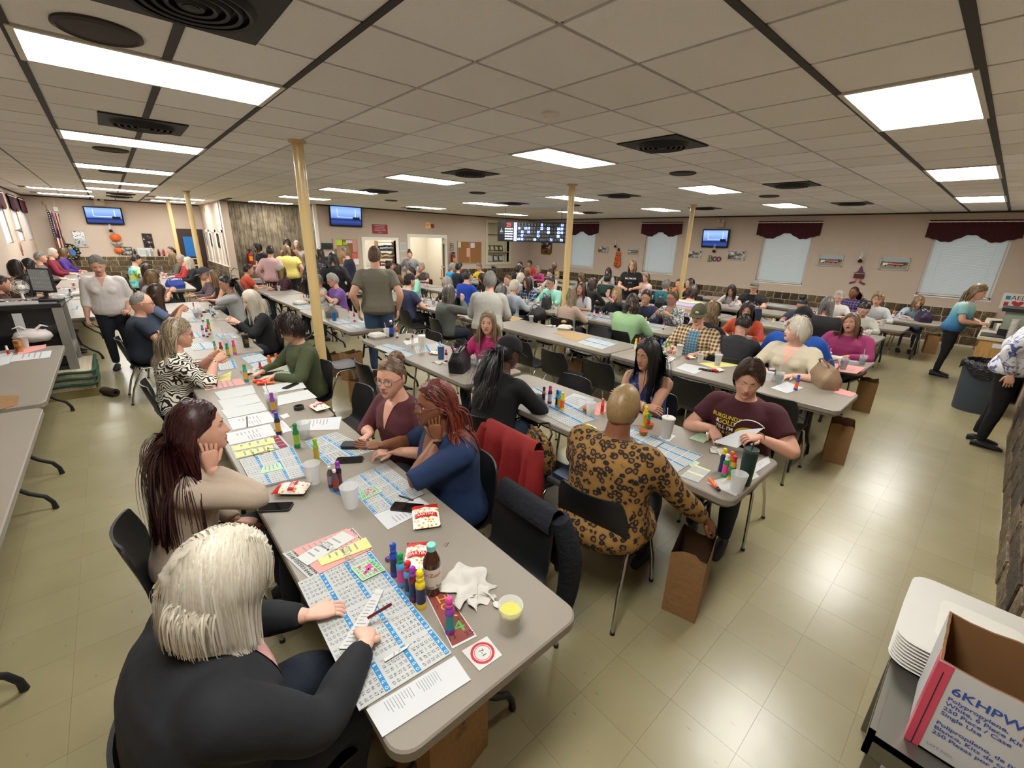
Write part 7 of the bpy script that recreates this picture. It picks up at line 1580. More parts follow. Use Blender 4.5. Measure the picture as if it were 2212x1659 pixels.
# illuminated number board hung across the corner
c0 = np.array([11.95, 13.6, 0]); u0, u1 = 1075, 1224
d0, d1 = ray(1075, 500), ray(1226, 503); A0 = CAMP+d0*(12.9/(d0 @ RC[2])); A1 = CAMP+d1*(12.3/(d1 @ RC[2])); ctr = (A0+A1)/2; wv = A1-A0; wv[2] = 0; BW = float(np.linalg.norm(wv)); wx = wv/BW; ny = np.array([wx[1], -wx[0], 0])
BH = .56
m_bd = mat('board_black', '#0a0a0c', .4); m_lit = mat('board_lit', '#dff0ff', .4, emit=3.2); m_dim = mat('board_unlit', '#8d9499', .5); m_redl = mat('board_red', '#ff2a2a', .4, emit=4); m_bl2 = mat('board_letters', '#b9c8f0', .5, emit=.7); m_bdk = mat('board_blue', '#1a4fd0', .5, emit=.8)
e = empty('number_board'); e.matrix_world = Matrix(((wx[0], 0, ny[0], ctr[0]), (wx[1], 0, ny[1], ctr[1]), (0, 1, 0, ctr[2]), (0, 0, 0, 1))); tag(e, 'long black illuminated bingo number board showing 25', 'number board')
MB().box(-BW/2, BW/2, -BH/2, BH/2, -.12, 0).build('cabinet', m_bd, e, 0)
def btext(t, x, y, sz, m, name='number', z=.004):
    V, F = text_geo(t, sz); return MB().add([(a+x, b+y, z) for a, b, q in V], F).build(name, m, e, 0)
x0 = -BW/2; btext('25', x0+BW*.165, BH*.33, BH*.27, m_redl, 'lit_call')
V, F = text_geo('ARROW', BH*.06); MB().add([(a+x0+BW*.055, b-BH*.10, .004) for a, b, q in V], F).prism([(x0+BW*.03, -.02), (x0+BW*.085, -.02), (x0+BW*.065, .05), (x0+BW*.058, .12), (x0+BW*.045, .04)], .001, .004).build('emblem', m_dim, e, 0)
for i in range(5):
    for j in range(5): MB().lathe([(.0005, 0), (BH*.035, 0)], 10).build('lit_dot', m_lit, e, 0).matrix_local = Matrix.Translation((x0+BW*(.118+.024*i), BH*(.14-.125*j), .004))
MB().box(x0+BW*.24, x0+BW*.285, -BH*.46, BH*.46, 0, .003).build('letter_strip', m_bl2, e, 0)
LIT = {8, 16, 18, 19, 23, 25, 28, 29, 32, 34, 37, 40, 43, 44, 47, 52, 58, 61, 62, 66, 71, 74, 14}
for r_ in range(5):
    y = BH*(.36-.18*r_); btext('BINGO'[r_], x0+BW*.262, y, BH*.16, m_redl if False else mat('strip_ink', '#a04a5a', .5), 'letter', .005)
    for k in range(15):
        nme = 15*r_+k+1; x = x0+BW*(.315+.0465*k)
        if nme in LIT: MB().box(x-BW*.019, x+BW*.019, y-BH*.075, y+BH*.075, .001, .003).build('lit_cell', m_bdk, e, 0)
        btext(str(nme), x, y, BH*.16, m_lit if nme in LIT else m_dim)
for s in (-.4, .4): MB().tube([(s*BW, BH/2, -.06), (s*BW, CEIL-ctr[2], -.06)], .006, 6).build('hanger', m_steel, e)
# hanging Halloween decorations and oil-lamp sconces
m_or = mat('pumpkin_orange', '#c85a1c', .5); m_purp = mat('witch_purple', '#5a2150', .6)
def sconce(W, a, z, label):
    e = root_at('lamp_sconce', W, a, z, .0, label, 'wall lamp'); MB().lathe([(.0005, -.06), (.045, -.05), (.05, -.01), (.02, .02), (.03, .03)], 14, 0, TM((0, 0, .09), (-PI/2, 0, 0))).build('oil_font', mat('bronze', '#3a2c1c', .35, .7), e); MB().lathe([(.028, .03), (.045, .07), (.03, .14), (.028, .2)], 14, 0, TM((0, 0, .09), (-PI/2, 0, 0))).build('chimney', m_clear2, e); MB().tube([(0, -.03, 0), (0, -.03, .09)], .01, 6).build('arm', mat('bronze', '#3a2c1c', .35, .7), e)
def pumpkin(e, y, r, face=True):
    b = MB()
    for k in range(7): a = k*2*PI/7; b.ell((r*.45*math.cos(a), y, .04+r*.2*math.sin(a)), (r*.62, r*.85, r*.35), 10, 8)
    o = b.build('pumpkin', m_or, e); f = MB()
    if face: f.box(-r*.45, -r*.15, y+r*.1, y+r*.4, .04+r*.55, .04+r*.6).box(r*.15, r*.45, y+r*.1, y+r*.4, .04+r*.55, .04+r*.6).box(-r*.4, r*.4, y-r*.4, y-r*.25, .04+r*.55, .04+r*.6); f.build('face', m_black, o, 0)
for W, a, z, lab in ((WR, 10.3, 1.97, 'bronze oil-lamp sconce above the pumpkin hanging'), (WR, 6.5, 1.93, 'bronze oil-lamp sconce above the boo sign'), (WR, 2.68, 1.83, 'bronze oil-lamp sconce above the witch hanging'), (WF, .13, 2.0, 'bronze oil-lamp sconce on the far wall')): sconce(W, a, z, lab)
e = root_at('pumpkin_hanging', WR, 10.16, 1.5, .0, 'stack of three orange jack-o-lanterns hanging on the wall', 'decoration'); [pumpkin(e, y, r) for y, r in ((.17, .11), (0, .13), (-.19, .15))]; MB().lathe([(.06, .3), (.02, .38), (.001, .42)], 10, 0, TM((0, 0, .04), (-PI/2, 0, 0))).build('hat', m_black, e)
e = root_at('pumpkin_hanging', WF, .2, 1.55, .0, 'far wall string of two pumpkins and a bat', 'decoration'); pumpkin(e, .22, .14, False); pumpkin(e, -.2, .11, False); MB().prism([(-.16, .06), (-.05, .0), (0, .04), (.05, 0), (.16, .06), (.08, -.08), (-.08, -.08)], .03, .05).build('bat', mat('bat_grey', '#6b6560', .7), e, 0); MB().tube([(0, .4, .04), (0, -.45, .04)], .005, 5).build('string', m_black, e)
e = root_at('witch_hanging', WR, 2.63, 1.42, .0, 'purple witch hat and striped legs hanging', 'decoration'); MB().prism([(-.12, .1), (.12, .1), (.06, .13), (.0, .28), (-.05, .13)], .01, .04).build('hat', m_purp, e, 0); MB().box(-.11, .11, -.04, .07, .01, .04).build('sign_block', mat('witch_red', '#4a1a1c', .6), e, 0)
for s in (-1, 1): MB().box(s*.05-.015, s*.05+.015, -.14, -.04, .01, .03).build('stocking', m_or, e, 0); MB().prism([(s*.03, -.14), (s*.16, -.20), (s*.17, -.16), (s*.07, -.12)][::s], .01, .04).build('boot', m_purp, e, 0)
e = root_at('boo_sign', WR, 6.49, 1.67, .0, 'lime and purple wooden BOO letters on the wall', 'decoration')
for t, x, sz, cc in (('B', -.13, .26, '#8fa83a'), ('O', .02, .19, '#8a3a7a'), ('O', .15, .19, '#8a3a7a')):
    V, F = text_geo(t, sz, 'CENTER', .012); V2, F2 = text_geo(t, sz, 'CENTER', .008, .012); MB().add(V2+np.array([x, 0, .012]), F2, 1).add(V+np.array([x, 0, .02]), F, 0).build('letter', [mat('boo_'+cc, cc, .5), m_black], e, 0)
# brown door with blue window on the far wall, side-wall doors, pictures, small orange box
d3 = empty('door_3', (1.85, YF, 0)); struct(d3); MB().box(0, .86, -.05, 0, 0, 2.12).build('door_leaf', mat('door_brown', '#33201a', .45), d3, 0); MB().box(.22, .66, -.056, -.05, 1.15, 1.85).build('pane', mat('blue_glass', '#1f5f9a', .3, emit=.25), d3, 0); MB().box(.24, .66, -.062, -.054, .82, 1.08).box(.27, .63, -.064, -.06, .85, 1.05, 1).build('red_notice', [m_white, mat('notice_black', '#2a1214', .5)], d3, 0); MB().ell((.08, -.09, 1.0), (.03, .03, .03), 10, 8).build('door_handle', m_chrome, d3)
V, F = text_geo('NOT AN EXIT', .05); MB().add([(x+.45, -.066, .95+y) for x, y, z in V], F).build('lettering', m_red, d3, 0)
for k, (y, w, pic) in enumerate(((16.9, .55, 0), (18.1, .8, 0), (19.4, .8, 1))):
    dd = struct(empty('door_%d' % (4+k), (2.75, y, 0))); b = MB()
    for p0, p1, z0, z1 in ((0, .08, 1.0, 2.12), (w-.08, w, 1.0, 2.12), (0, w, 2.04, 2.12)): b.box(-.03, 0, p0, p1, z0, z1)
    b.build('door_frame', m_white, dd, 0); MB().box(-.012, .0, .08, w-.08, 0, 2.04).build('door_leaf', m_wall if pic else mat('door_plain', '#a89a8a', .6), dd, 0)
for k, y in enumerate((17.75, 19.1, 20.2)): framed(WS, y+.14, y-.14, 1.55, 2.0, ('dark framed picture nearest on the side wall', 'dark framed picture second on the side wall', 'dark framed picture farthest on the side wall')[k], dk, '#2a211c')
e = root_at('wall_sensor', WS, 19.5, 2.78, 0, 'small orange box high on the side wall', 'box'); MB().box(-.07, .07, -.05, .05, 0, .05).box(-.05, .05, -.03, .03, .05, .055, 1).build('box_body', [mat('sensor_tan', '#9a7a5a', .5), mat('sensor_orange', '#c0502a', .5)], e, 0)
e = root_at('wall_sensor', WB, 11.0, 2.82, 0, 'tiny white camera high on the back wall', 'camera'); MB().box(-.03, .03, -.04, .04, 0, .06).build('housing', m_white, e, 0); MB().lathe([(.0005, .06), (.018, .06), (.018, .085), (.0005, .085)], 10).build('lens', m_black, e)
e = root_at('wall_sensor', WF, -1.05, 2.6, 0, 'tiny white sensor hanging on the far wall', 'sensor'); MB().box(-.05, .05, -.07, .05, 0, .06).build('housing', m_white, e, 0); MB().tube([(0, .05, .02), (0, .3, .02)], .006, 5).build('cable', m_white, e)
# flags, wreath and things in the far left corner
e = empty('flag', (-1.28, 20.25, 0)); MB().tube([(0, 0, 0), (.05, 0, 2.7)], .015, 8).build('pole', mat('flag_pole', '#7a5a30', .4), e); MB().lathe([(.0005, 2.68), (.03, 2.7), (.02, 2.76), (.0005, 2.82)], 8).build('finial', mat('gold_finial', '#a88a3a', .3, .8), e)
m_flag = pattern('flag_stripes', lambda n, l, s: wave_col(n, l, s, 4.5, [(.45, '#7a1f2a'), (.5, '#cfc6b4')], 1, 'CONSTANT', 'X'), .9)
MB().grid(lambda u, v: (.05+.04*math.sin(u*9)+.22*u*(.4+.6*(1-v)), -.06-.05*math.sin(u*14), 2.55-1.5*v-.12*u), 16, 10, 0).build('stripes', m_flag, e, 180); MB().grid(lambda u, v: (.045+.03*math.sin(u*9)+.12*u, -.1-.04*math.sin(u*14), 2.55-.75*v-.1*u), 10, 8, 0).build('star_field', pattern('flag_stars', lambda n, l, s: vor_col(n, l, s, 16, [(.2, '#d8d4c8'), (.26, '#1b2038')], 'CONSTANT', rnd=.2), .9), e, 180); tag(e, 'furled stars and stripes flag on a pole in the corner', 'flag')
e = empty('corner_post', (-.85, 20.35, 0)); MB().tube([(0, 0, 0), (-.28, .05, 1.95)], .05, 10).build('post', mat('post_brown', '#5a4a3a', .8), e); tag(e, 'leaning brown wooden post behind the purple shirt', 'post')
e = empty('corner_cabinet', (-1.35, 20.2, 0)); MB().prism([(-.3, -.28), (.06, -.28), (.06, .32), (-.3, .32)], 0, 1.1).build('cabinet_body', mat('dark_wood', '#3a2a20', .6), e, 0); MB().box(-.22, .0, -.285, -.275, .2, 1.0).build('door', mat('dark_wood2', '#2c2018', .5), e, 0); tag(e, 'dark wooden cabinet under the flag', 'cabinet')
e = empty('wreath', (-1.0, 20.4, 1.3)); b = MB(); r = random.Random(2)
for k in range(70): a = k/70*2*PI; b.ell((.2*math.cos(a)+r.uniform(-.03, .03), -.04+r.uniform(-.03, .03), .2*math.sin(a)+r.uniform(-.03, .03)), (.04, .03, .04), 6, 4)
b.build('greenery', mat('wreath_green', '#18211a', .9), e); b = MB()
for k in range(14): a = k/14*2*PI; b.ell((.2*math.cos(a), -.09, .2*math.sin(a)), (.02, .02, .02), 6, 4)
b.build('berries', mat('wreath_berry', '#b9b08a', .6), e); MB().prism([(-.14, -.1), (.14, -.1), (.14, .1), (-.14, .1)], -.02, .0, 0, TM((0, -.03, 0), (PI/2, 0, 0))).build('blue_ribbon', mat('ribbon_blue', '#3f6fb0', .5), e, 0); tag(e, 'dark wreath with blue ribbon behind the maroon shirt', 'wreath')
e = root_at('wall_sconce_horn', WL, 17.0, 1.95, 0, 'small bell-shaped wall fitting between sunlit windows', 'fitting'); MB().lathe([(.01, .0), (.02, .06), (.07, .14)], 12).build('bell', mat('fitting_grey', '#8a8078', .5), e)
e = root_at('wall_plaque', WL, 17.05, 1.5, 0, 'oval wooden slice plaque under the bell fitting', 'plaque'); MB().lathe([(.0005, .02), (.13, .02), (.14, 0)], 20, 0, TM((0, 0, 0), (0, 0, 0), (.8, 1.3, 1))).build('slice', mat('slice_wood', '#9a6a4a', .6), e); MB().lathe([(.0005, .025), (.06, .025), (.065, .02)], 16, 0, TM((0, 0, 0), (0, 0, 0), (.8, 1.3, 1))).build('core', mat('slice_dark', '#3a2c26', .6), e)
# things on the far brick ledge
for k, (x, lab, c, cp) in enumerate(((.95, 'small clear bottle on the far ledge', '#9aa09c', '#ddd'), (1.08, 'second clear bottle on the far ledge', '#8a9090', '#2a2a2a'), (1.28, 'dark cola glass on the far ledge', '#3a1612', '#3a1612'), (1.42, 'red cola bottle on the far ledge', '#6a1614', '#c02020'), (.62, 'dark wine bottle on the far ledge', '#1c1c1e', '#333'))):
    bottle((x, YF-.03, 1.16), lab, '', cap='#dddddd' if cp == '#ddd' else '#2a2a2a' if cp != '#c02020' else cp, liquid=c, h=.24, r=.035, labc=c if k != 3 else '#b02020')
tag(MB().box(0, .42, -.02, 0, 0, .28).box(.04, .38, -.022, -.02, .05, .22, 1).build('standing_card', [m_paper, m_bpaper], smooth=0, loc=(.7, YF-.02, 1.16)), 'white card standing on the far brick ledge', 'card')
# ================================================================ FURNITURE AT THE EDGES
# ---- empty chairs
for (x, y, a, lab) in ((1.2, 3.55, 180, 'empty black chair between the burgundy henley and the olive sweater'), (4.12, 4.15, 0, 'empty black chair behind the pink sweatshirt, pushed to the third row'), (4.08, 3.5, 0, 'empty black chair in the middle of the aisle before the third row'), (4.14, 2.86, 0, 'empty black chair with visible seat before the third row'), (4.36, 1.85, 0, 'empty black chair between the black-haired and slogan-tee women'), (4.5, 1.15, 0, 'empty black chair behind the slogan tee'),
        (2.98, 2.62, 180, 'empty black chair tucked beside the yellow dauber'), (2.98, 4.5, 180, 'empty black chair tucked beside the pink sweatshirt'), (2.95, 5.2, 180, 'empty black chair tucked at the second-row far end'), (5.42, 4.95, 180, 'empty black chair tucked behind the foam box with bun'), (5.35, 4.1, 180, 'empty black chair tucked behind the brown envelopes'), (5.35, 3.3, 180, 'empty black chair tucked behind the bingo sheet of the third row'),
        (2.02, 4.35, 0, 'empty black chair behind the messy bun'), (2.0, 5.55, 0, 'empty black chair beside the cream post'), (5.5, 1.9, 180, 'empty black chair between the plaid jacket and the cream sweater'), (1.1, 1.36, 180, 'black chair with a navy jacket beside the red braids'), (2.08, 1.98, 0, 'black chair draped with a red jacket'),
        (6.0, 3.0, 0, 'empty black chair left of the lime sweatshirt table'), (6.0, 4.3, 0, 'empty black chair between the lime sweatshirt and the blush sweater'), (.5, 17.2, 0, 'empty black chair below the far picture'), (.28, 8.9, 0, 'empty black chair behind the girl with long brown hair'), (4.1, 7.3, 0, 'empty black chair behind the grey cardigan')):
    chair(x, y, math.radians(a), lab)
# ---- jackets over chair backs
def drape(name, pos, ang, w, drop_out, drop_in, top, m, label, seed=1, flare=.25, depth=.05):
    e = empty(name, (pos[0], pos[1], 0), ang-PI/2); r = np.random.default_rng(seed); ph = r.random(6)*6
    def fn(off):
        def f(u, v):
            x = (u-.5)*w; L = drop_out+drop_in; s = v*L; fold = math.sin(u*17+ph[0])*.5+math.sin(u*31+ph[1])*.25
            if s < drop_in: t = (drop_in-s); y = -.235+depth*.3+off; z = top-t
            else: t = s-drop_in; y = -.30-depth*.5-.10*t-off+fold*.085*min(1, t*3); z = top-t-.05*math.sin(u*7+ph[2])*t
            if abs(s-drop_in) < .05: z = top+.012-.3*abs(s-drop_in)**2*10; y = -.268+(drop_in-s)*.6
            return (x*(1+flare*max(0, s-drop_in)), y, z)
        return f
    b = MB().grid(fn(.004), 34, 26); b.build('jacket_shell', m, e, 180)
    for sgn in (-1, 1):
        MB().tube(smooth_path([(sgn*w*.5, -.29, top-.04), (sgn*w*.60, -.34, top-.25), (sgn*w*.58, -.36, top-.46), (sgn*w*.55, -.35, top-.6)], [.055, .06, .055, .05], 5)[0], smooth_path([(0, 0, 0)]*4, [.05, .062, .056, .05], 5)[1], 12).build('sleeve', m, e, 60)
    tag(e, label, 'jacket'); return e
drape('red_jacket', (2.08, 1.98), 0, .5, .72, .12, .84, mat('red_velour', '#7e1210', .8, bump=(120, .3, .01), var=(6, .2)), 'red velour jacket draped over a chair back', 2)
drape('navy_jacket', (1.1, 1.36), PI, .40, .42, .1, .83, mat('navy_fleece', '#10131c', .9, bump=(40, .5, .02)), 'dark navy jacket hung over a chair back', 5)
handbag((2.12, 2.02), 1.2, 'leopard-print handbag on the chair with the red jacket', '#141210', w=.3, d=.16, h=.26, z=.452)
bpy.data.objects[[o.name for o in COL.objects if o.get('label') == 'leopard-print handbag on the chair with the red jacket'][0]].children[0].data.materials[0] = cloth('leopard')
e = empty('book_stack', (2.14, 1.74, .452)); MB().box(-.12, .12, -.09, .09, 0, .03).build('grey_folder', mat('folder_grey', '#4a4742', .6), e, 0); MB().box(-.09, .1, -.07, .07, .03, .065).build('blue_book', mat('book_navy', '#1c2b42', .5), e, 0); tag(e, 'grey folder and blue book on the red jacket chair', 'books')
# ---- game console and its things at the left
m_alu = mat('brushed_alu', '#8d8a84', .4, .5); m_gl = mat('dark_glass', '#1a1a1c', .08, spec=.6)
CX0, CX1, CY0, CY1, CZ = -1.62, -.59, 7.72, 8.5, 1.17
e = empty('game_console', (0, 0, 0)); tag(e, 'grey bingo console with dark glass front at the left', 'console')
MB().box(CX0, CX1, CY0, CY1, CZ-.05, CZ).build('console_top', mat('console_black', '#1d1d20', .3), e, 0); MB().box(CX0+.04, CX1-.04, CY0+.02, CY1-.02, CZ, CZ+.006).build('top_panel', mat('console_grey', '#6d6a68', .35), e, 0)
for x0, x1, y0, y1 in ((CX0, CX0+.09, CY0, CY0+.09), (CX1-.09, CX1, CY0, CY0+.09), (CX1-.09, CX1, CY1-.09, CY1), (CX0, CX0+.09, CY1-.09, CY1)): MB().box(x0, x1, y0, y1, .12, CZ-.05).build('post', m_alu, e, 0)
for z0, z1 in ((.12, .2), (.52, .6)): MB().box(CX0+.09, CX1-.09, CY0, CY0+.07, z0, z1).build('rail', m_alu, e, 0); MB().box(CX1-.07, CX1, CY0+.09, CY1-.09, z0, z1).build('rail', m_alu, e, 0)
MB().box(CX0+.05, CX1-.05, CY0+.03, CY0+.04, .2, CZ-.05).build('pane', m_gl, e, 0); MB().box(CX1-.045, CX1-.035, CY0+.05, CY1-.05, .2, CZ-.05).build('pane', m_gl, e, 0); MB().box(CX0+.02, CX1-.02, CY0+.05, CY1-.02, 0, .12).build('plinth', m_black, e, 0)
MB().box(-1.02, -.94, CY0-.004, CY0+.0, .78, 1.08).box(-1.02, -.9, CY0-.03, CY0, .74, .78, 1).build('ball_tube', [m_bpaper, mat('tube_red', '#8a3a2c', .5)], e, 0)
for k, (x, y, lab) in enumerate(((-1.25, 7.86, 'pale ball nearest the console edge'), (-1.18, 7.9, 'second pale ball on the console'), (-1.17, 7.98, 'third pale ball on the console'), (-1.1, 8.0, 'fourth pale ball on the console'))): tag(MB().ell((0, 0, .022), (.022, .022, .022), 14, 10).lathe([(.0222, .015), (.0226, .022), (.0222, .029)], 14, 1).build('bingo_ball', [mat('ball_cream', '#b9b58a', .3), m_num], loc=(x, y, CZ+.006)), lab, 'ball')
for k, (x, y, c, a, lab) in enumerate(((-.98, 7.98, 'red', .3, 'red marker lying on the console'), (-.93, 7.94, 'navy', .5, 'navy marker lying on the console'), (-1.05, 7.93, 'black', .1, 'black marker lying on the console'), (-.9, 8.02, 'maroon', .8, 'maroon marker lying on the console'))): dauber((x, y, CZ+.006), c, c, lab, 'white', h=.15, lie=a)
tag(MB().box(-.22, .22, -.015, .015, 0, .03).box(-.2, .2, -.012, .012, .03, .034, 1).build('white_bar', [m_paper, m_bpaper], smooth=0, loc=(-1.0, 7.79, CZ+.006)), 'long white tray along the console front edge', 'tray')
e = empty('desk_fan', (-.93, 8.12, CZ+.006), .5); MB().lathe([(.0005, 0), (.09, 0), (.085, .015), (.02, .03), (.018, .13)], 20).build('stand', m_white, e); b = MB()
for r in (.03, .06, .09, .12): b.tube([(r*math.cos(a), -.05+.04*(r/.12)**2, .24+r*math.sin(a)) for a in np.linspace(0, 2*PI, 25)], .002, 4)
for k in range(28): a = k/28*2*PI; b.tube([(.025*math.cos(a), -.05, .24+.025*math.sin(a)), (.12*math.cos(a), -.01, .24+.12*math.sin(a)), (.10*math.cos(a), .04, .24+.10*math.sin(a))], .0015, 4)
b.build('cage', m_white, e); MB().lathe([(.0005, 0), (.04, 0), (.045, .05), (.0005, .07)], 16, 0, TM((0, .0, .24), (PI/2, 0, 0))).build('motor', m_white, e)
for k in range(4): MB().grid(lambda u, v: (math.cos(k*PI/2+(v-.5)*.9)*(.03+.075*u), -.02+.02*(v-.5), .24+math.sin(k*PI/2+(v-.5)*.9)*(.03+.075*u)), 3, 4).build('blade', mat('blade_grey', '#b9b3ab', .4, alpha=.9), e)
e.scale = (.72,)*3; tag(e, 'small beige desk fan on the console', 'fan')
e = empty('monitor', (-.72, 8.28, CZ+.006), -.35); MB().box(-.22, .22, -.02, .02, .1, .48).build('casing', m_black, e, 0); MB().box(-.2, .2, -.022, -.02, .13, .46).build('screen', mat('monitor_grey', '#6f7272', .3, emit=.35), e, 0); MB().lathe([(.0005, 0), (.12, 0), (.1, .02), (.03, .03), (.03, .12)], 18).build('stand', m_black, e)
b = MB(); r = random.Random(9)
for k in range(24): x, z = -.17+.34*((k % 8)/7), .17+.07*(k//8); b.box(x-.012, x+.012, -.0235, -.022, z, z+.03)
b.lathe([(.03, 0), (.04, 0)], 20, 0, TM((.1, -.0235, .4), (PI/2, 0, 0))); k_ = b.build('screen_marks', m_bpaper, e, 0); k_['kind'] = 'stuff'; e.scale = (.66, .8, .8); e.rotation_euler = (0, 0, -.75); e.location = (-.74, 8.3, CZ+.006); tag(e, 'black computer monitor showing a grey game board', 'monitor')
e = empty('keyboard', (-.78, 8.0, CZ+.006), -.3); MB().box(-.2, .2, -.07, .07, 0, .018).build('keyboard_body', m_black, e, 0); b = MB()
for i in range(14):
    for j in range(5): b.box(-.185+i*.0265, -.185+i*.0265+.021, -.06+j*.024, -.06+j*.024+.019, .018, .023)
k = b.build('keys', mat('key_dark', '#2c2c30', .5), e, 0); k['kind'] = 'stuff'; MB().tube(smooth_path([(.2, 0, .02), (.28, .1, .03), (.3, -.1, .01), (.22, -.2, -.1)], [.004]*4, 6)[0], .004, 5).build('cable', m_black, e); tag(e, 'black keyboard and tangled cable on the console', 'keyboard')
e = empty('plastic_jar', (-.62, 8.75, 0)); e.location = (-.74, 9.75, TZ); MB().lathe([(.0005, 0), (.11, 0), (.12, .03), (.12, .26), (.09, .3), (.09, .33), (.0005, .34)], 24).build('jar', m_clear2, e); MB().box(-.04, .07, -.125, -.12, .08, .2).build('label', mat('jar_label', '#d08a2a', .6), e, 0); tag(e, 'large clear plastic jar with orange label behind the console', 'jar')
# carton platform with garland at the console foot, and a rolled mat
e = empty('garland_boxes', (0, 0, 0)); MB().box(-1.0, -.46, 7.5, 8.5, 0, .1).build('wood_base', mat('base_olive', '#7d6f45', .7), e, 0)
for k, (z0, z1) in enumerate(((.1, .17), (.18, .25), (.26, .33))): MB().box(-.97, -.48+.0, 7.52, 8.48, z0, z1).build('wrapped_box', pattern('wrap_print', lambda n, l, s: wave_col(n, l, s, 6, [(.4, '#b9a890'), (.5, '#9a5a4a'), (.6, '#b9b49a')], 3), .7), e, 0); MB().tube(smooth_path([(-.98, 7.5, z1), (-.72, 7.495, z1+.01), (-.47, 7.5, z1), (-.455, 8.0, z1+.01), (-.46, 8.5, z1)], [.02]*5, 5)[0], .018, 8).build('garland', mat('garland_green', '#1f4a34', .8), e)
tag(e, 'stacked wrapped boxes with green garland at the console foot', 'boxes'); e = empty('rolled_mat', (-.36, 7.42, .05), .5)
MB().lathe([(.02, -.12), (.05, -.12), (.05, .12), (.02, .12), (.02, -.12)], 18, 0, TM((0, 0, 0), (PI/2, 0, 0))).build('roll', mat('mat_brown', '#3a2c22', .9), e); tag(e, 'short dark rolled mat on the floor by the console', 'mat')
# ---- drinks counter at the right
m_oak = pattern('light_oak', lambda n, l, s: noise_col(n, l, mapped(n, l, s, (1, 8, 1)), 5, [(.3, '#96703c'), (.7, '#b38a4e')], 4), .5)
e = empty('drinks_counter', (0, 0, 0)); MB().box(9.35, 12.3, -.44, .06, .09, .88).build('cabinet_body', m_oak, e, 0); MB().box(9.33, 12.33, -.455, .1, .88, .92).build('worktop', mat('counter_top', '#b7ab96', .4), e, 0); MB().box(9.4, 12.3, -.44, 0, 0, .09).build('plinth', m_black, e, 0)
for k in range(4): MB().box(9.42+.72*k, 9.42+.72*k+.66, .06, .075, .14, .84).build('door', m_oak, e, 0); MB().tube([(9.5+.72*k, .095, .7), (9.5+.72*k, .095, .8)], .008, 6).build('handle', m_chrome, e)
MB().box(9.345, 9.352, -.22, -.08, .78, .84).build('paper_label', m_paper, e, 0); tag(e, 'light oak drinks counter by the right wall', 'counter')
e = empty('drink_dispenser', (9.95, -.2, .92)); MB().box(-.25, .25, -.16, .12, 0, .1).build('base', m_black, e, 0); MB().box(-.22, .22, -.15, .11, .1, .36).build('tank', mat('dispenser_tank', '#8b9482', .15), e, 0); MB().prism(rrect(-.27, .27, -.19, .16, .03), .36, .41).build('lid', m_black, e, 0); MB().tube([(-.24, .12, .2), (-.3, .2, .2), (-.3, .2, .1)], .02, 8).build('tap', m_black, e); MB().box(-.36, -.22, -.1, .18, 0, .012).build('drip_tray', m_steel, e, 0); tag(e, 'black and green glass drink dispenser on the counter', 'dispenser')
for k, (x, y, h) in enumerate(((9.55, -.22, .28), (9.5, -.36, .36))):
    e = empty('cup_stack', (x, y, .92)); 
    for j in range(int(h/.035)): MB().lathe([(.036, .035*j), (.046, .035*j+.03), (.047, .035*j+.032), (.04, .035*j+.034)], 16).build('stacked_cup', m_foam, e)
    tag(e, ('shorter stack of white foam cups on the counter', 'taller stack of white foam cups on the counter')[k], 'cup stack')
tag(MB().prism(rrect(-.22, .22, -.13, .13, .02), 0, .012).prism(rrect(-.2, .2, -.11, .11, .02), .012, .014, 1).build('drip_mat', [m_steel, m_black], loc=(9.62, -.05, .92)), 'dark drip tray sunk in the counter top', 'tray')
e = empty('napkin_holder', (10.35, -.02, .92)); MB().box(-.06, .06, -.03, .03, 0, .12).build('holder', m_alu, e, 0); MB().box(-.055, .055, -.02, .02, .01, .15).build('napkins', m_paper, e, 0); tag(e, 'metal napkin holder before the teal top woman', 'holder')
for k, c_ in enumerate(('#c0c4c0', '#d8d6cf')): cup((10.6+.12*k, .0, .92), ('first', 'second')[k]+' paper cup at the hands of the teal top woman', 'foam')
b = plate(WR, -.5, .0, .95, 1.28, 'white AED defibrillator sign above the drinks counter', '#d8d4cc', (('AED', .07, .13),), '#1c1c1e'); MB().prism([(.0, -.13), (.09, -.04), (.08, .0), (.04, .01), (0, -.02), (-.04, .01), (-.08, .0), (-.09, -.04)], .018, .021).build('heart', m_red, b, 0); MB().box(-.2, -.13, .03, .11, .018, .02).build('square_icon', m_blue, b, 0); MB().box(-.2, -.13, -.1, -.02, .018, .02).build('square_icon', m_red, b, 0)
e = empty('trash_can', (8.62, -.12, 0)); b = MB().lathe([(.0005, 0), (.215, 0), (.22, .02), (.25, .66), (.255, .68)], 30); b.build('bin', mat('bin_blue', '#38434f', .5), e)
def liner(u, v):
    a = u*2*PI; dr = .06*math.sin(a*2+1)+.03*math.sin(a*5); z = .70-(v*(.17+dr)) if v > .15 else .7+.0; r = .238+.035*min(1, v*3)+.006*math.sin(a*23+v*9)+.004*math.sin(a*41); return (r*math.cos(a), r*math.sin(a), z+.006*math.sin(a*17))
MB().grid(liner, 90, 8).grid(lambda u, v: (.238*(1-v*.3)*math.cos(u*2*PI), .238*(1-v*.3)*math.sin(u*2*PI), .70-v*.4), 40, 4).build('bin_liner', mat('bin_bag', '#121214', .18, bump=(40, .8, .02)), e, 180); tag(e, 'blue-grey trash can with shiny black liner', 'trash can')
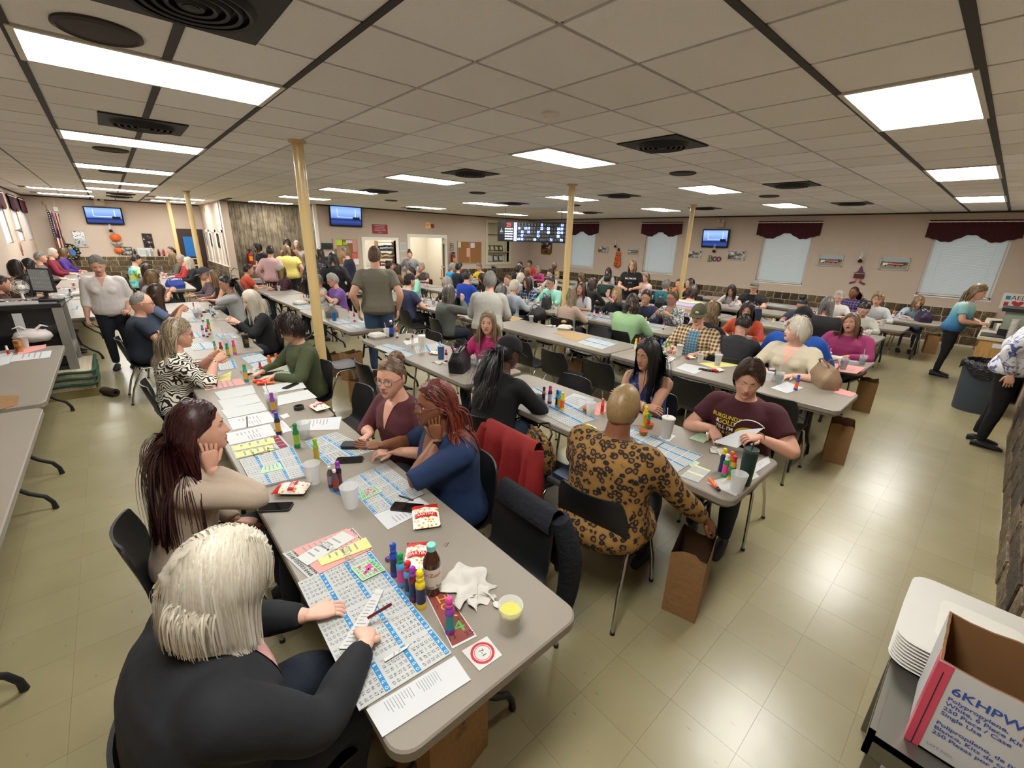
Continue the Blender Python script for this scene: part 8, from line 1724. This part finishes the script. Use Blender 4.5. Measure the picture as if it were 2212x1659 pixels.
# ---- near right: metal cart with carton and foam trays
m_galv = mat('galvanised', '#77746c', .35, .8)
e = empty('metal_cart', (0, 0, 0)); MB().box(1.33, 2.2, -.95, -.06, .775, .798).build('cart_top', m_galv, e, 0); MB().box(1.33, 1.345, -.95, -.06, .72, .80).build('rim', m_galv, e, 0); MB().box(1.33, 2.2, -.075, -.06, .72, .80).build('rim', m_galv, e, 0)
for x, y in ((1.36, -.09), (2.16, -.09), (1.36, -.92), (2.16, -.92)): MB().box(x-.018, x+.018, y-.018, y+.018, 0, .775).build('leg', m_galv, e, 0)
MB().box(1.36, 2.18, -.92, -.09, .3, .32).build('shelf', m_galv, e, 0); MB().tube([(1.335, -.4, .6), (1.29, -.4, .6), (1.29, -.1, .6), (1.335, -.1, .6)], .009, 8).build('handle', m_chrome, e); tag(e, 'grey metal cart at the photo corner holding a carton', 'cart')
e = empty('carton_box', (1.385, -.13, .80)); X1, Y1, Z1, tk = .235, -.62, .29, .006
m_cw = mat('carton_white', '#b9b9b8', .8, var=(14, .06)); m_cb = mat('cardboard', '#7a5632', .9, var=(8, .12)); r = random.Random(4)
def side(p0, p1, nrm, name):
    n = 14; b = MB(); p0, p1, nrm = np.array(p0), np.array(p1), np.array(nrm)
    tops = [Z1+(r.uniform(-.007, .004) if 0 < i < n else 0) for i in range(n+1)]; V = []
    for i in range(n+1): q = p0+(p1-p0)*i/n; V += [(*q, 0), (*q, tops[i]), (*(q+nrm*tk), tops[i]), (*(q+nrm*tk), 0)]
    F = []; Mi = []
    for i in range(n):
        a, c = 4*i, 4*i+4; F += [(a, c, c+1, a+1), (a+1, c+1, c+2, a+2), (a+2, c+2, c+3, a+3)]; Mi += [0, 1, 1]
    b.add(V, F, Mi); return b.build(name, [m_cw, m_cb], e, 0)
side((0, 0), (0, Y1), (1, 0), 'front_panel'); side((X1, 0), (X1, Y1), (-1, 0), 'back_panel'); side((0, 0), (X1, 0), (0, -1), 'end_panel'); side((0, Y1), (X1, Y1), (0, 1), 'end_panel'); MB().box(0, X1, Y1, 0, 0, .006).build('bottom_panel', m_cb, e, 0)
MB().box(-.0012, .0, -.028, .0, 0, Z1-.004).box(-.0, .05, 0, .0012, 0, Z1-.004).build('pink_tape', mat('tape_pink', '#c0455c', .4), e, 0); MB().box(-.0016, -.0011, -.015, -.0125, 0, Z1-.03).build('tape_line', m_num, e, 0)
for t, y, z, sz, mm in (('6KHPW', -.038, .222, .034, 'b'), ('Polypropylene,', -.038, .194, .0165, 'b'), ('Heavy weight', -.165, .194, .0165, 'r'), ('White, 6 Piece Kit', -.038, .177, .0165, 'b'), ('250 Piece / Case', -.038, .160, .0165, 'b'), ('Single Use', -.038, .143, .0165, 'b'), ('Polipropileno, de peso pesado', -.038, .108, .0165, 'b'), ('Blanco, Kits de comida 6pcs', -.038, .091, .0165, 'b'), ('250 Piezas por Caja', -.038, .074, .0165, 'b'), ('LOT NO.', -.038, .03, .012, 'k')):
    V, F = text_geo(t, sz, 'LEFT', 0, sz*.012); MB().add([(-.0013, y-a*1.08, z+b) for a, b, q in V], F).build('lettering', {'b': mat('ink_blue', '#2c4a9a', .7), 'r': mat('ink_red2', '#c0403a', .7), 'k': m_grid}[mm], e, 0)
tag(e, 'open white carton lettered 6KHPW with brown inside', 'carton')
e = empty('foam_trays', (1.86, -.23, .80))
for k in range(9): MB().loft([[(x, y, .012*k) for x, y in rrect(-.19, .19, -.16, .16, .05)], [(x, y, .012*k+.010) for x, y in rrect(-.215, .215, -.185, .185, .055)], [(x, y, .012*k+.0115) for x, y in rrect(-.213, .213, -.183, .183, .055)]]).build('foam_tray', m_foam, e, 50)
MB().loft([[(x, y, .1085) for x, y in rrect(-.12, .12, -.1, .1, .03)], [(x, y, .1095) for x, y in rrect(-.11, .11, -.09, .09, .03)]]).build('tray_recess', mat('foam_shade', '#d0cdc4', .7), e, 50); tag(e, 'stack of white foam lids behind the carton', 'tray stack')
# ---- alcove coolers and bags
e = empty('cooler', (3.2, 15.3, 0), .1); MB().prism(rrect(-.35, .35, -.22, .22, .05), .08, .62).build('tub', m_black, e, 40); MB().prism(rrect(-.36, .36, -.23, .23, .05), .62, .72).build('lid', mat('cooler_grey', '#8e8f90', .5), e, 40); MB().tube([(-.36, -.25, .3), (-.36, -.33, .62), (.36, -.33, .62), (.36, -.25, .3)], .018, 8).build('handle', m_black, e)
for s in (-1, 1): MB().lathe([(.0005, -.03), (.08, -.03), (.08, .03), (.0005, .03)], 16, 0, TM((s*.3, -.1, .08), (0, PI/2, 0))).build('wheel', m_black, e)
tag(e, 'black wheeled cooler with grey lid in the alcove', 'cooler')
handbag((.92, 12.8), .4, 'blue vinyl bag on the far end of the first row', '#1c3f9a', w=.34, d=.2, h=.2, z=TZ)
bpy.data.objects[[o.name for o in COL.objects if o.get('label') == 'blue vinyl bag on the far end of the first row'][0]].location = (1.0, 13.2, TZ)
handbag((2.62, 7.55), 1.3, 'grey camouflage handbag beside the cream post', '#6b655c', w=.34, d=.2, h=.2)
handbag((8.85, 5.0), .5, 'black backpack on the far middle table', '#121316', w=.3, d=.2, h=.24); handbag((8.95, 3.1), .9, 'navy and grey lunch tote on the fifth row', '#232c40', w=.3, d=.22, h=.24, slouch=.2); handbag((6.5, 6.2), .4, 'black and white printed tote by the post', '#2a2a2c', w=.25, d=.16, h=.24, slouch=.3); handbag((12.0, .95), .4, 'dark floral bag on the end table', '#2c1f3a', w=.34, d=.2, h=.2); handbag((6.75, 3.2), .4, 'plain white cloth bag by the paisley shirt', '#c9c6bf', w=.22, d=.12, h=.22)
cup((2.5, 7.1, TZ), 'tall blue plastic cup beside the camouflage handbag', 'foam', h=.14); bpy.data.objects[[o.name for o in COL.objects if o.get('label', '').startswith('tall blue plastic cup')][0]].children[0].data.materials[0] = mat('blue_cup', '#1d6aa8', .3)
clamshell_w = [(2.6, 9.2, 'flat white foam box on the far second row'), (6.6, 4.0, 'opened foam box by the paisley shirt'), (-.7, 12.6, 'white foam box on the window-wall table')]
for x, y, lab in clamshell_w:
    e = empty('foam_box', (x, y, TZ), .2); s = .21
    MB().loft([[(a, b, 0) for a, b in rrect(-s/2+.018, s/2-.018, -s/2+.018, s/2-.018, .02)], [(a, b, .035) for a, b in rrect(-s/2, s/2, -s/2, s/2, .025)]]).build('tray', m_foam, e); MB().loft([[(a, b, .036) for a, b in rrect(-s/2, s/2, -s/2, s/2, .025)], [(a, b, .068) for a, b in rrect(-s/2+.02, s/2-.02, -s/2+.02, s/2-.02, .02)]]).build('lid', m_foam, e); tag(e, lab, 'takeout box')
# ---- more papers on the far tables
for k, (x, y, a, lab) in enumerate(((2.56, 6.45, 0, 'bingo sheet beside the tall grey-green tee man'), (2.9, 6.75, PI, 'white sheet across from the sheet by the tall man'), (2.56, 7.0, 0, 'bingo sheet behind the tall man near the camouflage bag'), (2.58, 8.9, 0, 'bingo sheet past the camouflage handbag'), (4.68, 6.5, 0, 'bingo sheet beside the grey cardigan elbow'), (4.68, 7.1, 0, 'bingo sheet between the grey cardigan and navy tee'), (5.0, 6.8, PI, 'bingo sheet opposite the grey cardigan'), (6.45, 2.6, 0, 'bingo sheet before the empty chair of the fourth row'), (6.45, 4.75, 0, 'bingo sheet at the blush sweater elbow'), (8.75, 3.0, 0, 'bingo sheet by the navy lunch tote'), (10.4, 1.6, 0, 'sheet on the nearest sixth-row table'), (11.9, 1.5, 0, 'sheet on the end table by the windows'), (11.9, 3.6, 0, 'sheet under the third window'), (.62, 6.3, 0, 'bingo sheet near the bald man'), (.75, 9.4, 0, 'sheet past the girl with brown hair'), (1.05, 9.0, PI, 'sheet before the grey hoodie elbow'), (-.74, 10.6, 0, 'sheet behind the console jar'), (-.74, 13.2, 0, 'sheet along the window wall'))):
    sx = 1 if a == 0 else -1; bingo(None, 3, 2, lab, lod=2, world=[np.array((x+sx*px_, y+py_*sx, TZ)) for px_, py_ in ((.13, .2), (.13, -.2), (-.12, -.2), (-.12, .2))], seed=k)
for k, (x, y, c1, c2) in enumerate(((2.75, 6.9, 'pink', 'maroon'), (2.8, 7.25, 'red', 'clear'), (4.85, 6.3, 'pink', 'purple'), (8.9, 2.5, 'purple', 'navy'), (11.95, 1.3, 'red', 'orange'), (12.0, 1.42, 'orange', 'red'), (6.62, 1.6, 'purple', 'pink'), (1.0, 14.4, 'orange', 'red'), (1.1, 14.0, 'maroon', 'maroon'), (.95, 13.8, 'red', 'pink'))): dauber((x, y, TZ), c1, c2, '%s-topped %s dauber alone on %s' % (c1, c2, ('the tall man table', 'the camouflage bag table', 'the grey cardigan table', 'the fifth row near the topknot', 'the end table', 'the end table by the floral bag', 'the fourth row near magenta', 'the far first-row table', 'the far table near the blue bag', 'the far table edge')[k]), 'white', h=.15)
finish_people()
# ---- prints and open necklines laid on the finished garments
from mathutils.bvhtree import BVHTree
def bvh(o): me = o.data; return BVHTree.FromPolygons([v.co[:] for v in me.vertices], [p.vertices[:] for p in me.polygons])
def find(pre): return next(d for k, d in PERS.items() if k.startswith(pre))
def project(d, pts, off, back=False):
    t = d.setdefault('bvh', None) or bvh(d['shirt']); d['bvh'] = t; out = []
    for x, z in pts:
        s = -1 if back else 1
        h = t.ray_cast(Vector((x, s*1.2, z)), Vector((0, -s, 0)))
        out.append((x, (h[0].y if h[0] else .1)+s*off, z))
    return out
def shirt_text(pre, lines, cx=0, t0=.55):
    """lines: (text, dx, dz, size, colour) on the chest; letters read from the front"""
    d = find(pre); c = d['spine'](t0); acc = {}
    for t, dx, dz, sz, col in lines:
        V, F = text_geo(t, sz, 'CENTER', 0, sz*.02); pts = [(-(x)+cx+dx, c[2]+dz+y) for x, y, z in V]
        acc.setdefault(col, MB()).add(project(d, pts, .005), [f[::-1] for f in F])
    for col, b in acc.items(): b.build('print', mat('ink_'+col, col, .8), d['root'], 0)
def patch(pre, name, m, outline, n=14, off=.004):
    """outline(u) -> (x_left, x_right) at height fraction; laid over the front of the shirt from z0 to z1"""
    d = find(pre); z0, z1 = d['spine'](outline[0])[2], d['spine'](outline[1])[2]; k = 10; pts = []
    for j in range(n+1):
        f = j/n; xl, xr = outline[2](f)
        for i in range(k+1): pts.append((xl+(xr-xl)*i/k, z0+(z1-z0)*f))
    P = project(d, pts, off); F = [(j*(k+1)+i, j*(k+1)+i+1, (j+1)*(k+1)+i+1, (j+1)*(k+1)+i)[::-1] for j in range(n) for i in range(k)]
    MB().add(P, F).build(name, m, d['root'], 180)
Y_, W_ = '#c9b12e', '#d9d4cc'
shirt_text('woman in a burgundy and', [('BURGUNDY', .075, .085, .038, Y_), ('&', .13, .047, .038, W_), ('GOLD', .065, .047, .045, Y_), ("TILL I'M", .075, .006, .038, W_), ('DEAD & COLD', .075, -.032, .032, Y_)], 0, .56)
d = find('woman in a burgundy and'); c = d['spine'](.56)
for nm, col, shp in (('print', '#c9b12e', [(-.085+.085*math.cos(a)*1.0, .0+.05*math.sin(a)) for a in np.linspace(0, 2*PI, 28)]), ('print', '#d9d4cc', [(-.085+.062*math.cos(a), -.003+.032*math.sin(a)) for a in np.linspace(0, 2*PI, 28)]), ('print', '#3e121c', [(-.06+.02*math.cos(a), .003+.012*math.sin(a)) for a in np.linspace(0, 2*PI, 16)]), ('print', '#3e121c', [(-.12+.016*math.cos(a), .0+.01*math.sin(a)) for a in np.linspace(0, 2*PI, 16)])):
    dep = {'#c9b12e': .004, '#d9d4cc': .006, '#3e121c': .008}[col]; ctr = (np.mean([p[0] for p in shp]), np.mean([p[1] for p in shp])); pts = [(ctr[0], c[2]+ctr[1])]+[(x, c[2]+z) for x, z in shp]; P_ = project(d, pts, dep); MB().add(P_, [(0, i+1, i) for i in range(1, len(shp))]).build(nm, mat('ink_'+col, col, .8), d['root'], 0)
arc = [(-.085+.10*math.cos(a), c[2]+.02+.085*math.sin(a)) for a in np.linspace(.3, 2.6, 18)]; MB().tube(project(d, arc, .006), .004, 5).build('print', mat('ink_#d9d4cc', '#d9d4cc', .8), d['root'])
shirt_text('woman in a bright pink slogan', [('ALL MY COUNTRY', 0, .05, .022, W_), ('DAYS', 0, -.02, .06, W_), ('OF FUN', 0, -.075, .03, W_)], 0, .48)
shirt_text('standing woman in a black slogan', [('BALTIMORE', 0, .05, .05, W_), ('ORIOLES', 0, -.05, .022, W_)], 0, .6)
shirt_text('standing woman in a grey print', [('X', 0, .0, .14, '#3a2c2e')], 0, .6)
shirt_text('man in a black emblem', [('V', -.08, .0, .06, '#9a9a9a')], 0, .62)
shirt_text('woman in an olive', [('I16', .02, -.02, .06, W_)], 0, .55)
V_ = lambda w: (lambda f: (-w*f, w*f))
sk = lambda k: skin_mat(k)
patch('woman in a burgundy h', 'neckline_skin', sk('fair'), (.62, 1.0, V_(.055)))
patch('woman with curly white', 'neckline_skin', sk('pale'), (.58, 1.0, V_(.085)))
patch('standing woman in a white button', 'neckline_skin', sk('fair'), (.70, 1.0, V_(.05)))
patch('woman with long black hair in a sleeve', 'neckline_skin', sk('olive'), (.62, 1.0, V_(.06)))
patch('woman in a navy blue top', 'neckline_skin', sk('brown'), (.72, 1.0, V_(.09)))
patch('woman in a black and white paisley', 'neckline_skin', sk('tan'), (.55, 1.0, V_(.055)))
patch('man in a brown plaid', 'denim_shirt', pattern('denim_plaid', lambda n, l, s: _plaid(n, l, s, 16, '#4f7488', '#38596e', '#86a4b0'), .8), (-.05, 1.0, lambda f: (-.10*(1-.35*f), .10*(1-.35*f))))
patch('woman with white shoulder', 'pink_blouse', mat('blouse_pink', '#c08f8c', .8, bump=(30, .4, .02)), (.05, 1.0, lambda f: (-.10*(1-.3*f), .10*(1-.3*f))))
# watch, bracelet and headbands
def band(pre, q, nm, m, r=.031, w=.011, face=None):
    d = find(pre); p = np.array(d['A'][q][0], float); dr = unit(d['A'][q][2]); o = p-dr*.012; F = frame_from(dr, d['A'][q][3]); b = MB(); a = np.linspace(0, 2*PI, 21)
    b.loft([[o+F @ np.array([r*math.cos(t)*rr, y, r*math.sin(t)*rr]) for t in a[:-1]] for y, rr in ((-w, .98), (-w, 1.06), (w, 1.06), (w, .98))], cap=False)
    if face: b.add([o+F @ np.array([x, y, r*1.06+z]) for z in (0, .008) for x, y in ((-.016, -.018), (.016, -.018), (.016, .018), (-.016, .018))], [(0, 1, 2, 3)[::-1], (4, 5, 6, 7), (0, 1, 5, 4), (1, 2, 6, 5), (2, 3, 7, 6), (3, 0, 4, 7)])
    b.build(nm, m, d['root'], 40)
band('woman in a navy blue top', -1, 'wrist_watch', m_black, .033, .012, True); band('woman in zebra', 1, 'bracelet', m_chrome, .03, .005); band('woman in a burgundy and', -1, 'bracelet', m_chrome, .031, .003); band('woman with long black hair in a sleeve', 1, 'bracelet', mat('pearl', '#cfc6b8', .3), .031, .004)
